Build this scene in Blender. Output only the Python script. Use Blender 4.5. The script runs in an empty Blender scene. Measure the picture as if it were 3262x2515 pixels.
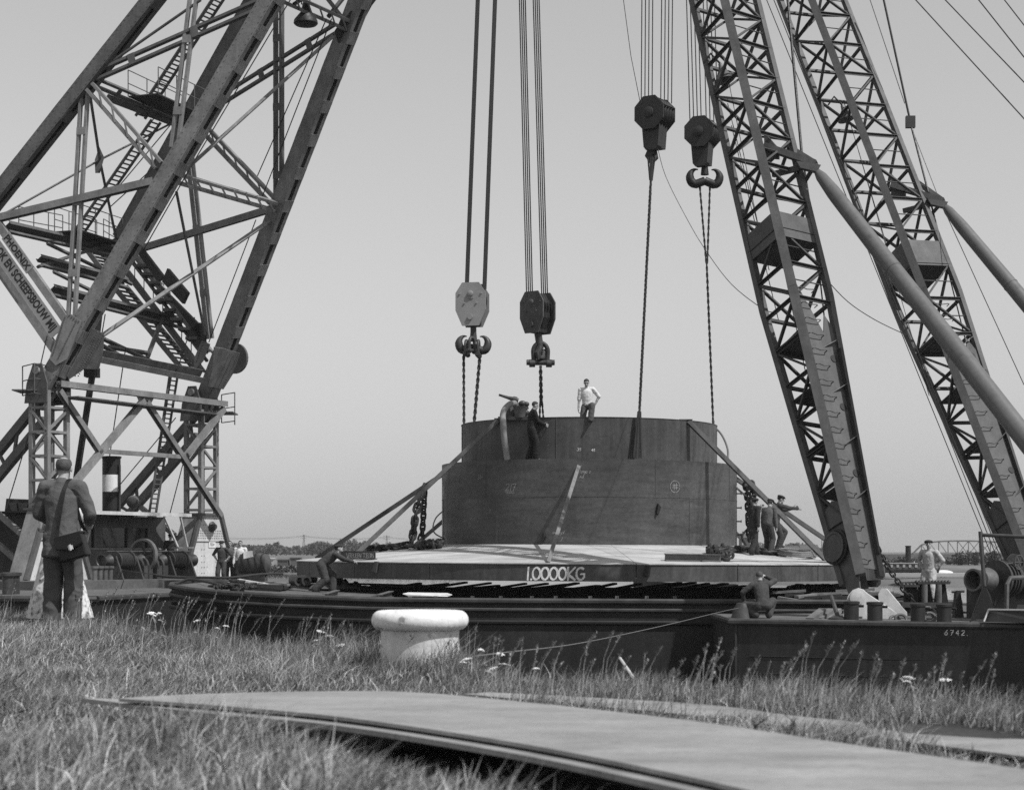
import bpy, bmesh, math, random
import numpy as np
from mathutils import Vector, Matrix
random.seed(7); RNG = np.random.default_rng(7)
SC = bpy.context.scene; COL = SC.collection
# ------------------------------------------------------------------ camera, sky, sun, exposure
# The eye is the origin; x right, y away, z up.  Measured: focal length 5700 px of 3262, horizon at row 1757.
F, CX, HY = 5700.0, 1631.0, 1757.0
cam = bpy.data.cameras.new('camera'); camo = bpy.data.objects.new('camera', cam); COL.objects.link(camo)
cam.sensor_width = 36.0; cam.lens = 36.0 * F / 3262.0
cam.shift_y = (HY - 1257.5) / 3262.0
cam.clip_start = 0.1; cam.clip_end = 6000.0
camo.location = (0, 0, 0); camo.rotation_euler = (math.radians(90), 0, 0)
cam.dof.use_dof = True; cam.dof.focus_distance = 36.0; cam.dof.aperture_fstop = 5.0
SC.camera = camo
SUN_ELEV = math.radians(54); SUN_TO = Vector((0.80, -0.60, 0)).normalized()      # horizontal direction towards the sun
w = bpy.data.worlds.new('World'); SC.world = w; w.use_nodes = True
nt = w.node_tree; nt.nodes.clear()
out = nt.nodes.new('ShaderNodeOutputWorld'); bg = nt.nodes.new('ShaderNodeBackground')
sky = nt.nodes.new('ShaderNodeTexSky'); sky.sky_type = 'NISHITA'; sky.sun_disc = False
sky.sun_elevation = SUN_ELEV; sky.sun_rotation = math.atan2(SUN_TO.x, SUN_TO.y)
sky.air_density = 3.3; sky.dust_density = 0.0; sky.ozone_density = 1.0; sky.altitude = 0
bw = nt.nodes.new('ShaderNodeRGBToBW')                                            # a black and white plate
nt.links.new(sky.outputs[0], bw.inputs[0]); nt.links.new(bw.outputs[0], bg.inputs[0])
bg.inputs[1].default_value = 0.10
nt.links.new(bg.outputs[0], out.inputs[0])
sun = bpy.data.lights.new('sun', 'SUN'); sun.energy = 4.3; sun.angle = math.radians(0.55); sun.color = (1, 1, 1)
suno = bpy.data.objects.new('sun', sun); COL.objects.link(suno); suno.location = (60, -20, 80)
sd = Vector((SUN_TO.x * math.cos(SUN_ELEV), SUN_TO.y * math.cos(SUN_ELEV), math.sin(SUN_ELEV)))
suno.rotation_euler = sd.to_track_quat('Z', 'Y').to_euler()
vs = SC.view_settings; vs.view_transform = 'Standard'; vs.look = 'None'; vs.gamma = 1.0; vs.exposure = -0.02
vs.use_curve_mapping = False
SC.cycles.max_bounces = 6; SC.cycles.diffuse_bounces = 3; SC.cycles.glossy_bounces = 3; SC.cycles.transparent_max_bounces = 8
SC.cycles.use_denoising = False
# ------------------------------------------------------------------ helpers
def V(*a): return Vector(a if len(a) > 1 else a[0])
def at(px, py, Y): return Vector(((px - CX) * Y / F, Y, (HY - py) * Y / F))
def plane3(a, b, c): return (a.copy(), (b - a).cross(c - a).normalized())
def on(px, py, pl):
    d = Vector(((px - CX) / F, 1.0, (HY - py) / F)); return d * (pl[0].dot(pl[1]) / d.dot(pl[1]))
def frame(d, up):
    d = d.normalized(); s = d.cross(up)
    if s.length < 1e-4: s = d.cross(Vector((1, 0, 0)))
    if s.length < 1e-4: s = d.cross(Vector((0, 1, 0)))
    s.normalize(); return d, s, s.cross(d)
UP = Vector((0, 0, 1))
class MB:
    """collects shapes for ONE mesh object"""
    def __init__(s): s.v = []; s.f = []
    def add(s, vs, fs):
        o = len(s.v); s.v += [tuple(v) for v in vs]; s.f += [tuple(i + o for i in f) for f in fs]; return s
    def box(s, c, size, R=None):
        c = V(c); hx, hy, hz = [q / 2 for q in size]; vs = []
        for z in (-hz, hz):
            for x, y in ((-hx, -hy), (hx, -hy), (hx, hy), (-hx, hy)):
                p = Vector((x, y, z)); vs.append(c + (R @ p if R is not None else p))
        return s.add(vs, [(3, 2, 1, 0), (4, 5, 6, 7), (0, 1, 5, 4), (1, 2, 6, 5), (2, 3, 7, 6), (3, 0, 4, 7)])
    def prof(s, pts, p, q, up=UP, q_scale=1.0):
        """extrude a 2-D profile (side, up) from p to q"""
        p = V(p); q = V(q); d, sd_, u = frame(q - p, V(up)); n = len(pts)
        vs = [p + sd_ * a + u * b for a, b in pts] + [q + sd_ * a * q_scale + u * b * q_scale for a, b in pts]
        fs = [(i, (i + 1) % n, n + (i + 1) % n, n + i) for i in range(n)]
        return s.add(vs, fs + [tuple(range(n - 1, -1, -1)), tuple(range(n, 2 * n))])
    def beam(s, p, q, w_, h, up=UP, q_scale=1.0):
        a, b = w_ / 2, h / 2; return s.prof([(-a, -b), (a, -b), (a, b), (-a, b)], p, q, up, q_scale)
    def ibeam(s, p, q, w_, h, t, up=UP):
        a, b, c = w_ / 2, h / 2, t / 2
        return s.prof([(-a, -b), (a, -b), (a, -b + t), (c, -b + t), (c, b - t), (a, b - t), (a, b), (-a, b), (-a, b - t), (-c, b - t), (-c, -b + t), (-a, -b + t)], p, q, up)
    def chan(s, p, q, w_, h, t, up=UP):
        a, b = w_, h / 2
        return s.prof([(0, -b), (a, -b), (a, -b + t), (t, -b + t), (t, b - t), (a, b - t), (a, b), (0, b)], p, q, up)
    def angle(s, p, q, w_, t, up=UP):
        return s.prof([(0, 0), (w_, 0), (w_, t), (t, t), (t, w_), (0, w_)], p, q, up)
    def tube(s, pts, r, n=8, closed=False):
        pts = [V(p) for p in pts]; m = len(pts); rs = r if isinstance(r, (list, tuple)) else [r] * m
        vs = []; prev = None
        for i, p in enumerate(pts):
            if closed: t = pts[(i + 1) % m] - pts[i - 1]
            else: t = pts[min(i + 1, m - 1)] - pts[max(i - 1, 0)]
            if t.length < 1e-9: t = Vector((0, 0, 1))
            t.normalize()
            if prev is None:
                a = t.cross(Vector((0.31, 0.17, 0.93)));
                if a.length < 1e-3: a = t.cross(Vector((1, 0, 0)))
            else: a = prev - t * prev.dot(t)
            a.normalize(); prev = a; b = t.cross(a)
            for k in range(n):
                g = 2 * math.pi * k / n; vs.append(p + (a * math.cos(g) + b * math.sin(g)) * rs[i])
        fs = []
        for i in range(m if closed else m - 1):
            j = (i + 1) % m
            for k in range(n):
                l = (k + 1) % n; fs.append((i * n + k, i * n + l, j * n + l, j * n + k))
        if not closed: fs += [tuple(range(n - 1, -1, -1)), tuple((m - 1) * n + k for k in range(n))]
        return s.add(vs, fs)
    def cyl(s, p, q, r0, r1=None, n=16): return s.tube([p, q], [r0, r0 if r1 is None else r1], n)
    def lathe(s, prof, c, n=24, ax=UP, ref=None, ring=False):
        """prof: (radius, height) list, closed at both ends on the axis"""
        c = V(c); ax, a, b = frame(V(ax), Vector((0.2, 0.9, 0.1)) if ref is None else V(ref)); m = len(prof)
        vs = [c + (a * math.cos(2 * math.pi * k / n) + b * math.sin(2 * math.pi * k / n)) * r + ax * h for r, h in prof for k in range(n)]
        fs = [(i * n + k, i * n + (k + 1) % n, (i + 1) * n + (k + 1) % n, (i + 1) * n + k) for i in range(m - 1) for k in range(n)]
        if ring: fs += [((m - 1) * n + k, (m - 1) * n + (k + 1) % n, (k + 1) % n, k) for k in range(n)]
        else: fs += [tuple(range(n - 1, -1, -1)), tuple((m - 1) * n + k for k in range(n))]
        return s.add(vs, fs)
    def prism(s, poly, th):
        poly = [V(p) for p in poly]; th = V(th); n = len(poly)
        vs = poly + [p + th for p in poly]
        return s.add(vs, [tuple(range(n - 1, -1, -1)), tuple(range(n, 2 * n))] + [(i, (i + 1) % n, n + (i + 1) % n, n + i) for i in range(n)])
    def ball(s, c, r, n=8, sq=(1, 1, 1)):
        c = V(c); vs = [c + Vector((0, 0, r * sq[2]))]
        for i in range(1, n):
            th_ = math.pi * i / n
            for k in range(2 * n):
                g = math.pi * k / n; vs.append(c + Vector((math.sin(th_) * math.cos(g) * r * sq[0], math.sin(th_) * math.sin(g) * r * sq[1], math.cos(th_) * r * sq[2])))
        vs.append(c - Vector((0, 0, r * sq[2]))); N = 2 * n; fs = []
        for k in range(N): fs.append((0, 1 + k, 1 + (k + 1) % N)); fs.append((len(vs) - 1, 1 + (n - 2) * N + (k + 1) % N, 1 + (n - 2) * N + k))
        for i in range(n - 2):
            for k in range(N): fs.append((1 + i * N + k, 1 + (i + 1) * N + k, 1 + (i + 1) * N + (k + 1) % N, 1 + i * N + (k + 1) % N))
        return s.add(vs, fs)
    def mesh(s, name, smooth=False):
        me = bpy.data.meshes.new(name); me.from_pydata(s.v, [], s.f)
        bm = bmesh.new(); bm.from_mesh(me); bmesh.ops.recalc_face_normals(bm, faces=bm.faces); bm.to_mesh(me); bm.free()
        if smooth:
            me.polygons.foreach_set('use_smooth', [True] * len(me.polygons))
            try: me.set_sharp_from_angle(angle=math.radians(38))
            except Exception: pass
        return me
    def build(s, name, mat, parent=None, smooth=False, bevel=0.0):
        me = s.mesh(name, smooth); me.materials.append(mat)
        o = bpy.data.objects.new(name, me); COL.objects.link(o)
        if parent is not None: attach(o, parent)
        if bevel:
            md = o.modifiers.new('bevel', 'BEVEL'); md.width = bevel; md.segments = 2; md.limit_method = 'ANGLE'; md.angle_limit = math.radians(40)
        return o
def world_of(o):
    m = Matrix.Translation(o.location) @ o.rotation_euler.to_matrix().to_4x4() @ Matrix.Diagonal((*o.scale, 1))
    return (world_of(o.parent) @ o.matrix_parent_inverse @ m) if o.parent else m
def attach(o, parent):
    o.parent = parent; o.matrix_parent_inverse = world_of(parent).inverted()
def tag(o, label=None, cat=None, group=None, kind=None):
    if label: o['label'] = label
    if cat: o['category'] = cat
    if group: o['group'] = group
    if kind: o['kind'] = kind
    return o
def thing(name, loc, label, cat, group=None):
    o = bpy.data.objects.new(name, None); COL.objects.link(o); o.location = loc; o.empty_display_size = 0.3
    return tag(o, label, cat, group)
def part_empty(name, loc, parent):
    o = bpy.data.objects.new(name, None); COL.objects.link(o); o.location = loc; attach(o, parent); return o
def link_copy(o, loc, rot=None, parent=None):
    c = o.copy(); COL.objects.link(c); c.parent = None; c.matrix_parent_inverse = Matrix(); c.location = loc
    if rot is not None: c.rotation_euler = rot
    if parent is not None: attach(c, parent)
    return c
# ------------------------------------------------------------------ materials (all neutral: the plate is black and white)
def mat(name, base, rough=0.65, var=0.25, scale=4.0, bump=0.15, streak=0.0, rnd=0.0, fine=40.0, metal=0.0, spec=0.4, speck=0.0, stretch=None, sdir='z', tone=False):
    m = bpy.data.materials.new(name); m.use_nodes = True; t = m.node_tree; n = t.nodes; L = t.links
    b = n['Principled BSDF']; tc = n.new('ShaderNodeTexCoord'); co = tc.outputs['Object']
    if stretch:
        mp = n.new('ShaderNodeMapping'); mp.inputs['Scale'].default_value = stretch; L.new(co, mp.inputs[0]); co = mp.outputs[0]
    def noise(sc, det=6.0, rg=0.6, c=co):
        q = n.new('ShaderNodeTexNoise'); q.inputs['Scale'].default_value = sc; q.inputs['Detail'].default_value = det; q.inputs['Roughness'].default_value = rg
        L.new(c, q.inputs['Vector']); return q.outputs['Fac']
    def mr(s_, a, b_, c, d):
        q = n.new('ShaderNodeMapRange'); q.inputs[1].default_value = a; q.inputs[2].default_value = b_; q.inputs[3].default_value = c; q.inputs[4].default_value = d
        L.new(s_, q.inputs[0]); return q.outputs[0]
    def mul(a, b_):
        q = n.new('ShaderNodeMath'); q.operation = 'MULTIPLY'; L.new(a, q.inputs[0])
        if isinstance(b_, float): q.inputs[1].default_value = b_
        else: L.new(b_, q.inputs[1])
        return q.outputs[0]
    f = mr(noise(scale), 0.3, 0.7, 1 - var, 1 + var)
    f = mul(f, mr(noise(fine, 3.0), 0.3, 0.7, 1 - var * 0.5, 1 + var * 0.5))
    if streak:
        mp = n.new('ShaderNodeMapping'); L.new(tc.outputs['Object'], mp.inputs[0])
        mp.inputs['Scale'].default_value = (5, 5, 0.3) if sdir == 'z' else (0.8, 0.8, 6)
        f = mul(f, mr(noise(1.0, 5.0, 0.65, mp.outputs[0]), 0.35, 0.68, 1 - streak, 1 + streak * 0.7))
    if speck:
        f = mul(f, mr(noise(fine * 0.35, 2.0), 0.62, 0.70, 1.0, 1.0 - speck))
    if rnd:
        oi = n.new('ShaderNodeObjectInfo'); f = mul(f, mr(oi.outputs['Random'], 0, 1, 1 - rnd, 1 + rnd))
    if tone:
        at_ = n.new('ShaderNodeAttribute'); at_.attribute_name = 'tone'; f = mul(f, at_.outputs['Fac'])
    f = mul(f, float(base))
    cb = n.new('ShaderNodeCombineColor')
    for i in range(3): L.new(f, cb.inputs[i])
    L.new(cb.outputs[0], b.inputs['Base Color'])
    L.new(mr(noise(scale * 2.3, 4.0), 0.3, 0.7, max(0.05, rough - 0.12), min(1, rough + 0.12)), b.inputs['Roughness'])
    b.inputs['Metallic'].default_value = metal; b.inputs['Specular IOR Level'].default_value = spec
    if bump:
        bp = n.new('ShaderNodeBump'); bp.inputs['Strength'].default_value = bump; bp.inputs['Distance'].default_value = 0.02
        L.new(noise(fine * 0.6, 5.0), bp.inputs['Height']); L.new(bp.outputs[0], b.inputs['Normal'])
    return m
M = {}
def mk(key, *a, **k): M[key] = mat(key, *a, **k)
mk('caisson', 0.066, 0.5, 0.38, 0.45, 0.12, streak=0.28, rnd=0.05, fine=9)
mk('caisson_h', 0.068, 0.5, 0.4, 0.45, 0.12, streak=0.24, rnd=0.06, fine=9, sdir='h')
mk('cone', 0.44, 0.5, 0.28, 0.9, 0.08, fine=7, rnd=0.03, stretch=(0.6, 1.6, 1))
mk('chalk', 0.8, 0.9, 0.25, 9, 0.1)
mk('chalk_faint', 0.34, 0.9, 0.35, 14, 0.1)
mk('crane_grey', 0.19, 0.6, 0.3, 1.5, 0.08, streak=0.14, rnd=0.07, fine=14)
mk('crane_mid', 0.095, 0.6, 0.3, 1.5, 0.08, streak=0.14, rnd=0.1, fine=14)
mk('crane_dark', 0.032, 0.6, 0.25, 1.8, 0.08, rnd=0.08, fine=16)
mk('crane_pale', 0.55, 0.6, 0.13, 1.6, 0.08, streak=0.10, fine=12, speck=0.25)
mk('jib_grey', 0.078, 0.55, 0.25, 1.6, 0.08, streak=0.15, rnd=0.08, fine=14)
mk('jib_brace', 0.045, 0.6, 0.25, 2, 0.08, rnd=0.12, fine=16)
mk('pipe_grey', 0.12, 0.5, 0.16, 1.2, 0.06, fine=10, speck=0.2)
mk('black_paint', 0.014, 0.55, 0.3, 3, 0.08)
mk('hull_black', 0.009, 0.6, 0.3, 1.0, 0.12, streak=0.2, fine=8)
mk('hull_grey', 0.026, 0.6, 0.3, 1.0, 0.12, streak=0.25, fine=8)
mk('hull_barge', 0.014, 0.65, 0.5, 0.9, 0.12, streak=0.3, fine=8)
mk('rail_grey', 0.042, 0.6, 0.5, 2, 0.1)
mk('deck', 0.10, 0.8, 0.3, 1.2, 0.15, fine=11)
mk('deck_wood', 0.13, 0.8, 0.3, 2.0, 0.15, rnd=0.2, fine=18, stretch=(1, 6, 6))
mk('white_paint', 0.72, 0.6, 0.10, 3, 0.06, speck=0.15)
mk('sign_white', 0.25, 0.6, 0.10, 4, 0.05)
mk('rope', 0.035, 0.85, 0.3, 20, 0.3, fine=120)
mk('rope_pale', 0.16, 0.85, 0.3, 20, 0.3, fine=120)
mk('wire', 0.022, 0.55, 0.2, 10, 0.0)
mk('chain', 0.028, 0.6, 0.35, 8, 0.2, fine=60)
mk('machine', 0.045, 0.5, 0.35, 4, 0.15, rnd=0.2, fine=30)
mk('machine_mid', 0.10, 0.5, 0.3, 4, 0.15, rnd=0.2, fine=30)
mk('block_grey', 0.27, 0.55, 0.10, 2.5, 0.06, fine=20)
mk('glass', 0.02, 0.08, 0.1, 3, 0.0, spec=0.6)
mk('wood', 0.17, 0.8, 0.3, 3, 0.2, rnd=0.25, fine=25)
mk('wood_pale', 0.55, 0.8, 0.15, 5, 0.2, fine=25)
mk('canvas', 0.07, 0.9, 0.3, 3, 0.4, fine=18)
mk('hose', 0.20, 0.8, 0.2, 6, 0.3, fine=60)
mk('plate', 0.27, 0.5, 0.26, 1.6, 0.15, fine=30, speck=0.2, stretch=(1, 2.2, 1))
mk('plate_edge', 0.30, 0.5, 0.15, 3, 0.05)
mk('bollard', 0.68, 0.85, 0.20, 3.0, 0.25, streak=0.16, fine=30, speck=0.6)
mk('soil', 0.035, 0.95, 0.4, 3, 0.5, fine=30)
mk('grass', 0.20, 0.8, 0.45, 0.9, 0.0, fine=7, spec=0.25, tone=True)
mk('grass_dry', 0.33, 0.8, 0.3, 2.5, 0.0, fine=20, spec=0.25, tone=True)
mk('grass_stem', 0.30, 0.8, 0.3, 2.5, 0.0, fine=20, spec=0.25)
mk('flower', 0.75, 0.8, 0.1, 20, 0.0)
mk('sheet_pile', 0.05, 0.8, 0.3, 2, 0.2)
mk('far_meadow', 0.12, 0.95, 0.35, 0.05, 0.0, fine=0.35, stretch=(1, .35, 1))
mk('far_reed', 0.055, 0.95, 0.3, 0.1, 0.0, fine=0.8)
mk('far_leaf', 0.10, 0.9, 0.35, 0.3, 0.0, fine=2, spec=0.15)
mk('far_trunk', 0.04, 0.9, 0.2, 1, 0.0)
mk('far_pale', 0.35, 0.9, 0.15, 0.2, 0.0)
mk('far_steel', 0.11, 0.8, 0.1, 0.2, 0.0)
mk('far_roof', 0.08, 0.8, 0.1, 0.2, 0.0)
mk('skin', 0.34, 0.6, 0.06, 12, 0.03, fine=80)
mk('hair', 0.03, 0.7, 0.3, 30, 0.5, fine=150)
mk('hair_grey', 0.07, 0.7, 0.3, 30, 0.5, fine=150)
mk('eye', 0.02, 0.5, 0.1, 30, 0.0)
mk('lip', 0.16, 0.6, 0.1, 30, 0.0)
mk('shoe', 0.018, 0.45, 0.2, 12, 0.1)
mk('cap', 0.03, 0.85, 0.2, 25, 0.2)
mk('cloth_black', 0.012, 0.9, 0.3, 12, 0.5, fine=22)
mk('cloth_navy', 0.026, 0.9, 0.3, 10, 0.5, fine=22)
mk('cloth_overall', 0.048, 0.9, 0.3, 8, 0.5, fine=20)
mk('cloth_grey', 0.085, 0.9, 0.25, 8, 0.5, fine=20)
mk('cloth_light', 0.40, 0.9, 0.2, 8, 0.5, fine=20)
mk('shirt_white', 0.62, 0.9, 0.06, 8, 0.4, fine=20)
mk('tweed', 0.095, 0.95, 0.18, 5, 0.35, fine=110)
mk('tweed_trouser', 0.07, 0.95, 0.25, 6, 0.5, fine=14)
mk('leather', 0.012, 0.38, 0.25, 9, 0.15)
mk('brass', 0.7, 0.3, 0.1, 20, 0.0)
def flower_cloth():
    m = bpy.data.materials.new('dress'); m.use_nodes = True; t = m.node_tree; b = t.nodes['Principled BSDF']
    tc = t.nodes.new('ShaderNodeTexCoord'); vo = t.nodes.new('ShaderNodeTexVoronoi'); vo.inputs['Scale'].default_value = 20
    nz = t.nodes.new('ShaderNodeTexNoise'); nz.inputs['Scale'].default_value = 16; nz.inputs['Detail'].default_value = 3
    cr = t.nodes.new('ShaderNodeValToRGB'); e = cr.color_ramp.elements; e[0].position = .40; e[0].color = (.05, .05, .05, 1); e[1].position = .72; e[1].color = (.68, .68, .68, 1)
    t.links.new(tc.outputs['Object'], vo.inputs['Vector']); t.links.new(tc.outputs['Object'], nz.inputs['Vector'])
    ad = t.nodes.new('ShaderNodeMath'); ad.operation = 'MULTIPLY_ADD'; ad.inputs[1].default_value = 0.35
    t.links.new(vo.outputs['Distance'], ad.inputs[0]); t.links.new(nz.outputs['Fac'], ad.inputs[2]); t.links.new(ad.outputs[0], cr.inputs[0])
    t.links.new(cr.outputs[0], b.inputs['Base Color']); b.inputs['Roughness'].default_value = 0.9
    M['dress'] = m
flower_cloth()
def water_mat():
    m = bpy.data.materials.new('water'); m.use_nodes = True; t = m.node_tree; b = t.nodes['Principled BSDF']
    b.inputs['Base Color'].default_value = (.03, .03, .03, 1); b.inputs['Roughness'].default_value = 0.04; b.inputs['Specular IOR Level'].default_value = 0.5; b.inputs['IOR'].default_value = 1.33
    tc = t.nodes.new('ShaderNodeTexCoord'); nz = t.nodes.new('ShaderNodeTexNoise'); nz.inputs['Scale'].default_value = 0.9; nz.inputs['Detail'].default_value = 4
    bp = t.nodes.new('ShaderNodeBump'); bp.inputs['Strength'].default_value = 0.12; bp.inputs['Distance'].default_value = 0.15
    t.links.new(tc.outputs['Object'], nz.inputs['Vector']); t.links.new(nz.outputs['Fac'], bp.inputs['Height']); t.links.new(bp.outputs[0], b.inputs['Normal'])
    M['water'] = m
water_mat()
def text_mesh(s_, o, xd, yd, height, width, material, name, parent, bold=0.0, nd=None):
    """flat lettering: s_ set in the plane (xd, yd) from lower-left o, scaled to height and width"""
    c = bpy.data.curves.new('t', 'FONT'); c.body = s_; c.size = 1.0; c.offset = bold; c.resolution_u = 3
    ob = bpy.data.objects.new('t', c); COL.objects.link(ob); dg = bpy.context.evaluated_depsgraph_get()
    me = bpy.data.meshes.new_from_object(ob.evaluated_get(dg)); bpy.data.objects.remove(ob)
    n = len(me.vertices); co = np.empty(n * 3); me.vertices.foreach_get('co', co); co = co.reshape(-1, 3)
    mn = co.min(0); mx = co.max(0); xd = V(xd).normalized(); yd = V(yd).normalized(); nn = xd.cross(yd) if nd is None else V(nd)
    for v in me.vertices:
        a = (v.co.x - mn[0]) / (mx[0] - mn[0]) * width; b_ = (v.co.y - mn[1]) / (mx[1] - mn[1]) * height
        v.co = V(o) + xd * a + yd * b_ + nn * 0.004
    me.materials.clear(); me.materials.append(material)
    me.name = name; q = bpy.data.objects.new(name, me); COL.objects.link(q); attach(q, parent); return q
# hand-drawn strokes in a unit box (x 0..w, y 0..1)
def _o(cx, cy, rx, ry, a0=0, a1=360, k=14): return [(cx + rx * math.cos(math.radians(a0 + (a1 - a0) * i / k)), cy + ry * math.sin(math.radians(a0 + (a1 - a0) * i / k))) for i in range(k + 1)]
GL = {'0': [_o(.33, .5, .3, .48)], '1': [[(.15, 1), (.12, 0)]], '2': [_o(.3, .75, .27, .25, 160, -40, 8) + [(.02, 0), (.62, .03)]], '7': [[(.02, .97), (.6, 1), (.25, 0)], [(.2, .5), (.6, .55)]],
      '4': [[(.5, 0), (.45, 1)], [(.4, .98), (.02, .38), (.62, .36)]], '6': [[(.5, 1), (.15, .55)] + _o(.32, .28, .27, .28, 150, 510, 12)], '3': [_o(.28, .75, .25, .25, 150, -90, 8) + _o(.28, .25, .28, .25, 90, -150, 8)],
      'K': [[(.06, 1), (.1, 0)], [(.62, 1), (.1, .45), (.66, 0)]], 'G': [_o(.38, .5, .34, .48, 50, 330, 14) + [(.68, .5), (.4, .48)]], '.': [[(.05, .05), (.12, .0)]], '5': [[(.55, 1), (.15, .98), (.1, .58)] + _o(.3, .3, .28, .3, 120, -140, 8)],
      'A': [[(0, 0), (.3, 1), (.6, 0)], [(.12, .4), (.48, .4)]], 'B': [[(.05, 0), (.05, 1)] + _o(.1, .77, .4, .23, 90, -90, 6) + _o(.1, .27, .48, .27, 90, -90, 6)], 'D': [[(.05, 0), (.05, 1)] + _o(.1, .5, .48, .5, 90, -90, 8) + [(.05, 0)]],
      'E': [[(.55, 1), (.05, 1), (.05, 0), (.55, 0)], [(.05, .52), (.45, .52)]], 'N': [[(.05, 0), (.05, 1), (.55, 0), (.55, 1)]], 'O': [_o(.33, .5, .3, .48)], 'R': [[(.05, 0), (.05, 1)] + _o(.1, .75, .4, .25, 90, -90, 6) + [(.1, .5), (.55, 0)]],
      'T': [[(0, 1), (.6, 1)], [(.3, 1), (.3, 0)]], 'V': [[(0, 1), (.3, 0), (.6, 1)]], 'X': [[(0, 1), (.55, 0)], [(.55, 1), (0, 0)]], '-': [[(.05, .5), (.6, .52)]], '=': [[(.0, .1), (1.5, .16)], [(.1, -.12), (1.6, -.06)]],
      'n': [[(.0, 0), (.05, .55), (.3, .6), (.38, 0)]], 'w': [[(0, .55), (.12, 0), (.25, .45), (.38, 0), (.52, .6)]], 'e': [_o(.25, .3, .22, .28, 0, 320, 9)], 'a': [_o(.25, .28, .22, .26, 40, 360, 9) + [(.5, .0)]], 'g': [_o(.25, .3, .2, .24, 30, 360, 8) + [(.45, -.4), (.1, -.45)]], 'l': [[(.1, 1), (.08, 0)]], 'j': [[(.4, .7), (.35, .1), (.1, -.1)]], ' ': []}
GW = {'1': .32, '.': .16, 'l': .22, ' ': .5, 'n': .5, 'w': .62, 'e': .52, 'a': .55, 'g': .55, 'j': .5, '=': 0.0}
def writing(s_, surf, x0, y0, h, wd, material, name, parent, slant=0.0, adv=0.80):
    """surf(u, v) -> (point, outward normal); strokes laid as thin ribbons on it"""
    mb = MB(); x = x0
    for ch in s_:
        for st in GL.get(ch, []):
            P_ = [surf(x + (a + slant * b_) * h, y0 + b_ * h) for a, b_ in st]
            for (p, n1), (q, n2) in zip(P_, P_[1:]):
                d = q - p
                if d.length < 1e-5: continue
                d.normalize(); sd_ = d.cross(n1).normalized() * wd / 2 * random.uniform(.72, 1.25); e = d * wd * 0.3
                a, b_ = p + n1 * .006 - e, q + n2 * .006 + e
                mb.add([a - sd_, a + sd_, b_ + sd_, b_ - sd_], [(0, 1, 2, 3)])
        x += GW.get(ch, adv) * h
    return mb.build(name, material, parent)
def lerp(a, b, t): return a + (b - a) * t
def rope_obj(name, pts, r, label, cat='rope', group=None, m='wire', n=6):
    return tag(MB().tube(pts, r, n).build(name, M[m], None, True), label, cat, group)
def sag(p, q, s_, k=14): return [lerp(p, q, i / k) - UP * s_ * 4 * (i / k) * (1 - i / k) for i in range(k + 1)]
# ------------------------------------------------------------------ setting
GZ, WZ = -0.79, -3.0
EDGE = [(-1500, 24.0), (-400, 21.8), (60, 20.6), (250, 19.4), (350, 16.9), (700, 15.3), (1100, 13.4), (1420, 12.55), (1500, 11.1), (2200, 9.45), (3262, 8.75), (3800, 8.6), (5200, 8.2)]
EDGE_XY = [((px - CX) * Y / F, Y) for px, Y in EDGE]
EX = np.array([e[0] for e in EDGE_XY]); EY = np.array([e[1] for e in EDGE_XY])
def edge_y(x): return np.interp(x, EX, EY)
def bump_z(x, y): return 0.025 * np.sin(1.7 * x + 0.6 * y) + 0.02 * np.sin(2.9 * y - 1.1 * x) + 0.012 * np.sin(5.3 * x + 2.1 * y)
# near bank: a sheet running back past the camera, its edge a sheet-piled quay
mb = MB(); nx, ny = 150, 60; xs = np.linspace(-14, 14, nx); vs_ = []
for j in range(ny + 1):
    for x in xs:
        ye = float(edge_y(x)); y = -12 + (ye + 12) * j / ny; vs_.append((x, y, GZ + float(bump_z(x, y))))
mb.add(vs_, [(j * nx + i, j * nx + i + 1, (j + 1) * nx + i + 1, (j + 1) * nx + i) for j in range(ny) for i in range(nx - 1)])
tag(mb.build('ground', M['soil'], None, True), kind='structure')
mb = MB()
for i in range(nx - 1):
    x0, x1 = xs[i], xs[i + 1]; o = 0.12 if (i // 2) % 2 else 0.0; ya, yb = float(edge_y(x0)), float(edge_y(x1))
    mb.add([(x0, ya - o, GZ + .02), (x1, yb - o, GZ + .02), (x1, yb - o, -5), (x0, ya - o, -5)], [(0, 1, 2, 3)])
tag(mb.build('quay_wall', M['sheet_pile']), 'rusted sheet pile quay wall below the grass bank', 'wall')
tag(MB().add([(-1400, 6, WZ), (1400, 6, WZ), (1400, 700, WZ), (-1400, 700, WZ)], [(0, 1, 2, 3)]).build('water', M['water']), kind='structure')
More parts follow.
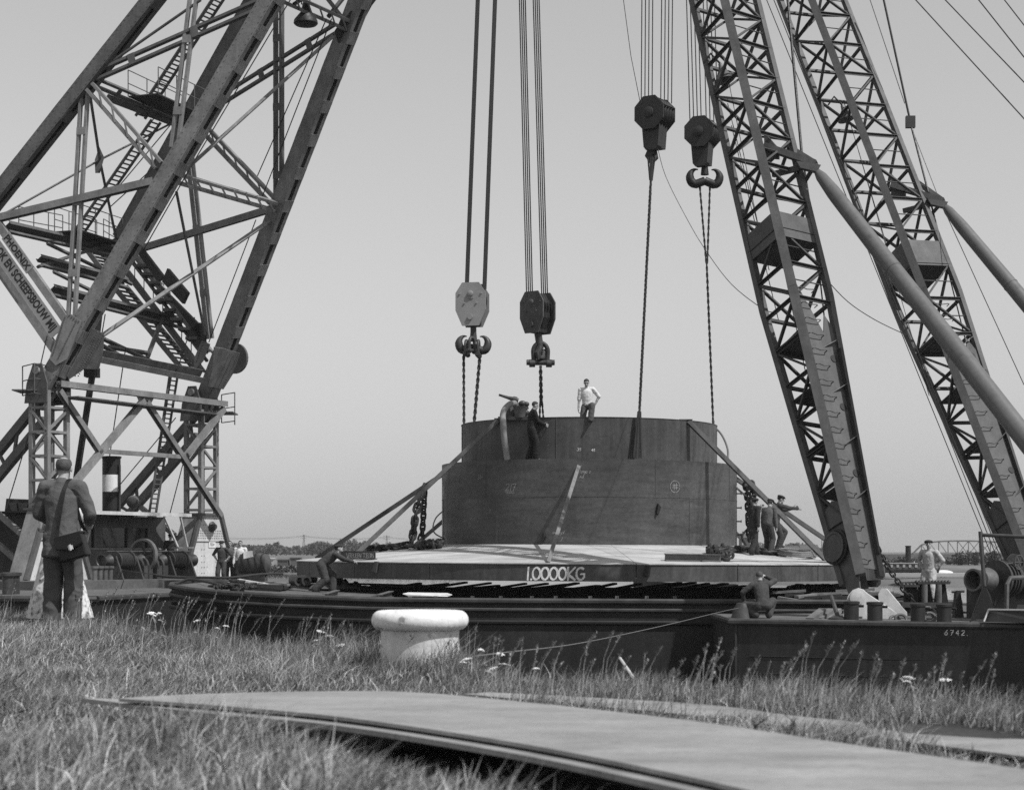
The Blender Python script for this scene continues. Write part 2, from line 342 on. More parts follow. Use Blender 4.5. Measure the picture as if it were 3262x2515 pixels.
# far bank: meadow sheet to the horizon
FE = [(-1400, 260), (-60, 247), (5, 243), (12, 222), (24, 172), (40, 158), (120, 162), (1400, 200)]
mb = MB(); prof_ = [(0, -3.2), (1.5, -2.75), (9, -2.45), (60, -2.3), (150, -2.1), (400, -1.6), (1000, -.9), (4500, -.3)]
for dy, z in prof_: mb.v += [(x, y + dy, z) for x, y in FE]
k = len(FE); mb.f = [(j * k + i, j * k + i + 1, (j + 1) * k + i + 1, (j + 1) * k + i) for j in range(len(prof_) - 1) for i in range(k - 1)]
tag(mb.build('far_bank', M['far_meadow'], None, True), kind='structure')
def leaf_mass(n, cents, leaf, seed):
    """leaf-sized faces spread through ellipsoid clumps: cents = [(center, (rx,ry,rz))]"""
    g = np.random.default_rng(seed); w_ = np.array([c[1][0] * c[1][2] for c in cents]); idx = g.choice(len(cents), n, p=w_ / w_.sum())
    C = np.array([tuple(c[0]) for c in cents])[idx]; R_ = np.array([c[1] for c in cents])[idx]
    d = g.normal(size=(n, 3)); d /= np.linalg.norm(d, axis=1)[:, None]; rr = g.random(n) ** 0.4 * (0.8 + 0.35 * g.random(n)); P_ = C + d * R_ * rr[:, None]
    a = g.normal(size=(n, 3)); a /= np.linalg.norm(a, axis=1)[:, None]; b = np.cross(a, g.normal(size=(n, 3))); b /= np.linalg.norm(b, axis=1)[:, None]
    s_ = leaf * (0.6 + 0.8 * g.random(n))[:, None]
    v = np.stack([P_ - a * s_, P_ + b * s_ * .6, P_ + a * s_, P_ - b * s_ * .6], 1).reshape(-1, 3)
    return v, np.arange(4 * n).reshape(-1, 4)
def np_mesh(name, v, q, material, parent=None, kind=None, tone=None):
    me = bpy.data.meshes.new(name); nv, nq, kk = len(v), len(q), q.shape[1]
    me.vertices.add(nv); me.vertices.foreach_set('co', np.ascontiguousarray(v, dtype=np.float32).ravel())
    me.loops.add(nq * kk); me.loops.foreach_set('vertex_index', q.ravel().astype(np.int32))
    me.polygons.add(nq); me.polygons.foreach_set('loop_start', np.arange(0, nq * kk, kk, dtype=np.int32)); me.polygons.foreach_set('loop_total', np.full(nq, kk, dtype=np.int32))
    me.update(); me.materials.append(material)
    if tone is not None: me.attributes.new('tone', 'FLOAT', 'POINT').data.foreach_set('value', tone.astype(np.float32))
    o = bpy.data.objects.new(name, me); COL.objects.link(o)
    if parent is not None: attach(o, parent)
    if kind: o['kind'] = kind
    return o
_tree_n = [0]
def tree(px, base_y, top_y, Y, wpx, label, group, lumps=7, leaves=900):
    _tree_n[0] += 1; g = random.Random(_tree_n[0] * 13); b = at(px, base_y, Y); t_ = at(px, top_y, Y); H = t_.z - b.z; W = wpx * Y / F
    e = thing('tree', b, label, 'tree', group)
    mb = MB().tube([b - UP * .3, b + UP * H * .35, b + V(.03 * W, 0, H * .75)], [H * .045, H * .035, H * .012], 6)
    for a in range(3):
        an = a * 2.1 + 1; mb.tube([b + UP * H * .33, b + V(math.cos(an) * W * .25, math.sin(an) * W * .25, H * .62)], [H * .022, H * .008], 5)
    mb.build('trunk', M['far_trunk'], e)
    cents = [(b + V(0, 0, H * .62), (W * .34, W * .34, H * .30))]
    for i in range(lumps):
        an = g.random() * 6.28; r = W * (.12 + .26 * g.random()); z = H * (.34 + .5 * g.random()); q = W * (.13 + .12 * g.random())
        cents.append((b + V(math.cos(an) * r, math.sin(an) * r * .8, z), (q, q, q * (.8 + .4 * g.random()))))
    v, q = leaf_mass(leaves, cents, W * .05, _tree_n[0]); np_mesh('crown', v, q, M['far_leaf'], e)
# far wood on the horizon: one mass
cents = []
for px in list(range(690, 1420, 9)) + list(range(2360, 2640, 9)) + list(range(-150, 140, 12)):
    Y = 780 + 60 * math.sin(px * .37); h = 1738 - 5 * math.sin(px * .045) + random.uniform(-4, 5)
    if 880 < px < 960: h += 5
    p = at(px, h, Y); cents.append((Vector((p.x, Y, (p.z - 0.4) / 2 - .2)), (2.0, 2.5, (p.z + 1.4) / 2)))
v, q = leaf_mass(22000, cents, 0.75, 99); tag(np_mesh('far_wood', v, q, M['far_leaf']), 'dark belt of far woodland along the horizon', 'wood', kind='stuff')
for px, b, t_, wd in ((995, 1757, 1728, 34), (1020, 1757, 1722, 40), (1050, 1757, 1726, 38), (1085, 1757, 1720, 44), (1120, 1757, 1717, 48), (1160, 1757, 1722, 44), (1200, 1757, 1726, 40), (1240, 1757, 1727, 42), (1290, 1757, 1725, 44), (800, 1757, 1733, 28), (945, 1757, 1735, 26)):
    tree(px, b, t_, 640, wd, 'round-crowned tree, ' + {800: 'lone leftmost', 945: 'second from left', 995: 'third from left', 1020: 'fourth from left', 1050: 'fifth from left', 1085: 'sixth from left', 1120: 'seventh from left', 1160: 'fourth from right', 1200: 'third from right', 1240: 'second from right', 1290: 'rightmost'}[px] + ', in far row left of caisson', 'trees along the far horizon', 7, 900)
for px, b, t_, wd, lb in ((3085, 1799, 1750, 100, 'broad bushy tree in front of the truss bridge, the bigger of two'), (3165, 1799, 1755, 80, 'pale bushy tree by the truss bridge behind the railing post'), (2700, 1799, 1758, 40, 'small round tree on far bank behind the steam tug'), (2535, 1799, 1752, 30, 'small tree beside the far house with the long roof'), (2660, 1799, 1754, 34, 'small tree just right of the far house by twin masts')):
    tree(px, b, t_, 290, wd, lb, None, 9, 1500)
# reed strip at the far waterline
cents = [(at(px, 1818 + 3 * math.sin(px * .1), 247), (1.6, 1.0, 0.8)) for px in range(850, 1470, 22)] + [(at(px, 1850, 172), (1.5, .8, .35)) for px in range(2790, 3300, 26)]
v, q = leaf_mass(3500, cents, 0.22, 5); tag(np_mesh('reeds', v, q, M['far_reed']), 'reeds along the far waterline', 'reeds', kind='stuff')
# embankment carrying the railway on the right
mb = MB(); A = at(2560, 1764, 330); B = at(3500, 1766, 330)
mb.prof([(-9, -2.2), (9, -2.2), (1.8, 1.0), (-1.8, 1.0)], V(A.x, 330, A.z - 1.0), V(B.x, 330, A.z - 1.0))
tag(mb.build('embankment', M['far_reed']), kind='structure')
# far walls and quay blocks on the left
for i, (x0, x1, y0, y1, tone, lb) in enumerate(((828, 850, 1778, 1800, 'far_meadow', 'low pale wall block at left end of the far quay'), (858, 872, 1780, 1800, 'far_pale', 'narrow pale block on the far quay'), (884, 918, 1783, 1801, 'far_roof', 'low dark shed on the far quay'), (925, 957, 1777, 1801, 'far_meadow', 'grey concrete block at right of the far quay, next to the caisson rim'))):
    a = at(x0, y1, 300); b = at(x1, y0, 300); mb = MB().box(((a.x + b.x) / 2, 301, (a.z + b.z) / 2 - .3), (b.x - a.x, 2.4, b.z - a.z + .6)); mb.prism([(a.x - .1, 299.6, b.z), (b.x + .1, 299.6, b.z), (b.x + .1, 302.4, b.z + .12), (a.x - .1, 302.4, b.z + .12)], (0, 0, .1))
    tag(mb.build('quay_block', M[tone]), lb, 'wall')
# truss bridge
BY = 640.0
br = thing('railway_bridge', at(3060, 1770, BY), 'distant arched steel truss railway bridge at the right', 'bridge')
def bp(px, py, dy=0): return at(px, py, BY + dy)
for dy in (0, 7):
    top = [(2905, 1765), (2935, 1735), (2960, 1727), (2990, 1724), (3020, 1722.5), (3050, 1722), (3085, 1722), (3120, 1723), (3155, 1724.5), (3190, 1727), (3225, 1730), (3260, 1735), (3290, 1750), (3310, 1766)]
    for a, b in zip(top, top[1:]): MB().beam(bp(*a, dy), bp(*b, dy), .5, .55).build('top_chord', M['far_steel'], br)
    MB().beam(bp(2900, 1768, dy), bp(3312, 1768, dy), .6, .6).build('bottom_chord', M['far_steel'], br)
    for i, (px, py) in enumerate(top[1:-1]):
        MB().beam(bp(px, py, dy), bp(px, 1766, dy), .3, .3).build('truss_post', M['far_steel'], br)
        nx_ = top[i + 2]
        mid = (px + nx_[0]) / 2
        MB().beam(bp(px, py, dy), bp(nx_[0], 1766, dy), .22, .22).build('truss_diagonal', M['far_steel'], br)
        if 3 < i < 9: MB().beam(bp(px, 1766, dy), bp(nx_[0], nx_[1], dy), .22, .22).build('truss_diagonal', M['far_steel'], br)
MB().box((bp(3105, 1769).x, BY + 3.5, bp(0, 1769).z), (46, 7, .35)).build('bridge_deck', M['far_steel'], br)
for px in (2908, 3306): MB().prof([(-3.5, -2.2), (3.5, -2.2), (3.2, 2.2), (-3.2, 2.2)], bp(px - 9, 1787, 3.5), bp(px + 9, 1787, 3.5)).build('pier', M['far_pale'], br)
# far low white warehouses under the bridge
for px0, px1, y0, y1, lb in ((2918, 3060, 1770, 1786, 'long pale warehouse front under the truss bridge'), (3180, 3262, 1772, 1786, 'pale pitched warehouse right of the bushy tree')):
    a, b = at(px0, y1, 600), at(px1, y0, 600); e = thing('warehouse', V((a.x + b.x) / 2, 600, a.z), lb, 'building')
    MB().box(((a.x + b.x) / 2, 604, (a.z + b.z) / 2), (b.x - a.x, 8, b.z - a.z)).build('wall', M['far_pale'], e)
    MB().prof([(-4.6, 0), (4.6, 0), (0, 1.1)], V(a.x - .3, 604, b.z + .02), V(b.x + .3, 604, b.z + .02)).build('roof', M['far_roof'], e)
    for k in range(4): MB().box((a.x + (b.x - a.x) * (k + .5) / 4, 599.97, (a.z + b.z) / 2), ((b.x - a.x) * .07, .1, (b.z - a.z) * .4)).build('window', M['far_reed'], e)
# far houses right of the caisson
for px0, px1, y0, y1, yr, lb in ((2500, 2555, 1748, 1768, 1738, 'far pale house with a low roof behind the right-hand workmen'), (2553, 2608, 1749, 1766, 1734, 'far house with a long dark roof near twin masts'), (2362, 2392, 1712, 1752, 1698, 'tall far house just right of the lower steel cylinder')):
    Y = 520; a, b, r = at(px0, y1, Y), at(px1, y0, Y), at(px0, yr, Y); e = thing('house', V((a.x + b.x) / 2, Y, a.z), lb, 'house')
    MB().box(((a.x + b.x) / 2, Y + 3, (a.z + b.z) / 2 - 1), (b.x - a.x, 6, b.z - a.z + 2)).build('wall', M['far_meadow'], e)
    rf = MB().prof([(-3.4, 0), (3.4, 0), (0, r.z - b.z)], V(a.x - .2, Y + 3, b.z + .02), V(b.x + .2, Y + 3, b.z + .02)).build('roof', M['far_roof'], e)
    MB().box((a.x + .8, Y + 3, r.z + .1), (.4, .4, 1.0)).build('chimney', M['far_roof'], rf)
    for k in range(4): MB().box((a.x + (b.x - a.x) * (k + .5) / 4, Y - .03, (a.z + b.z) / 2), (.35, .08, .55)).build('window', M['far_pale'], e)
for px, y0, y1, lb in ((2618, 1700, 1745, 'left of two thin far masts right of the workmen'), (2631, 1705, 1745, 'right of two thin far masts right of the workmen')):
    e = thing('mast', at(px, y1, 520), lb, 'mast'); a, b = at(px, y1 + 12, 520), at(px, y0, 520); MB().tube([a, b], [.14, .06], 6).build('pole', M['far_roof'], e)
    MB().box((b.x, 520, b.z - .8), (1.0, .1, .1)).build('crossarm', M['far_roof'], e)
for px, y0, y1, lb in ((968, 1702, 1742, 'far lattice power pylon left of the bent workman'), (1232, 1704, 1745, 'far power pole between left props of the caisson')):
    Y = 600; a, b = at(px, y1 + 14, Y), at(px, y0, Y); e = thing('power_pylon', a, lb, 'pylon'); H = b.z - a.z
    for sx in (-1, 1):
        for sy in (-1, 1): MB().beam(a + V(sx * .45, sy * .45, 0), b + V(sx * .08, sy * .08, 0), .09, .09).build('leg', M['far_roof'], e)
    for k in range(6):
        f = k / 6; wd = .45 + (.08 - .45) * f; f2 = (k + 1) / 6; w2 = .45 + (.08 - .45) * f2
        MB().beam(a + V(-wd, -wd, H * f), a + V(w2, -w2, H * f2), .05, .05).build('brace', M['far_roof'], e)
    for k in (.78, .93): MB().beam(a + V(-1.1, 0, H * k), a + V(1.1, 0, H * k), .1, .1).build('crossarm', M['far_roof'], e)
for i, (y0, y1, y2) in enumerate(((1708, 1708, 1712), (1704, 1705, 1709))):
    rope_obj('power_line', sag(at(640, y0, 600), at(968, y1, 600), 1) + sag(at(968, y1, 600), at(1232, y2, 600), .8) + sag(at(1232, y2, 600), at(1420, y2 + 2, 600), .6), .035, 'thin far power line strung between the pylons, ' + ('lower' if i == 0 else 'upper') + ' one', 'power line')
# steam tug on the far side, beyond the right pontoon
tg = thing('steam_tug', at(2890, 1822, 160), 'small dark steam tug with a tall black funnel below the bridge', 'boat')
def tp(px, py, dy=0): return at(px, py, 160 + dy)
hp = [(2795, 1806), (2830, 1812), (2960, 1812), (2996, 1805), (2990, 1824), (2802, 1824)]
MB().prism([tp(*p) for p in hp], (0, 3, 0)).build('hull', M['hull_black'], tg)
a, b = tp(2815, 1812), tp(2952, 1795); dh = MB().box(((a.x + b.x) / 2, 161.5, (a.z + b.z) / 2), (b.x - a.x, 1.9, b.z - a.z)).build('deckhouse', M['far_roof'], tg)
for k in range(7): MB().box((a.x + (b.x - a.x) * (k + .5) / 7, 160.52, (a.z + b.z) / 2 + .05), (.22, .06, .26)).build('window', M['far_pale'], dh)
MB().lathe([(.26, 0), (.24, 1.6), (.27, 1.62), (.27, 1.7)], tp(2893, 1797, 1.5), 14).build('funnel', M['black_paint'], tg, True)
MB().box(((a.x + b.x) / 2 + .4, 161.5, b.z + .05), (b.x - a.x - .5, 2.1, .08)).build('roof', M['far_pale'], tg)
for px in (2912, 2926, 2940): MB().cyl(tp(px, 1797, 1.2), tp(px, 1786, 1.2), .07, .06, 8).build('ventilator', M['far_pale'], tg)
# small skiff moored behind the barge
sk = thing('rowing_boat', at(2180, 1872, 120), 'small open rowing boat floating beyond the barge under the caisson', 'boat')
def kp(px, py, dy=0): return at(px, py, 120 + dy)
mb = MB(); st = []
for i in range(13):
    t = i / 12; px = 2018 + 330 * t; hw = 0.85 * math.sin(math.pi * min(1, t * .72 + .04)) ** .6; zt = -2.15 + .38 * (1 - t) ** 3; c = kp(px, 1860)
    st.append([V(c.x, 120 - hw, zt), V(c.x, 120 - hw * .6, -3.05), V(c.x, 120 + hw * .6, -3.05), V(c.x, 120 + hw, zt), V(c.x, 120 + hw - .07, zt), V(c.x, 120, -2.85), V(c.x, 120 - hw + .07, zt)])
n7 = 7; mb.v = [tuple(p) for r in st for p in r]; mb.f = [(i * n7 + k, i * n7 + (k + 1) % n7, (i + 1) * n7 + (k + 1) % n7, (i + 1) * n7 + k) for i in range(12) for k in range(n7)]
mb.build('hull', M['hull_grey'], sk, True)
for t in (.3, .55, .8): c = kp(2018 + 330 * t, 1860); MB().box((c.x, 120, -2.3), (.3, 1.3, .05)).build('thwart', M['wood'], sk)
MB().beam(kp(2100, 1858, -.5), kp(2290, 1862, .3), .06, .06).build('oar', M['wood_pale'], sk)
# pale quay strip and moored craft on the far right bank
a, b = at(2785, 1825, 168), at(3080, 1825, 168); tag(MB().prism([(a.x, 168, -2.30), (b.x, 168, -2.30), (b.x + .5, 168.8, -2.28), (a.x, 168.8, -2.28)], (0, 0, .30)).build('far_quay', M['far_pale']), 'thin pale quay edge on far right bank below the steam tug', 'quay')
for i, (px, w_, lb) in enumerate(((2825, 40, 'pale upturned dinghy on far quay left of the steam tug'), (3005, 60, 'pale long dinghy on far quay right of light-overalled man'))):
    c = at(px, 1818, 170); W_ = w_ * 170 / F; mb = MB()
    for k in range(9):
        t = k / 8; r = .36 * math.sin(math.pi * (.06 + .88 * t)) ** .6
        for j in range(7): g = math.pi * j / 6; mb.v.append((c.x + (t - .5) * W_, 170 + math.cos(g) * r, -2.0 + math.sin(g) * r * .8))
    mb.f = [(k * 7 + j, k * 7 + j + 1, k * 7 + 8 + j, k * 7 + 7 + j) for k in range(8) for j in range(6)]
    tag(mb.build('dinghy', M['white_paint'], None, True), lb, 'boat')
# low scrub on the far right bank
cents = [(at(px, 1780 + 14 * ((px * 7) % 5) / 5, 300), (1.6, 1.0, .5)) for px in range(2640, 3280, 24)]
v, q = leaf_mass(3000, cents, 0.25, 51); tag(np_mesh('scrub', v, q, M['far_leaf']), 'low scrub on the far right bank', 'scrub', kind='stuff')
# ------------------------------------------------------------------ the steel caisson hanging over the barge
CC = V(2.45, 57.0, 0); R_LOW, R_UP, R_BASE = 4.68, 4.06, 9.24; Z_RIM0, Z_RIM1, Z_FOOT, Z_LOW, Z_TOP = -0.79, -0.32, 0.2, 2.72, 3.98
def tz(x): return -(x - CC.x) * 0.0052                               # it hangs a little down to the right
def cz(r): return Z_RIM1 + (R_BASE - r) / (R_BASE - R_LOW) * (Z_FOOT - Z_RIM1)
def cpt(r, a, z): x = CC.x + r * math.sin(a); return V(x, CC.y - r * math.cos(a), z + tz(x))      # a = 0 faces the camera
def cone_at(x, y): r = math.hypot(x - CC.x, y - CC.y); return V(x, y, cz(r) + tz(x))
cs = thing('steel_caisson', CC, 'huge two-stepped round steel caisson hung from four crane hooks', 'caisson')
def shell(r, th, a0, a1, z0, z1, n=8, r2=None):
    r2 = r if r2 is None else r2; vs = []
    for i in range(n + 1):
        a = lerp(a0, a1, i / n); vs += [cpt(r, a, z0), cpt(r2, a, z1), cpt(r2 - th, a, z1), cpt(r - th, a, z0)]
    fs = [(4 * i + k, 4 * i + (k + 1) % 4, 4 * i + 4 + (k + 1) % 4, 4 * i + 4 + k) for i in range(n) for k in range(4)]
    return MB().add(vs, fs + [(3, 2, 1, 0), (4 * n, 4 * n + 1, 4 * n + 2, 4 * n + 3)])
tau = 2 * math.pi; J = 0.0011
def a_of(px, r):       # angle on a cylinder of radius r seen at column px, near side
    lo, hi = -math.pi / 2, math.pi / 2
    for _ in range(40):
        m_ = (lo + hi) / 2; p = cpt(r, m_, 0)
        if CX + p.x * F / p.y < px: lo = m_
        else: hi = m_
    return lo
def ring_of_plates(r, z0, z1, seams, name, m, th=0.03):
    for a in seams:
        MB().tube([cpt(r + .002, a, z0 + .01), cpt(r + .002, a, (z0 + z1) / 2), cpt(r + .002, a, z1 - .01)], .011, 5).build('weld_bead', M['caisson'], cs, True)
    for a, b in zip(seams, seams[1:] + [seams[0] + tau]): shell(r, th, a + J, b - J, z0, z1, max(4, int((b - a) * 14))).build(name, M[m], cs, True)
zmid = 1.62
ring_of_plates(R_LOW, zmid + .008, Z_LOW, sorted([a_of(1548, R_LOW), a_of(2088, R_LOW), a_of(2240, R_LOW) + .35, 2.6, 3.6, 4.6]), 'shell_plate', 'caisson_h')
ring_of_plates(R_LOW, Z_FOOT - .1, zmid - .008, sorted([a_of(1583, R_LOW), a_of(2196, R_LOW), 1.9, 2.9, 4.0, 4.9]), 'shell_plate', 'caisson_h')
ring_of_plates(R_UP, Z_LOW - .05, Z_TOP, sorted([a_of(1772, R_UP), a_of(2170, R_UP), 1.6, 2.7, 3.8, 4.85]), 'shell_plate', 'caisson')
shell(R_LOW - .031, .02, 0, tau, Z_FOOT - .1, Z_LOW - .01, 96).build('inner_lining', M['caisson'], cs, True)
shell(R_UP - .031, .02, 0, tau, Z_LOW - .05, Z_TOP - .004, 96).build('inner_lining', M['caisson'], cs, True)
shell(R_LOW - .03, R_LOW - R_UP - .03, 0, tau, Z_LOW - .06, Z_LOW - .03, 72).build('ledge_plate', M['caisson'], cs, True)
shell(R_UP + .012, .06, 0, tau, Z_TOP - .002, Z_TOP + .016, 96).build('top_edge', M['caisson'], cs, True)
shell(R_LOW + .014, .07, 0, tau, Z_FOOT - .05, Z_FOOT + .03, 96).build('weld_bead', M['caisson'], cs, True)
NB = 20
for i in range(NB):
    a0, a1 = (i + .3) * tau / NB + J, (i + 1.3) * tau / NB - J
    shell(R_BASE, .04, a0, a1, Z_RIM0, Z_RIM1 - .012, 6).build('skirt_plate', M['caisson'], cs, True)
    n = 6; vs = []
    for k in range(n + 1):
        a = lerp(a0, a1, k / n)
        for r, dz in ((R_BASE + .03, 0), (R_LOW - .02, 0), (R_LOW - .02, -.025), (R_BASE + .03, -.025)): vs.append(cpt(r, a, cz(r) + dz + .012))
    MB().add(vs, [(4 * k + j, 4 * k + (j + 1) % 4, 4 * k + 4 + (j + 1) % 4, 4 * k + 4 + j) for k in range(n) for j in range(4)] + [(3, 2, 1, 0), (4 * n, 4 * n + 1, 4 * n + 2, 4 * n + 3)]).build('roof_plate', M['cone'], cs, True)
shell(R_BASE - .05, R_BASE - 1.0, 0, tau, Z_RIM0 + .1, Z_RIM0 + .13, 72).build('underside', M['caisson'], cs, True)
for a in (-1.45, -1.05, 1.2, 1.5): p = cpt(R_BASE - .35, a, Z_RIM0 - .1); MB().lathe([(.26, -.12), (.30, -.05), (.30, .12)], p, 14).build('foot_pad', M['machine'], cs, True)
shell(R_LOW + .008, .02, 0, tau, zmid - .012, zmid + .012, 96).build('weld_bead', M['caisson'], cs, True)
# chalk
def s_base(u, v): a = u / R_BASE; return cpt(R_BASE + .001, a, v), V(math.sin(a), -math.cos(a), 0)
def s_low(u, v): a = u / R_LOW; return cpt(R_LOW + .001, a, v), V(math.sin(a), -math.cos(a), 0)
def s_up(u, v): a = u / R_UP; return cpt(R_UP + .001, a, v), V(math.sin(a), -math.cos(a), 0)
def ul(px, r): return a_of(px, r) * r
def zl(py, r, px):
    a = a_of(px, r); p = cpt(r, a, 0); return (HY - py) * p.y / F - tz(p.x)
hgt = 0.335
writing('1.0000KG', s_base, ul(1676, R_BASE), zl(1846, R_BASE, 1750), hgt, .042, M['chalk'], 'chalk_lettering', cs, .05, .70)
for i, o in enumerate((0.016, -.012)): writing('1.0000KG', s_base, ul(1676, R_BASE) + o, zl(1846, R_BASE, 1750) + o, hgt, .022, M['chalk'], 'chalk_lettering', cs, .05, .70)
writing('217', s_low, ul(1610, R_LOW), zl(1562, R_LOW, 1620), .20, .013, M['chalk_faint'], 'chalk_mark', cs, .15)
writing('=', s_low, ul(1611, R_LOW), zl(1568, R_LOW, 1620), .20, .011, M['chalk_faint'], 'chalk_mark', cs)
writing('31-', s_low, ul(1522, R_LOW), zl(1525, R_LOW, 1540), .13, .008, M['chalk_faint'], 'chalk_mark', cs, .1)
writing('T', s_low, ul(1559, R_LOW), zl(1632, R_LOW, 1560), .10, .009, M['chalk_faint'], 'chalk_mark', cs)
writing('l', s_low, ul(1846, R_LOW), zl(1495, R_LOW, 1846), .13, .008, M['chalk_faint'], 'chalk_mark', cs, .3)
writing('lange e', s_low, ul(1845, R_LOW), zl(1506, R_LOW, 1846), .10, .010, M['chalk_faint'], 'chalk_mark', cs, .3, .7)
writing('nal', s_low, ul(1846, R_LOW), zl(1522, R_LOW, 1846), .09, .009, M['chalk_faint'], 'chalk_mark', cs, .3, .7)
writing('wa ngel', s_low, ul(1760, R_LOW), zl(1700, R_LOW, 1780), .10, .009, M['chalk_faint'], 'chalk_mark', cs, .3, .7)
writing('j', s_low, ul(1782, R_LOW), zl(1722, R_LOW, 1780), .16, .009, M['chalk_faint'], 'chalk_mark', cs, .3)
writing('35', s_up, ul(1838, R_UP), zl(1435, R_UP, 1840), .08, .011, M['chalk'], 'chalk_mark', cs, .2)
writing('45', s_up, ul(1884, R_UP), zl(1437, R_UP, 1884), .07, .011, M['chalk'], 'chalk_mark', cs, .2)
writing('wnn', s_low, ul(1440, R_LOW), zl(1686, R_LOW, 1440), .12, .008, M['chalk_faint'], 'chalk_mark', cs, .2)
mbk = None
cu, cv = ul(2150, R_LOW), zl(1549, R_LOW, 2150)
GL['@'] = [_o(0, 0, .17, .175, 0, 350, 20), [(-.04, .09), (-.03, -.10)], [(.05, .10), (.045, -.09)], [(-.09, .03), (.11, .04)], [(-.09, -.035), (.11, -.03)]]
writing('@', s_low, cu, cv, 1.0, .011, M['chalk_faint'], 'chalk_mark', cs)
# dark cleats and lifting lugs on the shell, studs on the right flank
for px, py, r, hh in ((2093, 1622, R_LOW, .34), (1731, 1713, R_LOW, .26)):
    a = a_of(px, r); z = zl(py, r, px); n_ = V(math.sin(a), -math.cos(a), 0); p = cpt(r, a, z); t_ = V(math.cos(a), math.sin(a), 0)
    MB().prism([p + UP * hh / 2, p + UP * hh * .2 + t_ * .09, p - UP * hh / 2, p - UP * hh * .3 - t_ * .05], n_ * .09).build('cleat', M['black_paint'], cs)
for py in (1570, 1615, 1658, 1700):
    a = 1.50; z = (HY - py) * 57 / F; p = cpt(R_LOW, a, z); q = p + V(.13, -.01, 0); MB().cyl(p, q, .022, .022, 8).cyl(q, q + V(.02, 0, 0), .045, .045, 8).build('stud', M['machine'], cs)
for px, z in ((2062, -.55), (1200, -.5)):
    a = a_of(px, R_BASE); p = cpt(R_BASE, a, z); t_ = V(math.cos(a), math.sin(a), 0); n_ = V(math.sin(a), -math.cos(a), 0)
    MB().prism([p + UP * .2 - t_ * .03, p + UP * .2 + t_ * .1, p + t_ * .04 - UP * .12, p - t_ * .12 - UP * .06], n_ * .07).build('cleat', M['black_paint'] if px > 2000 else M['machine_mid'], cs)
# props: rolled angle irons from the roof to the shells
def prop(p, q, wdt=.15, m='machine'): MB().beam(p, q, wdt * .8, wdt * .55, V(.2, -1, .3)).build('prop', M[m], cs)
b0 = cpt(R_BASE - .1, a_of(1744, R_BASE), 0); b0 = cone_at(b0.x, b0.y) + UP * .02; t0 = cpt(R_LOW + .02, a_of(1843, R_LOW), 2.50); prop(b0, t0, .13, 'wood')
prop(cone_at(-4.75, 53.9), cpt(R_UP + .02, a_of(1588, R_UP), Z_TOP - .02), .16, 'machine_mid')
prop(cone_at(-6.3, 57.5), V(-2.27, 57.3, 2.45), .16, 'machine')
prop(cone_at(9.1, 51.6), cpt(R_UP + .02, a_of(2192, R_UP), Z_TOP - .03), .17, 'machine')
prop(cone_at(11.1, 57.5), V(7.16, 57.3, 2.35), .16, 'machine')
prop(cone_at(-3.9, 62.6), V(-1.2, 60.3, 2.0)); prop(cone_at(8.8, 62.6), V(6.1, 60.3, 2.0)); prop(cone_at(2.45, 65.8), V(2.45, 61.7, 2.5))
for px in (1588, 2192): p = cpt(R_UP - .1, a_of(px, R_UP), Z_TOP + .03); MB().box(p, (.4, .25, .03)).build('prop_clip', M['machine'], cs)
# loose things lying on its roof
def roofp(px, Y, dz=0.0): x = (px - CX) * Y / F; return cone_at(x, Y) + UP * (dz + .015)
# I-beam box with the warning
wb = thing('steel_beam', roofp(1150, 51.3), 'short dark beam chalked VERBODEN TOEGANG on the left rim of caisson', 'beam')
p, q = roofp(1091, 51.5, .12), roofp(1196, 51.0, .12); p.z = q.z = max(p.z, q.z); o_ = MB().ibeam(p, q, .2, .24, .03); o_.build('beam_body', M['machine'], wb)
d_ = (q - p).normalized(); nrm = V(d_.y, -d_.x, 0)
MB().prism([p + nrm * .085 - UP * .12, q + nrm * .085 - UP * .12, q + nrm * .085 + UP * .12, p + nrm * .085 + UP * .12], nrm * .012).build('web_plate', M['machine'], wb)
def s_wb(u, v): return p + d_ * u + nrm * .098 + UP * v, nrm
writing('VERBODEN TOEGAN', s_wb, .20, -.075, .13, .012, M['chalk_faint'], 'chalk_lettering', wb, 0, .46)
wb2 = thing('steel_beam', roofp(2160, 48.6), 'plain dark I-beam lying on the right front rim of caisson', 'beam')
MB().ibeam(roofp(2118, 48.6, .10), roofp(2296, 48.9, .10), .18, .2, .025).build('beam_body', M['machine_mid'], wb2)
wb3 = thing('steel_flat', roofp(2400, 49.5), 'long thin steel flat lying along the right front rim', 'steel flat')
MB().beam(roofp(2232, 48.7, .02), roofp(2660, 51.0, .03), .16, .03).build('bar', M['machine_mid'], wb3)
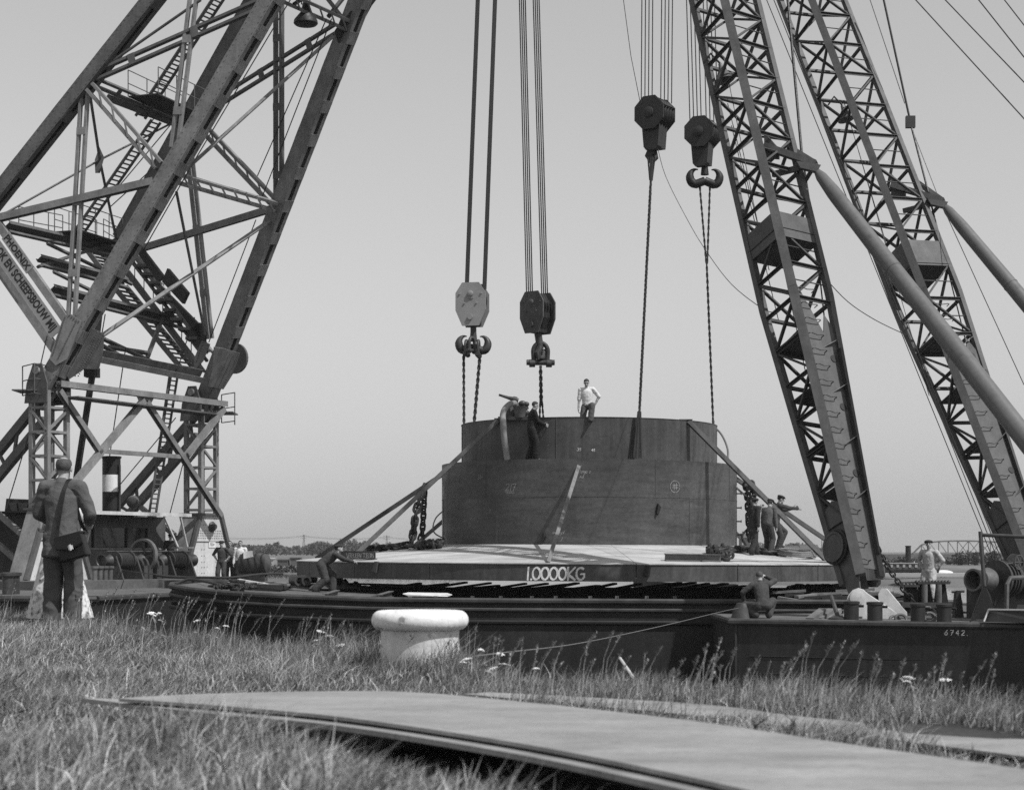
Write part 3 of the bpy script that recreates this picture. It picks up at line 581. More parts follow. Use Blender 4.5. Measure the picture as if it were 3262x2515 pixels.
# ------------------------------------------------------------------ chains (links share one mesh)
def link_mesh(L_, W_, r):
    pts = []
    for i in range(6): a = math.pi * i / 5 - math.pi / 2; pts.append((math.cos(a) * W_ / 2, 0, L_ / 2 - W_ / 2 + math.sin(a + math.pi / 2) * 0 + 0))
    pts = [V(W_ / 2 * math.cos(a), 0, (L_ / 2 - W_ / 2) * (1 if math.sin(a) >= 0 else -1) + W_ / 2 * math.sin(a)) for a in [tau * i / 16 + .001 for i in range(16)]]
    return MB().tube(pts, r, 6, True)
LINKS = {}
def chain(path, L_, W_, r, label, group=None, mats='chain', jitter=0.0, stud=False):
    key = (L_, W_, r)
    if key not in LINKS:
        lm = link_mesh(L_, W_, r)
        if stud: lm.cyl((-W_ / 2, 0, 0), (W_ / 2, 0, 0), r * .7, r * .7, 6)
        LINKS[key] = lm.mesh('link', True); LINKS[key].materials.append(M[mats])
    path = [V(p) for p in path]; pitch = L_ - 2.4 * r; e = thing('chain', path[0], label, 'chain', group); acc = 0.0; k = 0; i = 0; pos = path[0].copy()
    pts = [pos.copy()]
    while i < len(path) - 1:
        d = path[i + 1] - pos
        if d.length < pitch - acc: acc += d.length; pos = path[i + 1].copy(); i += 1
        else: pos = pos + d.normalized() * (pitch - acc); acc = 0; pts.append(pos.copy())
    for j in range(len(pts) - 1):
        d = pts[j + 1] - pts[j]; m = (pts[j + 1] + pts[j]) / 2
        o = bpy.data.objects.new('link', LINKS[key]); COL.objects.link(o); o.location = m
        qd = d.normalized().to_track_quat('Z', 'Y'); rot = qd.to_matrix() @ Matrix.Rotation((math.pi / 2 if j % 2 else 0) + .5 + random.uniform(-jitter, jitter), 3, 'Z')
        o.rotation_euler = rot.to_euler(); attach(o, e)
    return e
# left strands hanging from the prop down to the roof
pA = V(-4.75, 53.9, 0); top = at(1350, 1545, 55.2)
chain([top, at(1335, 1590, 55.1), at(1322, 1650, 55.0), at(1316, 1700, 54.9), roofp(1308, 54.8, .12)], .32, .2, .045, 'heavy stud chain hanging left of caisson, the left strand', None, stud=True)
chain([at(1354, 1545, 55.6), at(1350, 1620, 55.5), at(1345, 1700, 55.4), roofp(1335, 55.3, .12)], .26, .16, .036, 'slacker chain hanging left of caisson, the right strand', None)
chain([roofp(1155, 55.2, .08), roofp(1185, 55.5, .1), roofp(1225, 55.4, .1), roofp(1265, 55.1, .1), roofp(1305, 55.3, .12)], .32, .2, .045, 'heavy chain trailing over the left edge of caisson roof', None, jitter=.6)
pts = [roofp(1300, 54.6, .1)]
for i in range(16): pts.append(roofp(1330 + 5 * i + 8 * math.sin(i * 2.2), 54.0 + .7 * math.sin(i * 1.7), .10 + .05 * (i % 2)))
chain(pts, .3, .19, .045, 'heap of chain against foot of the lower cylinder at left', None, jitter=1.2)
# right strands
chain([at(2376, 1540, 56.2), at(2382, 1580, 56.1), at(2385, 1640, 56.0), roofp(2388, 56.0, .1)], .26, .17, .04, 'heavy chain hanging at right of caisson beside the man in dark coat', None)
chain([at(2393, 1535, 56.6), at(2399, 1575, 56.5), at(2396, 1625, 56.4), roofp(2398, 56.3, .1)], .26, .17, .04, 'second chain hanging at right of caisson, further from the cylinder', None)
MB_ = []
pts = []
for i in range(22): pts.append(roofp(2262 + 3.0 * i + 12 * math.sin(i * 1.9), 50.6 - .02 * i + .6 * math.sin(i * 1.3), .08 + .06 * (i % 3)))
chain(pts, .3, .19, .045, 'heap of heavy chain on the right front roof of caisson', None, jitter=1.3)
chain([roofp(2300, 51.4, .08), roofp(2350, 51.9, .08), roofp(2400, 52.2, .08), roofp(2440, 51.8, .08), roofp(2480, 52.0, .08), roofp(2530, 51.6, .1)], .3, .19, .045, 'chain stretched behind the workmen on right roof of caisson', None, jitter=1.0)
chain([roofp(2290, 49.6, .10), roofp(2300, 49.2, .10), roofp(2318, 49.0, .06)], .32, .2, .05, 'few chain links lying over end of the plain I-beam', None, jitter=1.0)
# coil of rope on the right
pts = [roofp(2535 + 62 * math.cos(i * .45) * (1 - i * .004), 52.2 + 1.0 * math.sin(i * .45), .05 + .0035 * i) for i in range(44)]
tag(MB().tube(pts, .035, 7).build('rope_coil', M['rope_pale'], None, True), 'pale coil of rope on the right roof of the caisson', 'rope')
# hoses
def bez(p, k=10):
    out_ = []
    P_ = [V(x) for x in p]
    for i in range(len(P_) - 1):
        a, b, c, d = P_[max(i - 1, 0)], P_[i], P_[i + 1], P_[min(i + 2, len(P_) - 1)]
        for j in range(k):
            t = j / k; out_.append(.5 * ((2 * b) + (c - a) * t + (2 * a - 5 * b + 4 * c - d) * t * t + (3 * b - a - 3 * c + d) * t ** 3))
    return out_ + [P_[-1]]
tag(MB().tube(bez([at(2225, 1348, 56), at(2262, 1353, 56.2), at(2296, 1380, 56.3), at(2318, 1430, 56.2), at(2320, 1490, 56.0), at(2345, 1550, 56), at(2395, 1600, 56.2), at(2398, 1660, 56.8), at(2365, 1705, 56.6), at(2375, 1735, 56.2)]), .035, 8).build('hose', M['hose'], None, True), 'pale hose looping off upper rim down right side of caisson', 'hose')
tag(MB().tube(bez([at(1412, 1626, 55.8), at(1388, 1650, 55.5), at(1379, 1682, 55.4), at(1388, 1700, 55.5), at(1412, 1713, 55.8)]), .022, 8).build('hose', M['hose'], None, True), 'thin hose loop at left foot of the lower cylinder', 'hose')
# ------------------------------------------------------------------ left floating crane (sheer-leg derrick)
UH = V(.461, .888, 0).normalized(); FH = V(.888, -.461, 0).normalized()        # along the foot axis, and the way the jib leans
LF = V((186 - CX) * 64 / F, 64, 6.6); RF = V((668 - CX) * 72.7 / F, 72.7, 6.6); HEAD = V(.81, 61, 34.3); HEAD2 = HEAD - FH * 1.2
KL = V(-19.57, 65.6, 12.1); KR = V(-16.35, 74.8, 13.08)
FP, RP, SL, SR = plane3(LF, RF, HEAD), plane3(KL, KR, HEAD2), plane3(LF, KL, HEAD), plane3(RF, KR, HEAD)
BPL = plane3(LF, RF, (KL + KR) / 2); DK, PL = -1.30, -1.0
lc = thing('floating_crane', V(-16, 66, -3), 'grey sheer-leg floating crane at left with lettered beam and black-and-white funnel', 'crane')
def chord(a, b, size, name='jib_chord', step=1.38, mats=('crane_grey', 'crane_grey'), first=1.2):
    """box chord: two solid webs, the other two faces open between riveted batten plates"""
    d = (b - a).normalized(); u = (UH - d * UH.dot(d)).normalized(); f = u.cross(d).normalized()
    if f.dot(FH) < 0: f = -f
    h = size / 2; o = MB()
    for s_ in (-1, 1):
        o.beam(a + u * s_ * h, b + u * s_ * h, .03, size, f)                      # webs
        for t_ in (-1, 1):
            c_ = u * s_ * (h - .075) + f * t_ * (h + .011); o.beam(a + c_, b + c_, .19, .022, f)   # flanges
    o.beam(a + u * .0 - f * (h - .1), b - f * (h - .1), size * .8, .02, f)
    ch = o.build(name, M[mats[0]], lc); L_ = (b - a).length; k = first; r = MB()
    while k < min(L_, 24):
        c_ = a + d * k; Rm = Matrix((u, f, d)).transposed()
        MB().box(c_ + f * (h + .035), (size * .98, .022, .48), Rm).build('batten_plate', M[mats[1]], ch)
        MB().box(c_ - f * (h + .035), (size * .98, .022, .48), Rm).build('batten_plate', M[mats[1]], ch)
        for ii in (-.4, -.2, 0, .2, .4):
            for jj in (-.24, 0, .24):
                if abs(ii) < .3 and jj == 0: continue
                r.box(c_ + f * (h + .052) + u * ii * size + d * jj, (.035, .018, .035), Rm)
        k += step
    k = .3
    while k < 22:
        for s_ in (-1, 1): r.box(a + d * k - u * (h + .02) + f * s_ * h * .8, (.018, .04, .04), Rm)
        k += .22
    rv = r.build('rivets', M[mats[0]], ch); rv['kind'] = 'stuff'
    return ch
chord(LF + (HEAD - LF).normalized() * -1.2, HEAD, .56); chord(RF + (HEAD - RF).normalized() * -1.2, HEAD, .56)
chord(KL, HEAD2, .5, mats=('crane_mid', 'crane_mid'), step=2.6, first=2.5); chord(KR, HEAD2, .5, mats=('crane_mid', 'crane_mid'), step=2.6, first=2.5)
MB().box(HEAD - FH * .5, (2.2, 2.2, 1.6)).build('jib_head', M['crane_mid'], lc)
def mem(pl, a, b, w_=.2, h=.2, name='jib_brace', m='crane_grey', kind='box', off=0.0):
    p, q = on(*a, pl), on(*b, pl); n_ = pl[1] if pl[1].y < 0 else -pl[1]; p = p + n_ * off; q = q + n_ * off; o = MB()
    if kind == 'box': o.beam(p, q, w_, h, n_)
    elif kind == 'chan': o.chan(p, q, w_, h, .025, n_)
    elif kind == 'i': o.ibeam(p, q, w_, h, .025, n_)
    elif kind == 'rod': o.cyl(p, q, w_, w_, 8)
    elif kind == 'pair':
        d, s_, u = frame(q - p, n_)
        for k in (-1, 1): o.prof([(-.05, -h / 2), (.05, -h / 2), (.05, h / 2), (-.05, h / 2)], p + s_ * k * w_ / 2, q + s_ * k * w_ / 2, n_)
    elif kind == 'laced':
        d, s_, u = frame(q - p, n_); L_ = (q - p).length
        for k in (-1, 1): o.prof([(-.055, -h / 2), (.055, -h / 2), (.055, h / 2), (-.055, h / 2)], p + s_ * k * w_ / 2, q + s_ * k * w_ / 2, n_)
    ob = o.build(name, M[m], lc)
    if kind in ('pair', 'laced'):
        d, s_, u = frame(q - p, n_); L_ = (q - p).length; st = 2.6 if kind == 'pair' else .8; k = st * .6
        while k < L_ - .3:
            c = p + d * k
            if kind == 'pair': MB().box(c + u * (h / 2 + .012), (w_ + .1, .02, .28), Matrix((s_, u, d)).transposed()).build('batten_plate', M[m], ob)
            else: MB().beam(c - s_ * w_ / 2 + u * (h / 2 + .012), c + s_ * w_ / 2 + d * st * .7 + u * (h / 2 + .012), .07, .015, u).build('lacing_bar', M[m], ob)
            k += st
    return ob
# left side plane
mem(SL, (-62, 630), (230, 1043), .28, .24, 'sign_beam', m='crane_grey', off=.05); mem(SL, (-84, 737), (203, 1149), .32, .24, 'sign_beam', m='crane_grey', off=.05)
mem(SL, (-30, 738), (30, 742), .1, .1)
mem(SL, (270, 285), (228, 1005), .27, .16, 'jib_post', kind='pair')
mem(SL, (292, 280), (512, 532), .30, .22, kind='laced', off=.1)
mem(SL, (-70, 712), (492, 579), .26, .24, kind='i', off=.05)
mem(SL, (305, 242), (840, 8), .30, .18, kind='pair', m='crane_mid')
mem(SL, (616, -10), (556, 470), .26, .16, 'jib_post', kind='pair')
mem(SL, (330, 215), (640, 0), .05, .05, kind='rod', m='crane_mid')
# rear plane
mem(RP, (305, 262), (600, 385), .28, .2, kind='pair', m='crane_mid'); mem(RP, (345, 312), (606, 412), .22, .2, m='crane_mid')
mem(RP, (285, 290), (318, 510), .09, .06, 'tie_rod', m='crane_mid'); mem(RP, (318, 510), (372, 770), .09, .06, 'tie_rod', m='crane_mid')
mem(RP, (-20, 700), (317, 510), .07, .05, 'tie_rod', m='crane_mid'); mem(RP, (317, 510), (548, 392), .07, .05, 'tie_rod', m='crane_mid')
p = on(317, 510, RP); MB().prism([p + V(-.16, -.03, -.5), p + V(.02, -.03, -.5), p + V(.18, -.03, .1), p + V(0, -.03, .5), p + V(-.18, -.03, .0)], (0, .04, 0)).build('gusset_plate', M['crane_mid'], lc)
# bottom plane: cross girders between the feet and the knees
for a, b, w_ in (((22, 716), (385, 800), .34), ((125, 822), (402, 895), .30), ((165, 918), (560, 1018), .34)):
    mem(BPL, a, b, .16, w_, 'cross_girder', 'crane_mid', 'i'); mem(BPL, (a[0] + 6, a[1] + 22), (b[0] + 6, b[1] + 22), .1, .12, 'cross_girder', 'crane_mid')
mem(BPL, (150, 775), (420, 905), .12, .1, m='crane_mid'); mem(BPL, (120, 850), (370, 770), .10, .1, m='crane_mid'); mem(BPL, (170, 865), (440, 1000), .12, .1, m='crane_mid')
mem(FP, (296, 1136), (640, 1206), .24, .34, 'foot_girder', 'crane_grey', 'i'); mem(FP, (290, 1124), (640, 1192), .4, .05, 'foot_girder', 'crane_mid')
mem(BPL, (310, 1070), (500, 1160), .12, .14, m='crane_mid'); mem(BPL, (312, 1092), (385, 1135), .12, .14, m='crane_mid'); mem(BPL, (345, 1105), (475, 1125), .12, .14, m='crane_mid'); mem(BPL, (520, 1005), (465, 1150), .14, .14, m='crane_mid')
# right side plane
mem(SR, (432, 805), (674, 1120), .14, .34, 'walkway_beam', kind='chan'); mem(SR, (404, 858), (648, 1180), .14, .30, 'walkway_beam', m='crane_mid', kind='chan')
mem(SR, (420, 830), (660, 1150), .10, .12, 'walkway_beam', m='crane_mid')
mem(SR, (594, 400), (668, 1078), .26, .16, 'jib_post', kind='pair')
mem(SR, (452, 791), (892, 657), .26, .24, kind='i')
mem(SR, (606, 380), (1066, 93), .32, .18, kind='pair', m='crane_mid')
mem(SR, (652, 412), (868, 640), .30, .22, kind='laced')
mem(SR, (888, -10), (888, 655), .30, .2, 'jib_post', kind='pair', m='crane_mid')
# front plane
mem(FP, (545, 562), (905, 666), .30, .24, kind='laced')
mem(FP, (300, 1086), (905, 672), .07, .16, 'tie_bar'); mem(FP, (562, 611), (653, 1066), .07, .08, 'tie_bar', 'crane_mid'); mem(FP, (598, 535), (1062, 115), .06, .12, 'tie_bar')
mem(FP, (900, -12), (1112, 82), .34, .34, kind='laced', m='crane_mid'); mem(FP, (935, 15), (1050, -60), .1, .1, m='crane_mid'); mem(FP, (1045, 55), (1120, -40), .12, .12, m='crane_mid'); mem(FP, (1000, -60), (1100, 70), .12, .12, m='crane_mid')
p = [on(a, b, FP) for a, b in ((1065, 100), (1090, 60), (1190, -30), (1240, -60), (1180, 20), (1120, 130), (1085, 160))]; MB().prism(p, FH * .06).build('gusset_plate', M['crane_dark'], lc)
# gussets on the front chords
for px, py, s_ in ():
    c = on(px, py, FP) - UH * .36; d = (HEAD - LF).normalized(); f = UH.cross(d).normalized(); g = [(-.5, -s_), (.5, -s_), (.6, 0), (.5, s_), (-.5, s_), (-.7, 0)]
    MB().prism([c + f * a * .9 + d * b for a, b in g], -UH * .03).build('gusset_plate', M['crane_grey'], lc)
# foot gussets with rivet rows
def gusset(pts, pl, off, rows, m='crane_grey'):
    n_ = pl[1] if pl[1].y < 0 else -pl[1]; o = MB().prism([on(*p, pl) + n_ * off for p in pts], n_ * .03).build('foot_gusset', M[m], lc); r = MB()
    for (a, b, k) in rows:
        for i in range(k): c = on(lerp(a[0], b[0], i / (k - 1)), lerp(a[1], b[1], i / (k - 1)), pl) + n_ * (off + .04); r.box(c, (.045, .03, .045))
    rv = r.build('rivets', M['crane_mid'], o); rv['kind'] = 'stuff'
gusset([(222, 1012), (246, 1008), (278, 1030), (232, 1150), (196, 1170), (176, 1148)], SL, .36, [((226, 1018), (188, 1135), 16), ((262, 1030), (206, 1145), 16), ((240, 1012), (270, 1030), 5)])
gusset([(272, 1030), (308, 1046), (306, 1100), (292, 1160), (246, 1158), (196, 1192), (190, 1180)], FP, .36, [((286, 1040), (215, 1180), 20), ((296, 1044), (225, 1180), 20), ((304, 1050), (250, 1140), 14)])
gusset([(660, 1090), (690, 1095), (742, 1110), (730, 1160), (690, 1225), (640, 1215), (652, 1170)], FP, .36, [((735, 1115), (688, 1215), 18), ((722, 1112), (676, 1212), 18), ((710, 1110), (664, 1208), 18)])
gusset([(664, 1085), (690, 1096), (668, 1150), (640, 1180), (640, 1140)], SR, .36, [((668, 1092), (648, 1150), 8)])
MB().lathe([(.62, -.06), (.62, .06)], on(736, 1142, FP) + FH * .2, 28, UH).build('sheave_guard', M['crane_mid'], lc)
# sign boards
def board(a, b, hpx, text, off, name='sign_board', z0=.16, z1=.84, tw=.93, mm='sign_white', t0=.03):
    n_ = SL[1] if SL[1].y < 0 else -SL[1]; p, q = on(*a, SL) + n_ * off, on(*b, SL) + n_ * off; d = (q - p).normalized(); up = n_.cross(d)
    if up.z < 0: up = -up
    H_ = hpx * 65 / F; o = MB().prism([p - up * H_ / 2, q - up * H_ / 2, q + up * H_ / 2, p + up * H_ / 2], n_ * .03).build(name, M[mm], lc)
    L_ = (q - p).length
    text_mesh(text, p - up * H_ / 2 + d * L_ * t0 + up * H_ * z0 + n_ * .032, d, up, H_ * (z1 - z0), L_ * tw, M['black_paint'], 'lettering', o, .034, n_)
board((-70, 700), (186, 1066), 50, 'DOK EN SCHEEPSBOUW MIJ', .12, tw=.735, t0=.232, z0=.13, z1=.87)
board((46, 762), (124, 872), 34, 'PHOENIX', .55)
# stairs and ladders
def flight(pl, a, b, width, n, name='stair', tread=.26, m='crane_mid', tm='crane_mid'):
    p, q = on(*a, pl), on(*b, pl); d = (q - p).normalized(); s_ = UH if abs(d.dot(UH)) < .8 else FH
    if name == 'stair': s_ = UH
    o = MB()
    for k in (-1, 1): o.beam(p + s_ * k * width / 2, q + s_ * k * width / 2, .05, .22, s_.cross(d))
    ob = o.build(name, M[m], lc)
    for i in range(n): MB().box(lerp(p, q, (i + .5) / n), (width, tread, .035), Matrix((s_, UP.cross(s_), UP)).transposed()).build('tread', M[tm], ob)
    return p, q, s_
flight(SR, (378, 908), (612, 1190), .95, 20); flight(SR, (266, 755), (346, 862), .95, 9)
def ladder(p, q, s_, width, n, name='ladder', r=.035, m='crane_mid', parent=None):
    o = MB()
    for k in (-1, 1): o.cyl(p + s_ * k * width / 2, q + s_ * k * width / 2, r, r, 6)
    for i in range(n): c = lerp(p, q, (i + .5) / n); o.cyl(c - s_ * width / 2, c + s_ * width / 2, r * .6, r * .6, 5)
    return o.build(name, M[m], parent or lc)
for a, b, n in (((236, 775), (502, 392), 30), ((452, 380), (716, -20), 32)):
    p, q = on(*a, RP) + V(0, -.3, 0), on(*b, RP) + V(0, -.3, 0); ladder(p, q, UH, .55, n, r=.06)
    MB().tube([p + FH * .6 + UP * .4 - UH * .4, q + FH * .6 + UP * .4 - UH * .4], .022, 5).build('handrail', M['crane_mid'], lc)
# platforms with railings
def platform(pl, a, b, depth, name='platform', posts=4, rail=1.0, planks=5):
    p, q = on(*a, pl), on(*b, pl); p = p + V(0, -.2, 0); q = q + V(0, -.2, 0); q.z = p.z = (p.z + q.z) / 2; d = (q - p).normalized(); s_ = d.cross(UP)
    e = part_empty(name, p, lc)
    for k in range(planks): c = (k + .5) / planks * depth; MB().beam(p + s_ * c, q + s_ * c, depth / planks * .9, .05).build('plank', M['crane_dark'], e)
    for side in (0, depth):
        o = MB()
        for i in range(posts): c = lerp(p, q, i / (posts - 1)) + s_ * side; o.cyl(c, c + UP * rail, .022, .022, 5)
        for h in (.5, 1.0): o.cyl(p + s_ * side + UP * rail * h, q + s_ * side + UP * rail * h, .02, .02, 5)
        o.build('railing', M['crane_mid'], e)
platform(RP, (412, 330), (585, 372), 1.3); platform(RP, (178, 752), (312, 772), 1.2)
# railing along the walkway flights
for pl, a, b, n in ((SR, (400, 815), (640, 1120), 9), (SR, (330, 735), (440, 800), 4), (BPL, (60, 700), (200, 726), 4)):
    o = MB(); p, q = on(*a, pl), on(*b, pl)
    for i in range(n): c = lerp(p, q, i / (n - 1)); o.cyl(c - UP * .55, c + UP * .5, .022, .022, 5)
    for h in (0, .5): o.cyl(p + UP * h, q + UP * h, .02, .02, 5)
    o.build('handrail', M['crane_mid'], lc)
# plates and machinery guards on the right walkway
for pts in (((440, 805), (452, 790), (525, 885), (505, 900)), ((537, 858), (601, 935), (585, 970), (520, 900)), ((505, 905), (640, 1040), (645, 1090), (575, 995)), ((325, 792), (390, 748), (400, 775), (355, 835)), ((640, 1030), (655, 1060), (650, 1130), (600, 1060))):
    MB().prism([on(*p, SR) + V(0, -.3, 0) for p in pts], V(.3, .5, 0) * .3).build('machinery_guard', M['crane_dark'], lc)
for a, b in (((455, 850), (560, 985)), ((520, 960), (640, 1110))):
    for i in range(5): p = on(lerp(a[0], b[0], i / 5), lerp(a[1], b[1], i / 5), SR); MB().box(p, (.5, .9, .12)).build('bearing_block', M['crane_mid'], lc)
# lamp hung from the head bracing
lp = on(974, 45, FP); lo = part_empty('lamp', lp, lc)
MB().lathe([(.06, .55), (.12, .35), (.16, .1), (.42, -.22), (.44, -.34), (.38, -.40), (.1, -.42)], lp, 18).build('lamp_shade', M['black_paint'], lo, True)
MB().tube([lp + UP * .5 + V(-.15, 0, .5), lp + V(-.15, 0, .35), lp + V(.15, 0, .35), lp + UP * .5 + V(.15, 0, .5)], .025, 6).build('lamp_bracket', M['black_paint'], lo)
# ---- portal tower
def uf(base, u, f, z): return base + UH * u + FH * f + UP * (z - base.z)
PF = (LF - FH * .04, FH)
def column(B, nm):
    B = B - FH * .42
    e = part_empty(nm, uf(B, 0, 0, 1.5), lc)
    cs_ = [(-.5, -.36), (.5, -.36), (.5, .36), (-.5, .36)]
    for u, f in cs_: MB().beam(uf(B, u, f, 1.5), uf(B, u, f, 5.75), .17, .17, FH).build('post', M['crane_grey'], e)
    for k, (i, j) in enumerate(((0, 1), (1, 2), (2, 3), (3, 0))):
        (u0, f0), (u1, f1) = cs_[i], cs_[j]; zs = [1.7 + i_ * .86 for i_ in range(5)]
        for m_, z in enumerate(zs):
            MB().beam(uf(B, u0 * 1.1, f0 * 1.1, z), uf(B, u1 * 1.1, f1 * 1.1, z), .09, .09, UP).build('lacing_bar', M['crane_grey'], e)
            if m_ < 4:
                a, b = ((u0, f0), (u1, f1)) if m_ % 2 == k % 2 else ((u1, f1), (u0, f0))
                MB().beam(uf(B, a[0] * 1.12, a[1] * 1.12, z), uf(B, b[0] * 1.12, b[1] * 1.12, z + .86), .07, .09, UP).build('lacing_bar', M['crane_grey'], e)
    MB().box(uf(B, 0, -.1, 6.0), (.9, .7, .6), Matrix((UH, FH, UP)).transposed()).build('hinge_block', M['crane_mid'], e)
    for s_ in (-1, 1): MB().prism([uf(B, s_ * .58, -.6, 5.3), uf(B, s_ * .58, .45, 5.3), uf(B, s_ * .58, .45, 6.0), uf(B, s_ * .58, .2, 6.7), uf(B, s_ * .58, -.2, 6.7), uf(B, s_ * .58, -.5, 6.0)], UH * .05 * s_).build('hinge_cheek', M['crane_mid'], e)
    MB().lathe([(.14, -.72), (.14, .72)], uf(B, 0, 0, 6.45), 16, UH).build('hinge_pin', M['crane_grey'], e, True)
    # pyramid foot
    b_ = part_empty('leg_base', uf(B, 0, 0, PL), lc); t, w2 = .62, 1.62
    MB().prism([uf(B, -t, .40, 1.5), uf(B, t, .40, 1.5), uf(B, w2, .40, PL), uf(B, -w2, .40, PL)], FH * .03).build('front_plate', M['crane_pale'], b_)
    MB().prism([uf(B, -t, -.40, 1.5), uf(B, t, -.40, 1.5), uf(B, w2, -.40, PL), uf(B, -w2, -.40, PL)], -FH * .03).build('back_plate', M['crane_pale'], b_)
    for s_ in (-1, 1):
        MB().prism([uf(B, s_ * t, -.42, 1.5), uf(B, s_ * t, .47, 1.5), uf(B, s_ * w2, .47, PL), uf(B, s_ * w2, -.42, PL)], UH * .05 * s_).build('side_plate', M['crane_grey'], b_)
        MB().beam(uf(B, s_ * (t + .06), .48, 1.5), uf(B, s_ * (w2 + .06), .48, PL), .16, .14, FH).build('edge_angle', M['crane_mid'], b_)
    MB().box(uf(B, 0, 0, 1.53), (1.5, 1.1, .08), Matrix((UH, FH, UP)).transposed()).build('cap_plate', M['crane_mid'], b_)
    MB().box(uf(B, 0, .45, .42), (2.2, .02, .025), Matrix((UH, FH, UP)).transposed()).build('seam', M['crane_mid'], b_)
    r = MB()
    for row in range(4):
        for i in range(16): r.box(uf(B, (i - 7.5) * .11 * (1 + .03 * row), .44, .86 - row * .10), (.03, .025, .03), Matrix((UH, FH, UP)).transposed())
    for z in (1.35, 1.1, .1, -.15, -.4, -.62, -.85):
        for u in (-.42, -.3, .3, .42): r.box(uf(B, u * (1.0 if z > .9 else 1.3), .44, z), (.03, .025, .03), Matrix((UH, FH, UP)).transposed())
    rv = r.build('rivets', M['crane_mid'], b_); rv['kind'] = 'stuff'
    MB().lathe([(.2, 0), (.22, .06), (.14, .16), (.1, .22)], uf(B, .1, .43, 1.02), 14, FH).build('boss', M['machine'], b_, True)
    return e, b_
eL, bL = column(LF, 'portal_column'); eR, bR = column(RF, 'portal_column')
RFb = RF - FH * .42
np_ = MB().prism([uf(RFb, -.1, .445, .18), uf(RFb, .34, .445, .18), uf(RFb, .34, .445, .42), uf(RFb, -.1, .445, .42)], FH * .012).build('number_plate', M['white_paint'], bR)
text_mesh('7224', uf(RFb, -.04, .46, .25), UH, UP, .11, .3, M['black_paint'], 'lettering', bR, .01, FH)
def pm(a, b, w_, h, kind='box', m='crane_grey', off=.12):
    p, q = on(*a, PF) + FH * off, on(*b, PF) + FH * off; o = MB()
    (o.beam(p, q, w_, h, FH) if kind == 'box' else o.chan(p, q, h, w_, .03, FH) if kind == 'chan' else o.ibeam(p, q, h, w_, .03, FH))
    o.build('portal_brace', M[m], lc)
pm((178, 1222), (710, 1287), .28, .22, 'i', 'crane_grey'); pm((184, 1238), (316, 1436), .2, .2, 'chan'); pm((450, 1276), (228, 1540), .24, .2); pm((461, 1274), (698, 1636), .22, .2, 'chan'); pm((705, 1302), (588, 1449), .22, .2); pm((322, 1437), (564, 1454), .16, .16)
for pts in (((428, 1262), (482, 1268), (470, 1290), (440, 1288)), ((288, 1420), (320, 1425), (328, 1442), (302, 1448)), ((575, 1440), (596, 1445), (590, 1462), (568, 1455))): MB().prism([on(*p, PF) + FH * .10 for p in pts], FH * .03).build('gusset_plate', M['crane_grey'], lc)
MB().beam(uf(LF, .3, .2, 5.55), uf(RF, -.3, .2, 5.55), .9, .05).build('portal_walkway', M['crane_mid'], lc)
# raking back legs
for B in (LF, RF):
    for o_, z0 in ((0, 5.75), (.95, 4.75)):
        MB().beam(uf(B, 0, -.5 - o_ * .1, z0), uf(B, 0, -8.0 + o_ * 1.05, -1.0), .3, .26, UH).build('back_leg', M['crane_mid'], lc)
    for i in range(8):
        t = (i + .5) / 8; a = lerp(uf(B, 0, -.5, 5.75), uf(B, 0, -8.0, -1.0), t); b = lerp(uf(B, 0, -.6, 4.75), uf(B, 0, -6.95, -1.0), t + (.05 if i % 2 else -.02)); MB().beam(a, b, .1, .1, UH).build('back_leg_lacing', M['crane_mid'], lc)
    MB().beam(uf(B, 0, -4.2, 2.3), uf(B, 0, -.3, -.3), .18, .18, UH).build('back_leg_strut', M['crane_grey'], lc); MB().beam(uf(B, 0, -5.0, 1.7), uf(B, 0, -1.2, -.8), .18, .18, UH).build('back_leg_strut', M['crane_grey'], lc)
    MB().beam(uf(B, 0, -6.3, .4), uf(B, 0, -5.4, -1.0), .26, .2, UH).build('back_leg_strut', M['crane_grey'], lc)
def cage(pts, z0, z1, parent):
    o = MB()
    for p in pts: o.cyl(V(p.x, p.y, z0), V(p.x, p.y, z1), .025, .025, 5)
    for z in (z0, (z0 + z1) / 2, z1):
        for a, b in zip(pts, pts[1:]): o.cyl(V(a.x, a.y, z), V(b.x, b.y, z), .022, .022, 5)
    o.build('railing', M['crane_mid'], parent)
a = [at(px, 1200, Y) for px, Y in ((72, 64.2), (110, 63.2), (178, 64.5))]; cage(a, 5.6, 6.65, lc)
a = [at(px, 1300, Y) for px, Y in ((706, 73.5), (748, 72.5), (748, 74.5))]; cage(a, 5.3, 6.45, lc)
MB().box(at(92, 1246, 64.2), (.9, 1.2, .05)).build('platform', M['crane_mid'], lc); MB().box(at(727, 1316, 73.5), (.6, 1.4, .05)).build('platform', M['crane_mid'], lc)
ladder(at(485, 1640, 71.5), at(556, 1190, 71.5), UH, .42, 30, r=.05, m='crane_mid'); MB().cyl(at(475, 1640, 71), at(540, 1195, 71), .045, .045, 6).build('handrail', M['crane_mid'], lc)
# dark screw spindle down the portal
MB().tube([at(318, 985, 67), at(296, 1180, 67), at(236, 1570, 67)], .13, 8).build('luffing_spindle', M['black_paint'], lc); MB().box(at(293, 1186, 67), (.5, .5, .36)).build('spindle_nut', M['black_paint'], lc)
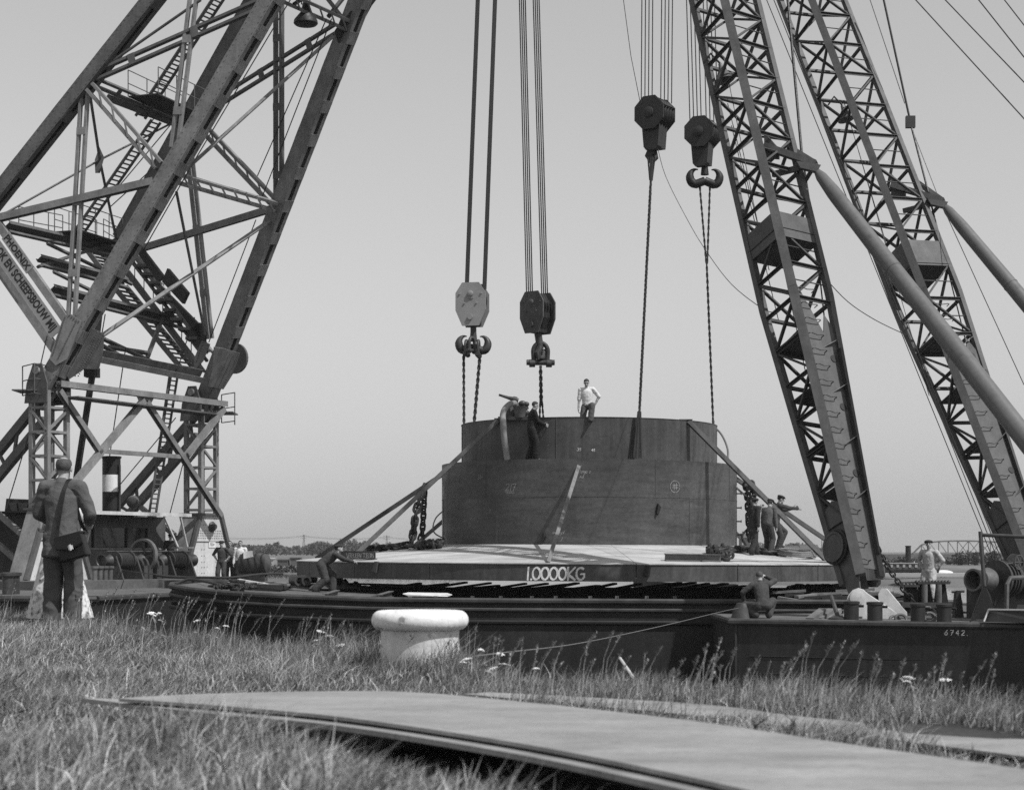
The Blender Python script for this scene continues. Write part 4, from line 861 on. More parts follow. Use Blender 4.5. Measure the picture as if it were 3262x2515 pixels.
# pontoon
deck_xy = [(-30, 53.5), (-16.7, 53.4), (-12.9, 52.75), (-12.3, 52.95), (-11.2, 57), (-9.6, 63), (-8.6, 69), (-8.6, 86), (-32, 92)]
MB().prism([(x, y, -4) for x, y in deck_xy], (0, 0, DK + 4 - .12)).build('pontoon_hull', M['hull_barge'], lc)
MB().prism([(x, y, DK - .12) for x, y in deck_xy], (0, 0, .12)).build('pontoon_deck', M['deck'], lc)
o = MB()
for (a, b) in zip(deck_xy[:6], deck_xy[1:7]): o.tube([V(*a, DK - .1), V(*b, DK - .1)], .11, 8)
o.build('rubbing_strake', M['rail_grey'], lc)
plinth = [uf(LF, -3, 2.4, DK), uf(LF, 6.4, 2.4, DK), uf(LF, 6.4, .62, DK), uf(RF, 1.9, .62, DK), uf(RF, 1.9, -9, DK), uf(LF, -3, -9, DK)]
MB().prism(plinth, (0, 0, PL - DK)).build('deck_plinth', M['deck'], lc)
# cabin between the legs
cab = part_empty('cabin', uf(LF, 4.9, -1.8, PL), lc); LEN = (RF - LF).length
def cb(u, f, z): return uf(LF, u, f, z)
Rc = Matrix((UH, FH, UP)).transposed()
wins = [(2.6, 4.1), (4.6, 6.05), (6.4, 7.3)]; u = 1.0; f0 = -1.9
for a, b in wins + [(8.4, 8.4)]:
    if a - u > .05: MB().box(cb((u + a) / 2, f0, .2), (a - u, .08, 2.4), Rc).build('wall_panel', M['crane_mid'], cab)
    if b > a:
        MB().box(cb((a + b) / 2, f0, -.42), (b - a, .078, 1.16), Rc).build('wall_panel', M['crane_mid'], cab); MB().box(cb((a + b) / 2, f0, 1.17), (b - a, .078, .46), Rc).build('wall_panel', M['crane_mid'], cab)
        wn = MB().box(cb((a + b) / 2, f0 - .05, .55), (b - a, .02, .8), Rc).build('window', M['glass'], cab)
    u = b
MB().box(cb(4.6, f0 + .06, .12), (7.4, .06, .07), Rc).build('sill_rail', M['crane_grey'], cab)
MB().box(cb(4.6, f0 - 1.6, .2), (7.3, 3.0, 2.38), Rc).build('inner_house', M['crane_dark'], cab)
for i in range(3): MB().box(cb(3.2 + i * 2.1, f0 + .3, 1.32), (.25, .1, .1), Rc).build('lamp_fitting', M['machine_mid'], cab)
rfm = MB().box(cb(4.2, -2.2, 1.47), (7.1, 4.2, .07), Rc).build('roof', M['crane_dark'], cab); MB().box(cb(4.2, -.07, 1.45), (7.1, .06, .13), Rc).build('fascia', M['crane_pale'], rfm)
for a, b in ((1.9, .9), (6.1, 7.0), (7.1, 7.6)): MB().beam(cb(a, -.1, 1.4), cb(b, -.15, .2), .07, .07).build('canopy_strut', M['crane_pale'], cab)
MB().box(cb(7.3, -.2, .17), (1.0, .5, .06), Rc).build('bracket_shelf', M['crane_grey'], cab)
# second house at the extreme left
h2 = part_empty('wheelhouse', at(40, 1800, 70), lc)
MB().box(at(30, 1720, 71), (2.4, 2, 1.6)).build('wall', M['crane_mid'], h2); MB().box(at(30, 1715, 69.95), (.9, .05, .7)).build('window', M['glass'], h2); MB().prism([at(10, 1665, 69), at(98, 1668, 69), at(98, 1590, 69), at(20, 1587, 69)], (0, 2, 0)).build('skylight_housing', M['crane_dark'], h2)
MB().prism([at(28, 1600, 68.9), at(52, 1600, 68.9), at(58, 1642, 68.9), at(40, 1642, 68.9)], (0, .03, 0)).build('skylight_pane', M['machine_mid'], h2); MB().prism([at(56, 1600, 68.9), at(90, 1600, 68.9), at(80, 1640, 68.9), at(64, 1642, 68.9)], (0, .03, 0)).build('skylight_pane', M['machine_mid'], h2)
# funnel
fu = part_empty('funnel', at(355, 1640, 68.5), lc); fc = at(355, 1640, 68.5)
for a, b, m in ((1640, 1566, 'black_paint'), (1566, 1512, 'white_paint'), (1512, 1460, 'black_paint')):
    za, zb = at(355, a, 68.5).z, at(355, b, 68.5).z; MB().lathe([(.345, za), (.345, zb)], V(fc.x, fc.y, 0), 24).build('funnel_band', M[m], fu, True)
zt = at(355, 1458, 68.5).z; MB().lathe([(.35, zt - .02), (.38, zt), (.38, zt + .06), (.31, zt + .06), (.31, zt - .3)], V(fc.x, fc.y, 0), 24, UP, None, True).build('funnel_lip', M['black_paint'], fu, True)
MB().cyl(at(381, 1640, 68.3), at(381, 1480, 68.3), .05, .05, 8).build('steam_pipe', M['machine'], fu)
# flood lamp on the roof
MB().lathe([(.1, -.2), (.22, -.1), (.24, .15), (.2, .17)], at(424, 1596, 70), 14, V(0, -1, -.3)).build('floodlight', M['machine_mid'], lc, True); MB().cyl(at(424, 1602, 70), at(416, 1640, 70), .03, .03, 6).build('floodlight_post', M['machine'], lc)
# deck winches
def winch(c, ax, drum_r, drum_l, parent, head=.24):
    e = part_empty('winch', c, parent); ax = ax.normalized(); s_ = ax.cross(UP)
    MB().lathe([(drum_r * 1.45, -drum_l / 2 - .06), (drum_r * 1.45, -drum_l / 2), (drum_r, -drum_l / 2 + .01), (drum_r, drum_l / 2 - .01), (drum_r * 1.45, drum_l / 2), (drum_r * 1.45, drum_l / 2 + .06)], c, 22, ax).build('drum', M['machine'], e, True)
    o = MB()
    for i in range(9): t = (i + .5) / 9 * drum_l - drum_l / 2; o.tube([c + ax * t + (s_ * math.cos(g) + UP * math.sin(g)) * (drum_r + .025) for g in [tau * k / 16 for k in range(16)]], .03, 5, True)
    o.build('wound_rope', M['rope'], e, True)
    for s2 in (-1, 1):
        p = c + ax * s2 * (drum_l / 2 + .2); MB().prism([p + s_ * .55 - UP * (c.z - PL), p - s_ * .55 - UP * (c.z - PL), p - s_ * .2 + UP * .18, p + s_ * .2 + UP * .18], ax * .08).build('frame', M['machine'], e)
        q = c + ax * s2 * (drum_l / 2 + .32); MB().lathe([(head * 1.15, 0), (head * .8, .1), (head * .75, .25), (head * 1.2, .42), (head * 1.1, .43), (head * .7, .3)], q, 18, ax * s2).build('warping_head', M['machine'], e, True)
    return e
wA = winch(cb(2.0, 1.2, -.32), UH, .25, .72, lc, .2); wB = winch(cb(5.1, 1.2, -.32), UH, .25, .8, lc, .2)
fl = cb(3.25, 1.2, -.12); e = part_empty('winch_gear', fl, lc)
MB().lathe([(.62, -.08), (.62, .08), (.54, .08), (.54, -.08)], fl, 28, UH, None, True).build('flywheel', M['machine_mid'], e, True)
for k in range(5): g = k * tau / 5 + .3; MB().beam(fl, fl + (FH * math.cos(g) + UP * math.sin(g)) * .57, .07, .06, UH).build('spoke', M['machine'], e)
for u_, s_ in ((2.85, .4), (3.05, .5), (3.6, .55), (3.95, .5)): MB().lathe([(s_ * .6, -.05), (s_ * .6, .05)], cb(u_, 1.3, -.5), 16, UH).build('gear_wheel', M['machine'], e, True); MB().box(cb(u_ + .1, 1.2, -.75), (.3, .8, .5), Rc).build('engine_bed', M['machine'], e)
MB().cyl(cb(1.2, 1.2, .02), cb(6.0, 1.2, .02), .035, .035, 6).build('shaft', M['machine'], e)
for i in range(4): MB().lathe([(.09, 0), (.09, .4), (.14, .42), (.14, .5)], cb(.2 + i * .28, 1.5, PL), 10).build('valve', M['machine_mid'], e, True)
MB().box(cb(2.9, 3.6, DK + .14), (1.9, .8, .28), Rc).build('deck_hatch', M['machine'], lc)
for px, Y in ((45, 55.2), (25, 54.6)): MB().lathe([(.17, 0), (.17, .55), (.23, .57), (.23, .66), (.1, .68)], V((px - CX) * Y / F, Y, DK), 14).build('deck_bollard', M['machine'], lc, True)
# thin stay wires on the left crane
for i, (a, b, Ya, Yb) in enumerate((((925, 0), (600, 545), 62, 62), ((600, 545), (455, 800), 62, 68), ((350, 660), (560, 470), 69, 69), ((340, 640), (600, 330), 69, 69), ((1040, 60), (820, 560), 63, 70), ((1056, 60), (830, 640), 63, 70), ((815, 700), (665, 1090), 70, 72), ((150, 1070), (105, 1270), 64, 64), ((400, 1110), (348, 1460), 68, 71), ((560, 1330), (385, 1540), 70, 71), ((590, 1450), (540, 1640), 71, 71), ((335, 1000), (250, 1520), 66, 66), ((350, 1520), (330, 1640), 70, 70), ((90, 1390), (20, 1620), 64, 64), ((620, 1010), (560, 1190), 70, 70))):
    MB().cyl(at(*a, Ya), at(*b, Yb), .022, .022, 5).build('stay_wire', M['wire'], lc)
# ------------------------------------------------------------------ hook blocks, hoist ropes and slings
def octa(c, W_, H_, xd, ud, taper=.46):
    g = [(-.28, .5), (.28, .5), (.5, .26), (.5, -.14), (.5 * taper + .05, -.5), (-.5 * taper - .05, -.5), (-.5, -.14), (-.5, .26)]
    return [c + xd * a * W_ + ud * b * H_ for a, b in g]
def ramshorn(c, sc, xd, parent, m='machine', th=.16):
    """double hook: shank and two horns in the plane (xd, z)"""
    nd = xd.cross(UP); o = MB()
    o.tube([c + UP * .75 * sc, c + UP * .35 * sc, c + UP * .05 * sc], [.1 * sc, .1 * sc, .13 * sc], 12)
    for s_ in (-1, 1):
        pts = []; rs = []
        for i in range(13):
            a = math.radians(-100 + 205 * i / 12); pts.append(c + xd * s_ * (.27 + .21 * math.cos(a)) * sc + UP * (-.02 + .24 * math.sin(a)) * sc)
            rs.append(sc * (.145 - .06 * abs(i / 12 - .25) - (.09 * max(0, i / 12 - .5) * 2 if i > 6 else 0)))
        pts[0] = c - UP * .14 * sc + xd * s_ * .0; o.tube(pts, [max(.018 * sc, r) for r in rs], 10)
    return o.build('hook', M[m], parent, True)
def yaw(d): return V(math.cos(math.radians(d)), math.sin(math.radians(d)), 0)
def plate_block(c, W_, H_, th, yd, label, m):
    xd = yaw(yd); nd = V(xd.y, -xd.x, 0); e = thing('hook_block', c, label, 'hook block')
    for s_ in (-1, 1):
        MB().prism(octa(c + nd * s_ * th / 2, W_, H_, xd, UP), nd * .05 * s_).build('side_plate', M[m], e)
    o = MB()
    for k in range(4): o.lathe([(W_ * .40, -.04), (W_ * .44, -.05), (W_ * .36, 0), (W_ * .44, .05), (W_ * .40, .04)], c + UP * H_ * .10 + nd * (k - 1.5) * th * .24, 24, nd)
    o.build('sheaves', M['black_paint'], e, True)
    MB().prism(octa(c - nd * th * .25, W_ * .8, H_ * .9, xd, UP), nd * th * .5).build('web_plate', M['black_paint'], e)
    MB().box(c - UP * H_ * .42, (W_ * .5, th * .9, .16), Matrix((xd, nd, UP)).transposed()).build('cross_head', M['black_paint'], e)
    f = c + nd * (th / 2 + .05)
    MB().lathe([(.10, 0), (.10, .05), (.06, .07)], f + UP * H_ * .24, 14, nd).lathe([(.09, 0), (.09, .05)], f - UP * H_ * .30, 14, nd).build('pin_cap', M[m], e, True)
    MB().box(f + UP * H_ * .15 + nd * .01, (.2, .03, .06), Matrix((xd, nd, UP)).transposed()).build('keeper', M[m], e)
    for a, b in ((-.36, .24), (.36, .24), (-.2, .02), (.2, .02)): MB().lathe([(.035, 0), (.03, .03)], f + xd * a * W_ + UP * b * H_, 8, nd).build('bolt', M[m], e)
    return e, xd, nd
b1 = at(1505, 971, 59.0); e1, x1, n1 = plate_block(b1, 1.02, 1.42, .42, -14, 'pale grey octagonal hook block, the leftmost, with a double hook', 'block_grey')
ramshorn(at(1508, 1092, 59.0), 1.0, yaw(8), e1)
b2 = at(1713, 997, 60.5); e2, x2, n2 = plate_block(b2, .98, 1.40, .62, -38, 'dark grey octagonal hook block second from left, seen edgewise', 'crane_mid')
MB().tube([b2 - UP * .62, at(1721, 1110, 60.5)], [.13, .12], 10).tube([at(1721, 1100, 60.5), at(1712, 1125, 60.4), at(1716, 1140, 60.4), at(1729, 1140, 60.5), at(1731, 1115, 60.6)], .11, 8).build('hook', M['machine'], e2, True)
def drum_block(px, py, Y, W_, H_, depth, yd, label):
    c = at(px, py, Y); xd = yaw(yd); nd = V(xd.y, -xd.x, 0); e = thing('hook_block', c, label, 'hook block')
    R_ = W_ / 2
    oc = [c + xd * R_ * math.cos(math.radians(a)) + UP * R_ * math.sin(math.radians(a)) for a in (22, 67, 112, 157, 202, 247, 292, 337)]
    for s_ in (-1, 1): MB().prism([p + nd * s_ * depth / 2 for p in oc], nd * .04 * s_).build('side_plate', M['crane_dark'], e)
    o = MB()
    for k in range(4): o.lathe([(R_ * .84, -.06), (R_ * .94, -.07), (R_ * .8, 0), (R_ * .94, .07), (R_ * .84, .06)], c + nd * (k - 1.5) * depth * .24, 22, nd)
    o.build('sheaves', M['black_paint'], e, True)
    for a in (20, 160, 250, 290): p = c + (xd * math.cos(math.radians(a)) + UP * math.sin(math.radians(a))) * R_ * .97; MB().cyl(p - nd * depth / 2, p + nd * depth / 2, .03, .03, 6).build('tie_bolt', M['crane_dark'], e)
    MB().lathe([(.16, 0), (.16, .05), (.07, .08)], c + nd * (depth / 2 + .04), 16, nd).build('pin_cap', M['crane_dark'], e, True)
    n_ = c - UP * (R_ + .12)
    MB().prism([n_ + xd * .30 + UP * .3, n_ - xd * .30 + UP * .3, n_ - xd * .24 - UP * .34, n_ - xd * .16 - UP * .44, n_ + xd * .16 - UP * .44, n_ + xd * .24 - UP * .34], nd * .26).prism([n_ + xd * .28 + UP * .3, n_ - xd * .28 + UP * .3, n_ - xd * .22 - UP * .38, n_ + xd * .22 - UP * .38], -nd * .26).build('cross_head', M['crane_dark'], e)
    return e, c, xd, nd
e3, b3, x3, n3 = drum_block(2086, 365, 53.5, 1.06, 1.0, .66, -34, 'black many-sided hook block with rope sling, higher of the two on the right')
hk = at(2078, 470, 53.5); MB().tube([hk + UP * .35, hk, hk - UP * .25 + V(-.1, 0, 0), hk - UP * .42, hk - UP * .3 + V(.09, 0, 0), hk - UP * .08 + V(.11, 0, 0)], [.12, .12, .13, .13, .1, .03], 10).build('hook', M['crane_dark'], e3, True)
e4, b4, x4, n4 = drum_block(2238, 425, 57.0, 1.04, 1.0, .66, -26, 'black many-sided hook block with bare double hook, lower of the two on the right')
ramshorn(at(2245, 562, 57.0), 1.0, yaw(5), e4, 'black_paint')
# hoist ropes
def ropes(tops, bots, r, label, group):
    for i, (a, b) in enumerate(zip(tops, bots)): rope_obj('hoist_rope', [b, lerp(b, a, .5), a], r, label if 'thick' in label else ('leftmost', 'second', 'third', 'rightmost')[i] + ' ' + label, 'rope', group, 'wire', 6)
def bundle(px_t, px_b, py_b, Y, n, sp, r, label, ext=1.75, dy=.12):
    """ropes from a block up past the top of the frame"""
    T = []; B = []
    for i in range(n):
        o = (i - (n - 1) / 2) * sp; b = at(px_b + o, py_b, Y + dy * (i - (n - 1) / 2)); t = at(px_t + o, 0, Y + dy * (i - (n - 1) / 2)); B.append(b); T.append(b + (t - b) * ext)
    ropes(T, B, r, label, label)
bundle(1522, 1487, 915, 59.0, 4, 2.6, .03, 'hoist rope in the left thick bundle of the leftmost hook block'); bundle(1577, 1543, 925, 59.0, 4, 2.6, .03, 'hoist rope in the right thick bundle of the leftmost hook block')
bundle(1664, 1687, 945, 60.5, 4, 6.2, .021, 'hoist rope in left set of the second hook block from left'); bundle(1708, 1735, 945, 60.5, 4, 6.2, .021, 'hoist rope in right set of the second hook block from left')
bundle(2062, 2060, 330, 53.5, 4, 11.5, .016, 'hoist rope in left set of the higher black hook block'); bundle(2125, 2122, 330, 53.5, 4, 11.5, .016, 'hoist rope in right set of the higher black hook block')
bundle(2205, 2216, 390, 57.0, 4, 12, .017, 'hoist rope in left set of the lower black hook block'); bundle(2258, 2268, 390, 57.0, 4, 12, .017, 'hoist rope in right set of the lower black hook block')
# slings: two twisted strands
def sling(p, q, r, label, strands=2, pitch=.42, k=None):
    r *= .74
    L_ = (q - p).length; k = k or max(12, int(L_ / .09)); d, s_, u = frame(q - p, V(0, 1, .1)); o = MB()
    for j in range(strands):
        pts = []
        for i in range(k + 1):
            t = i / k; g = t * L_ / pitch * tau + j * tau / strands; w_ = r * .8 * (.4 + .6 * math.sin(min(1, min(t, 1 - t) * 12) * math.pi / 2))
            pts.append(lerp(p, q, t) + (s_ * math.cos(g) + u * math.sin(g)) * w_)
        o.tube(pts, r, 6)
    return tag(o.build('sling', M['rope'], None, True), label, 'sling')
sling(at(1477, 1120, 59), at(1478, 1375, 58.6), .042, 'twisted sling from left horn of leftmost hook into caisson')
sling(at(1529, 1130, 59), at(1508, 1375, 58.9), .05, 'twisted sling from right horn of leftmost hook into caisson')
sling(at(1722, 1165, 60.5), at(1724, 1290, 60.6), .055, 'twisted upper sling under shackle of the second hook block')
sling(at(1721, 1270, 60.6), at(1718, 1370, 60.7), .032, 'left lower leg of the sling behind the man in black'); sling(at(1726, 1270, 60.6), at(1734, 1370, 60.7), .032, 'right lower leg of the sling behind the man in black')
sling(at(2074, 560, 53.3), at(2036, 1330, 53.0), .036, 'long twisted sling from higher black block to caisson front ledge', 3)
for dx, tx, l_ in ((-14, 2064, 'outer left'), (-5, 2072, 'inner left'), (6, 2079, 'inner right'), (12, 2086, 'outer right')):
    rope_obj('sling', [at(tx, 500, 53.3 + dx * .01), at(2074 + dx * .25, 575, 53.3)], .026, l_ + ' strand of sling over the hook of higher black block', 'sling', None, 'rope')
    rope_obj('sling', [at(2037 + dx * .3, 1310, 53.0), at(2031 + dx * 1.0, 1458, 52.93)], .024, l_ + ' strand of sling spread at the caisson front ledge', 'sling', None, 'rope')
sling(at(2228, 580, 57), at(2250, 840, 57), .03, 'left twisted sling leg below the bare double hook'); sling(at(2262, 580, 57), at(2253, 840, 57), .03, 'right twisted sling leg below the bare double hook')
sling(at(2251, 835, 57), at(2272, 1350, 57), .034, 'long twisted sling to right edge of the upper cylinder')
sling(at(2272, 1340, 57), at(2279, 1475, 56.9), .05, 'doubled sling end hanging over right edge of upper cylinder')
# shackles
def shackle(c, sc, ang, label, parent=None):
    xd = yaw(ang); o = MB(); pts = []
    for i in range(13): a = math.pi * i / 12; pts.append(c + xd * math.cos(a) * .26 * sc + UP * (math.sin(a) * .3 + .12) * sc)
    pts = [c + xd * .24 * sc - UP * .25 * sc] + pts + [c - xd * .24 * sc - UP * .25 * sc]
    e = thing('shackle', c, label, 'shackle'); o.tube(pts, .085 * sc, 10).build('bow', M['machine'], e, True)
    MB().cyl(c - xd * .5 * sc - UP * .27 * sc, c + xd * .5 * sc - UP * .27 * sc, .1 * sc, .1 * sc, 10).build('pin', M['machine'], e, True)
    for s_ in (-1, 1): MB().lathe([(.14 * sc, -.1 * sc), (.14 * sc, .1 * sc)], c + xd * s_ * .3 * sc - UP * .3 * sc, 10, xd).build('eye', M['machine'], e, True)
    return e
shackle(at(1722, 1130, 60.5), .95, 5, 'big bow shackle on the second hook block from left')
shackle(at(1486, 1110, 58.8), .62, 80, 'left shackle on the leftmost double hook'); shackle(at(1503, 1100, 58.7), .62, 60, 'middle shackle on the leftmost double hook'); shackle(at(1524, 1112, 58.8), .66, 85, 'right shackle on the leftmost double hook')
# light tag lines
rope_obj('tag_line', [at(1978, -60, 53.4), at(2010, 180, 53.4), at(2036, 310, 53.4), at(2040, 330, 53.4)], .010, 'thin line running to left shoulder of higher black hook block', 'rope')
rope_obj('tag_line', bez([at(2092, 455, 53.4), at(2120, 560, 53), at(2190, 700, 52.5), at(2250, 800, 52), at(2330, 905, 50), at(2428, 982, 47.0), at(2470, 995, 46.5)], 5), .011, 'thin slack line from higher black block to the near lattice jib', 'rope')
rope_obj('tag_line', bez([at(2624, 880, 46), at(2700, 960, 47), at(2790, 1020, 48), at(2890, 1068, 49)], 5), .011, 'thin slack line between the two lattice jibs', 'rope')
# ------------------------------------------------------------------ right floating crane: two lattice jibs
RD = -1.50
rc = thing('floating_crane', V(12, 42, -3), 'dark floating crane at right with two leaning lattice jibs and pipe struts', 'crane')
HS = [1.0]
def hat(t): return .40 + (.82 * HS[0] - .40) * min(1.0, max(0.0, t) / .45)
def lattice(P0, P1, npan, web_t, boxt, disc):
    ax = (P1 - P0); L_ = ax.length; d = ax.normalized(); mid = lerp(P0, P1, .5); tocam = (-mid).normalized(); c = (tocam - d * tocam.dot(d)).normalized(); s_ = d.cross(c).normalized()
    if s_.x < 0: s_ = -s_
    dirs = {'n': c, 'l': -s_, 'r': s_, 'b': -c}
    def pt(k, t): return P0 + ax * t + dirs[k] * hat(t)
    TOP = 1.75; e = rc
    for k, sz in (('n', .23), ('l', .16), ('r', .15), ('b', .22)):
        inw = -dirs[k]
        ts = [.02, .2, .45, TOP]
        o = MB()
        for a, b in zip(ts, ts[1:]): o.beam(pt(k, a), pt(k, b), sz, sz, c if k in 'nb' else (c + s_ * (1 if k == 'r' else -1)))
        o.build('jib_chord', M['jib_grey'], e)
    t0 = .10; st = (1.0 - t0) / npan
    for fi, (k1, k2) in enumerate((('l', 'n'), ('n', 'r'), ('l', 'b'), ('b', 'r'))):
        i = 0; t = t0
        while t < 1.3:
            a1, a2 = pt(k1, t), pt(k2, t); b1, b2 = pt(k1, t + st), pt(k2, t + st); nrm = (dirs[k1] + dirs[k2]).normalized()
            solid = fi == 1 and t < web_t
            if not solid:
                MB().angle(a1, a2, .08, .018, nrm).build('lattice_brace', M['jib_brace'], e)
                q = (a1, b2) if (i + fi) % 2 else (a2, b1); MB().beam(q[0], q[1], .05, .08, nrm).build('lattice_brace', M['jib_brace'], e)
                if fi == 1: MB().cyl(lerp(a1, b1, .5), lerp(a2, b2, .5), .018, .018, 5).build('rung', M['jib_brace'], e)
            t += st; i += 1
    # diaphragms in the lower bay
    for t in (.15, .22, .30, .385): MB().prism([pt('l', t), pt('n', t), pt('b', t)], d * .02).build('diaphragm', M['jib_grey'], e)
    # web plate on the lower right face, with hoop rungs
    n_ = (dirs['n'] + dirs['r']).normalized(); lo = lambda t, f: lerp(pt('n', t), pt('r', t), f)
    MB().prism([lo(.03, .04), lo(.03, .96), lo(.2, .97), lo(web_t - .03, .97), lo(web_t - .005, .72), lo(web_t - .035, .60), lo(web_t + .05, .04), lo(.2, .04)], n_ * .025).build('web_plate', M['jib_grey'], e)
    MB().prism([lo(.05, .90), lo(.05, .99), lo(web_t - .06, .99), lo(web_t - .06, .90)], n_ * .16).build('flange_plate', M['jib_brace'], e)
    k = 0; t = .04
    while t < web_t + .05:
        a, b = lo(t, .08), lo(t, .50); m_ = lerp(a, b, .5)
        MB().tube([a, a + n_ * .12, a + n_ * .14 + (b - a) * .12, lerp(a, b, .5) + n_ * .13 - UP * .02, b + n_ * .14 - (b - a) * .12, b + n_ * .12, b], .013, 5).build('rung', M['jib_brace'], e); t += .024
    for t in (.13, .21, .29, .36): MB().prism([lo(t, .5) + n_ * .03, lo(t + .012, .88) + n_ * .03, lo(t + .012, .88) + n_ * .2], d * .02).build('stiffener', M['jib_grey'], e)
    for t in (.17, .27, .345): MB().lathe([(.10, 0), (.10, .012)], lo(t, .75) + n_ * .028, 12, n_).build('pin_hole', M['black_paint'], e)
    # box platform round the jib
    for k1, k2 in (('l', 'n'), ('n', 'r')):
        nn = (dirs[k1] + dirs[k2]).normalized(); a, b = boxt, boxt + .042; MB().prism([pt(k1, a) + nn * .03, pt(k2, a) + nn * .03, pt(k2, b) + nn * .03, pt(k1, b) + nn * .03], nn * .03).build('platform_side', M['jib_grey'], e)
    MB().prism([pt('l', boxt), pt('n', boxt), pt('r', boxt), pt('b', boxt)], d * .03).build('platform_floor', M['jib_brace'], e)
    # cheek plates of the foot and the big sheave
    nl = (dirs['l'] + dirs['n']).normalized(); ll = lambda t, f: lerp(pt('l', t), pt('n', t), f)
    MB().prism([ll(-.01, .25), ll(-.01, .75), ll(.03, 1.0), ll(.125, 1.0), ll(.135, .55), ll(.125, 0), ll(.04, 0)], nl * .03).build('foot_cheek', M['jib_grey'], e)
    if disc:
        dc = ll(.072, .25) + nl * .10; MB().lathe([(.32, -.06), (.36, -.07), (.32, -.02), (.32, .02), (.36, .07), (.30, .07), (.28, .05)], dc, 30, nl).build('sheave', M['jib_grey'], e, True)
        for r in (.385, .405): MB().tube([dc + (d * math.cos(g) + nl.cross(d) * math.sin(g)) * r for g in [tau * i / 28 for i in range(28)]], .022, 5, True).build('wire_turn', M['wire'], e, True)
    return pt
J1 = lattice(at(2757, 1895, 41), at(2308, 0, 48), 16, .42, .535, True)
HS[0] = 1.13
J2 = lattice(at(3312, 1885, 49.2), at(2586, 0, 57.4), 16, .38, .49, False)
# outrigger brackets that take the pipe struts
def outrigger(pts, Y, w_=.14):
    (a, b, c, d, t) = pts
    P_ = [at(*p, Y) for p in (a, b, c, d)]; tip = at(*t, Y - .6)
    MB().prism([P_[0] + UP * .35, P_[0] - UP * .3, at(a[0] + 45, a[1] + 28, Y - .1) + UP * -.1, at(a[0] + 45, a[1] + 22, Y - .1) + UP * .12], V(.05, .08, 0)).build('bracket_gusset', M['jib_grey'], rc)
    MB().beam(P_[0], tip, .16, .2, V(0, -1, 0)).build('bracket_arm', M['jib_grey'], rc); MB().beam(P_[1], tip, .14, .16, V(0, -1, 0)).build('bracket_arm', M['jib_grey'], rc)
    MB().beam(at(*c, Y + .3), tip, .12, .14, V(0, -1, 0)).build('bracket_arm', M['jib_grey'], rc); MB().beam(at(*d, Y + .3), tip, .1, .12, V(0, -1, 0)).build('bracket_arm', M['jib_brace'], rc)
    MB().prism([tip + V(-.5, -.12, .05), tip + V(.12, -.12, -.05), tip + V(.02, -.12, -.22), tip + V(-.4, -.12, -.12)], V(0, .24, 0)).build('bracket_head', M['jib_grey'], rc)
outrigger(((2434, 466), (2462, 556), (2530, 480), (2560, 585), (2598, 522)), 45.6)
outrigger(((2838, 590), (2878, 672), (2920, 580), (2960, 690), (3005, 640)), 54.4)
def strut(a, ya, b, yb, r, ext=1.45):
    p, q = at(*a, ya), at(*b, yb); e_ = p + (q - p) * ext; L_ = (e_ - p).length; d = (e_ - p).normalized()
    ob = MB().tube([p, p + d * .25, p + d * .9, p + d * 1.1, lerp(p, e_, .45), e_], [r * .35, r * .62, r * .80, r * .82, r, r * 1.02], 20).build('pipe_strut', M['pipe_grey'], rc, True)
    for t in (.28, .52, .74): MB().tube([lerp(p, e_, t) - d * .02, lerp(p, e_, t) + d * .02], r * (.93 + .1 * t), 20).build('weld_ring', M['pipe_grey'], ob, True)
strut((2602, 545), 45.0, (3262, 1392), 38.8, .225); strut((3008, 655), 53.8, (3262, 958), 51.5, .23, 3.0)
# stays and pendants
W = [((2504, -60), 47.5, (2555, 500), 46, .04), ((2563, 545), 46, (2606, 830), 44.6, .03), ((2606, 830), 44.6, (2652, 1250), 43.5, .02), ((2802, -60), 56, (2899, 384), 55, .035), ((2901, 395), 55, (2957, 612), 54.2, .035), ((2966, 650), 54, (3012, 830), 53.3, .03), ((3012, 830), 53.3, (3120, 1260), 51.5, .02),
     ((2765, -20), 56, (2882, 330), 55, .013), ((2903, 405), 55, (2990, 630), 54, .012), ((2990, 630), 54, (3262, 1225), 48, .012), ((2434, -20), 48, (3196, 1860), 46, .012), ((2457, -20), 48, (3210, 1860), 46, .012), ((2466, -20), 48, (3222, 1860), 46, .012),
     ((2895, -24), 50, (3285, 403), 47, .018), ((2988, -24), 50, (3285, 286), 47, .018), ((3100, -22), 50, (3285, 211), 47, .018), ((3184, -20), 50, (3285, 110), 47, .016), ((2318, 330), 47.5, (2450, 860), 45.5, .012), ((2305, 180), 47.5, (2440, 840), 45.5, .012), ((2330, 400), 47, (2480, 1020), 45, .012), ((2500, 870), 45, (2565, 1180), 44, .012), ((2690, 330), 55, (2860, 900), 53.5, .012), ((2720, 430), 55, (2960, 1260), 52, .012)]
for i, (a, ya, b, yb, r) in enumerate(W): MB().cyl(at(*a, ya), at(*b, yb), r, r, 6).build('stay_wire', M['wire'], rc)
MB().box(at(2900, 389, 55), (.28, .16, .36)).build('wire_clamp', M['crane_dark'], rc)
# shaded lamps inside the jibs
for px, py, Y in ((2302, 232, 47.2), (2690, 360, 55.4)):
    c = at(px, py, Y); o = part_empty('jib_lamp', c, rc); axd = V(.25, -.2, -1).normalized()
    MB().lathe([(.05, -.26), (.07, -.10), (.13, -.02), (.26, .2), (.27, .23), (.22, .22), (.05, .05)], c, 18, axd).build('lamp_shade', M['pipe_grey'], o, True); MB().tube([c - axd * .28, c - axd * .45 + V(-.2, 0, .1), c + V(-.5, 0, .25)], .03, 6).build('lamp_bracket', M['jib_brace'], o)
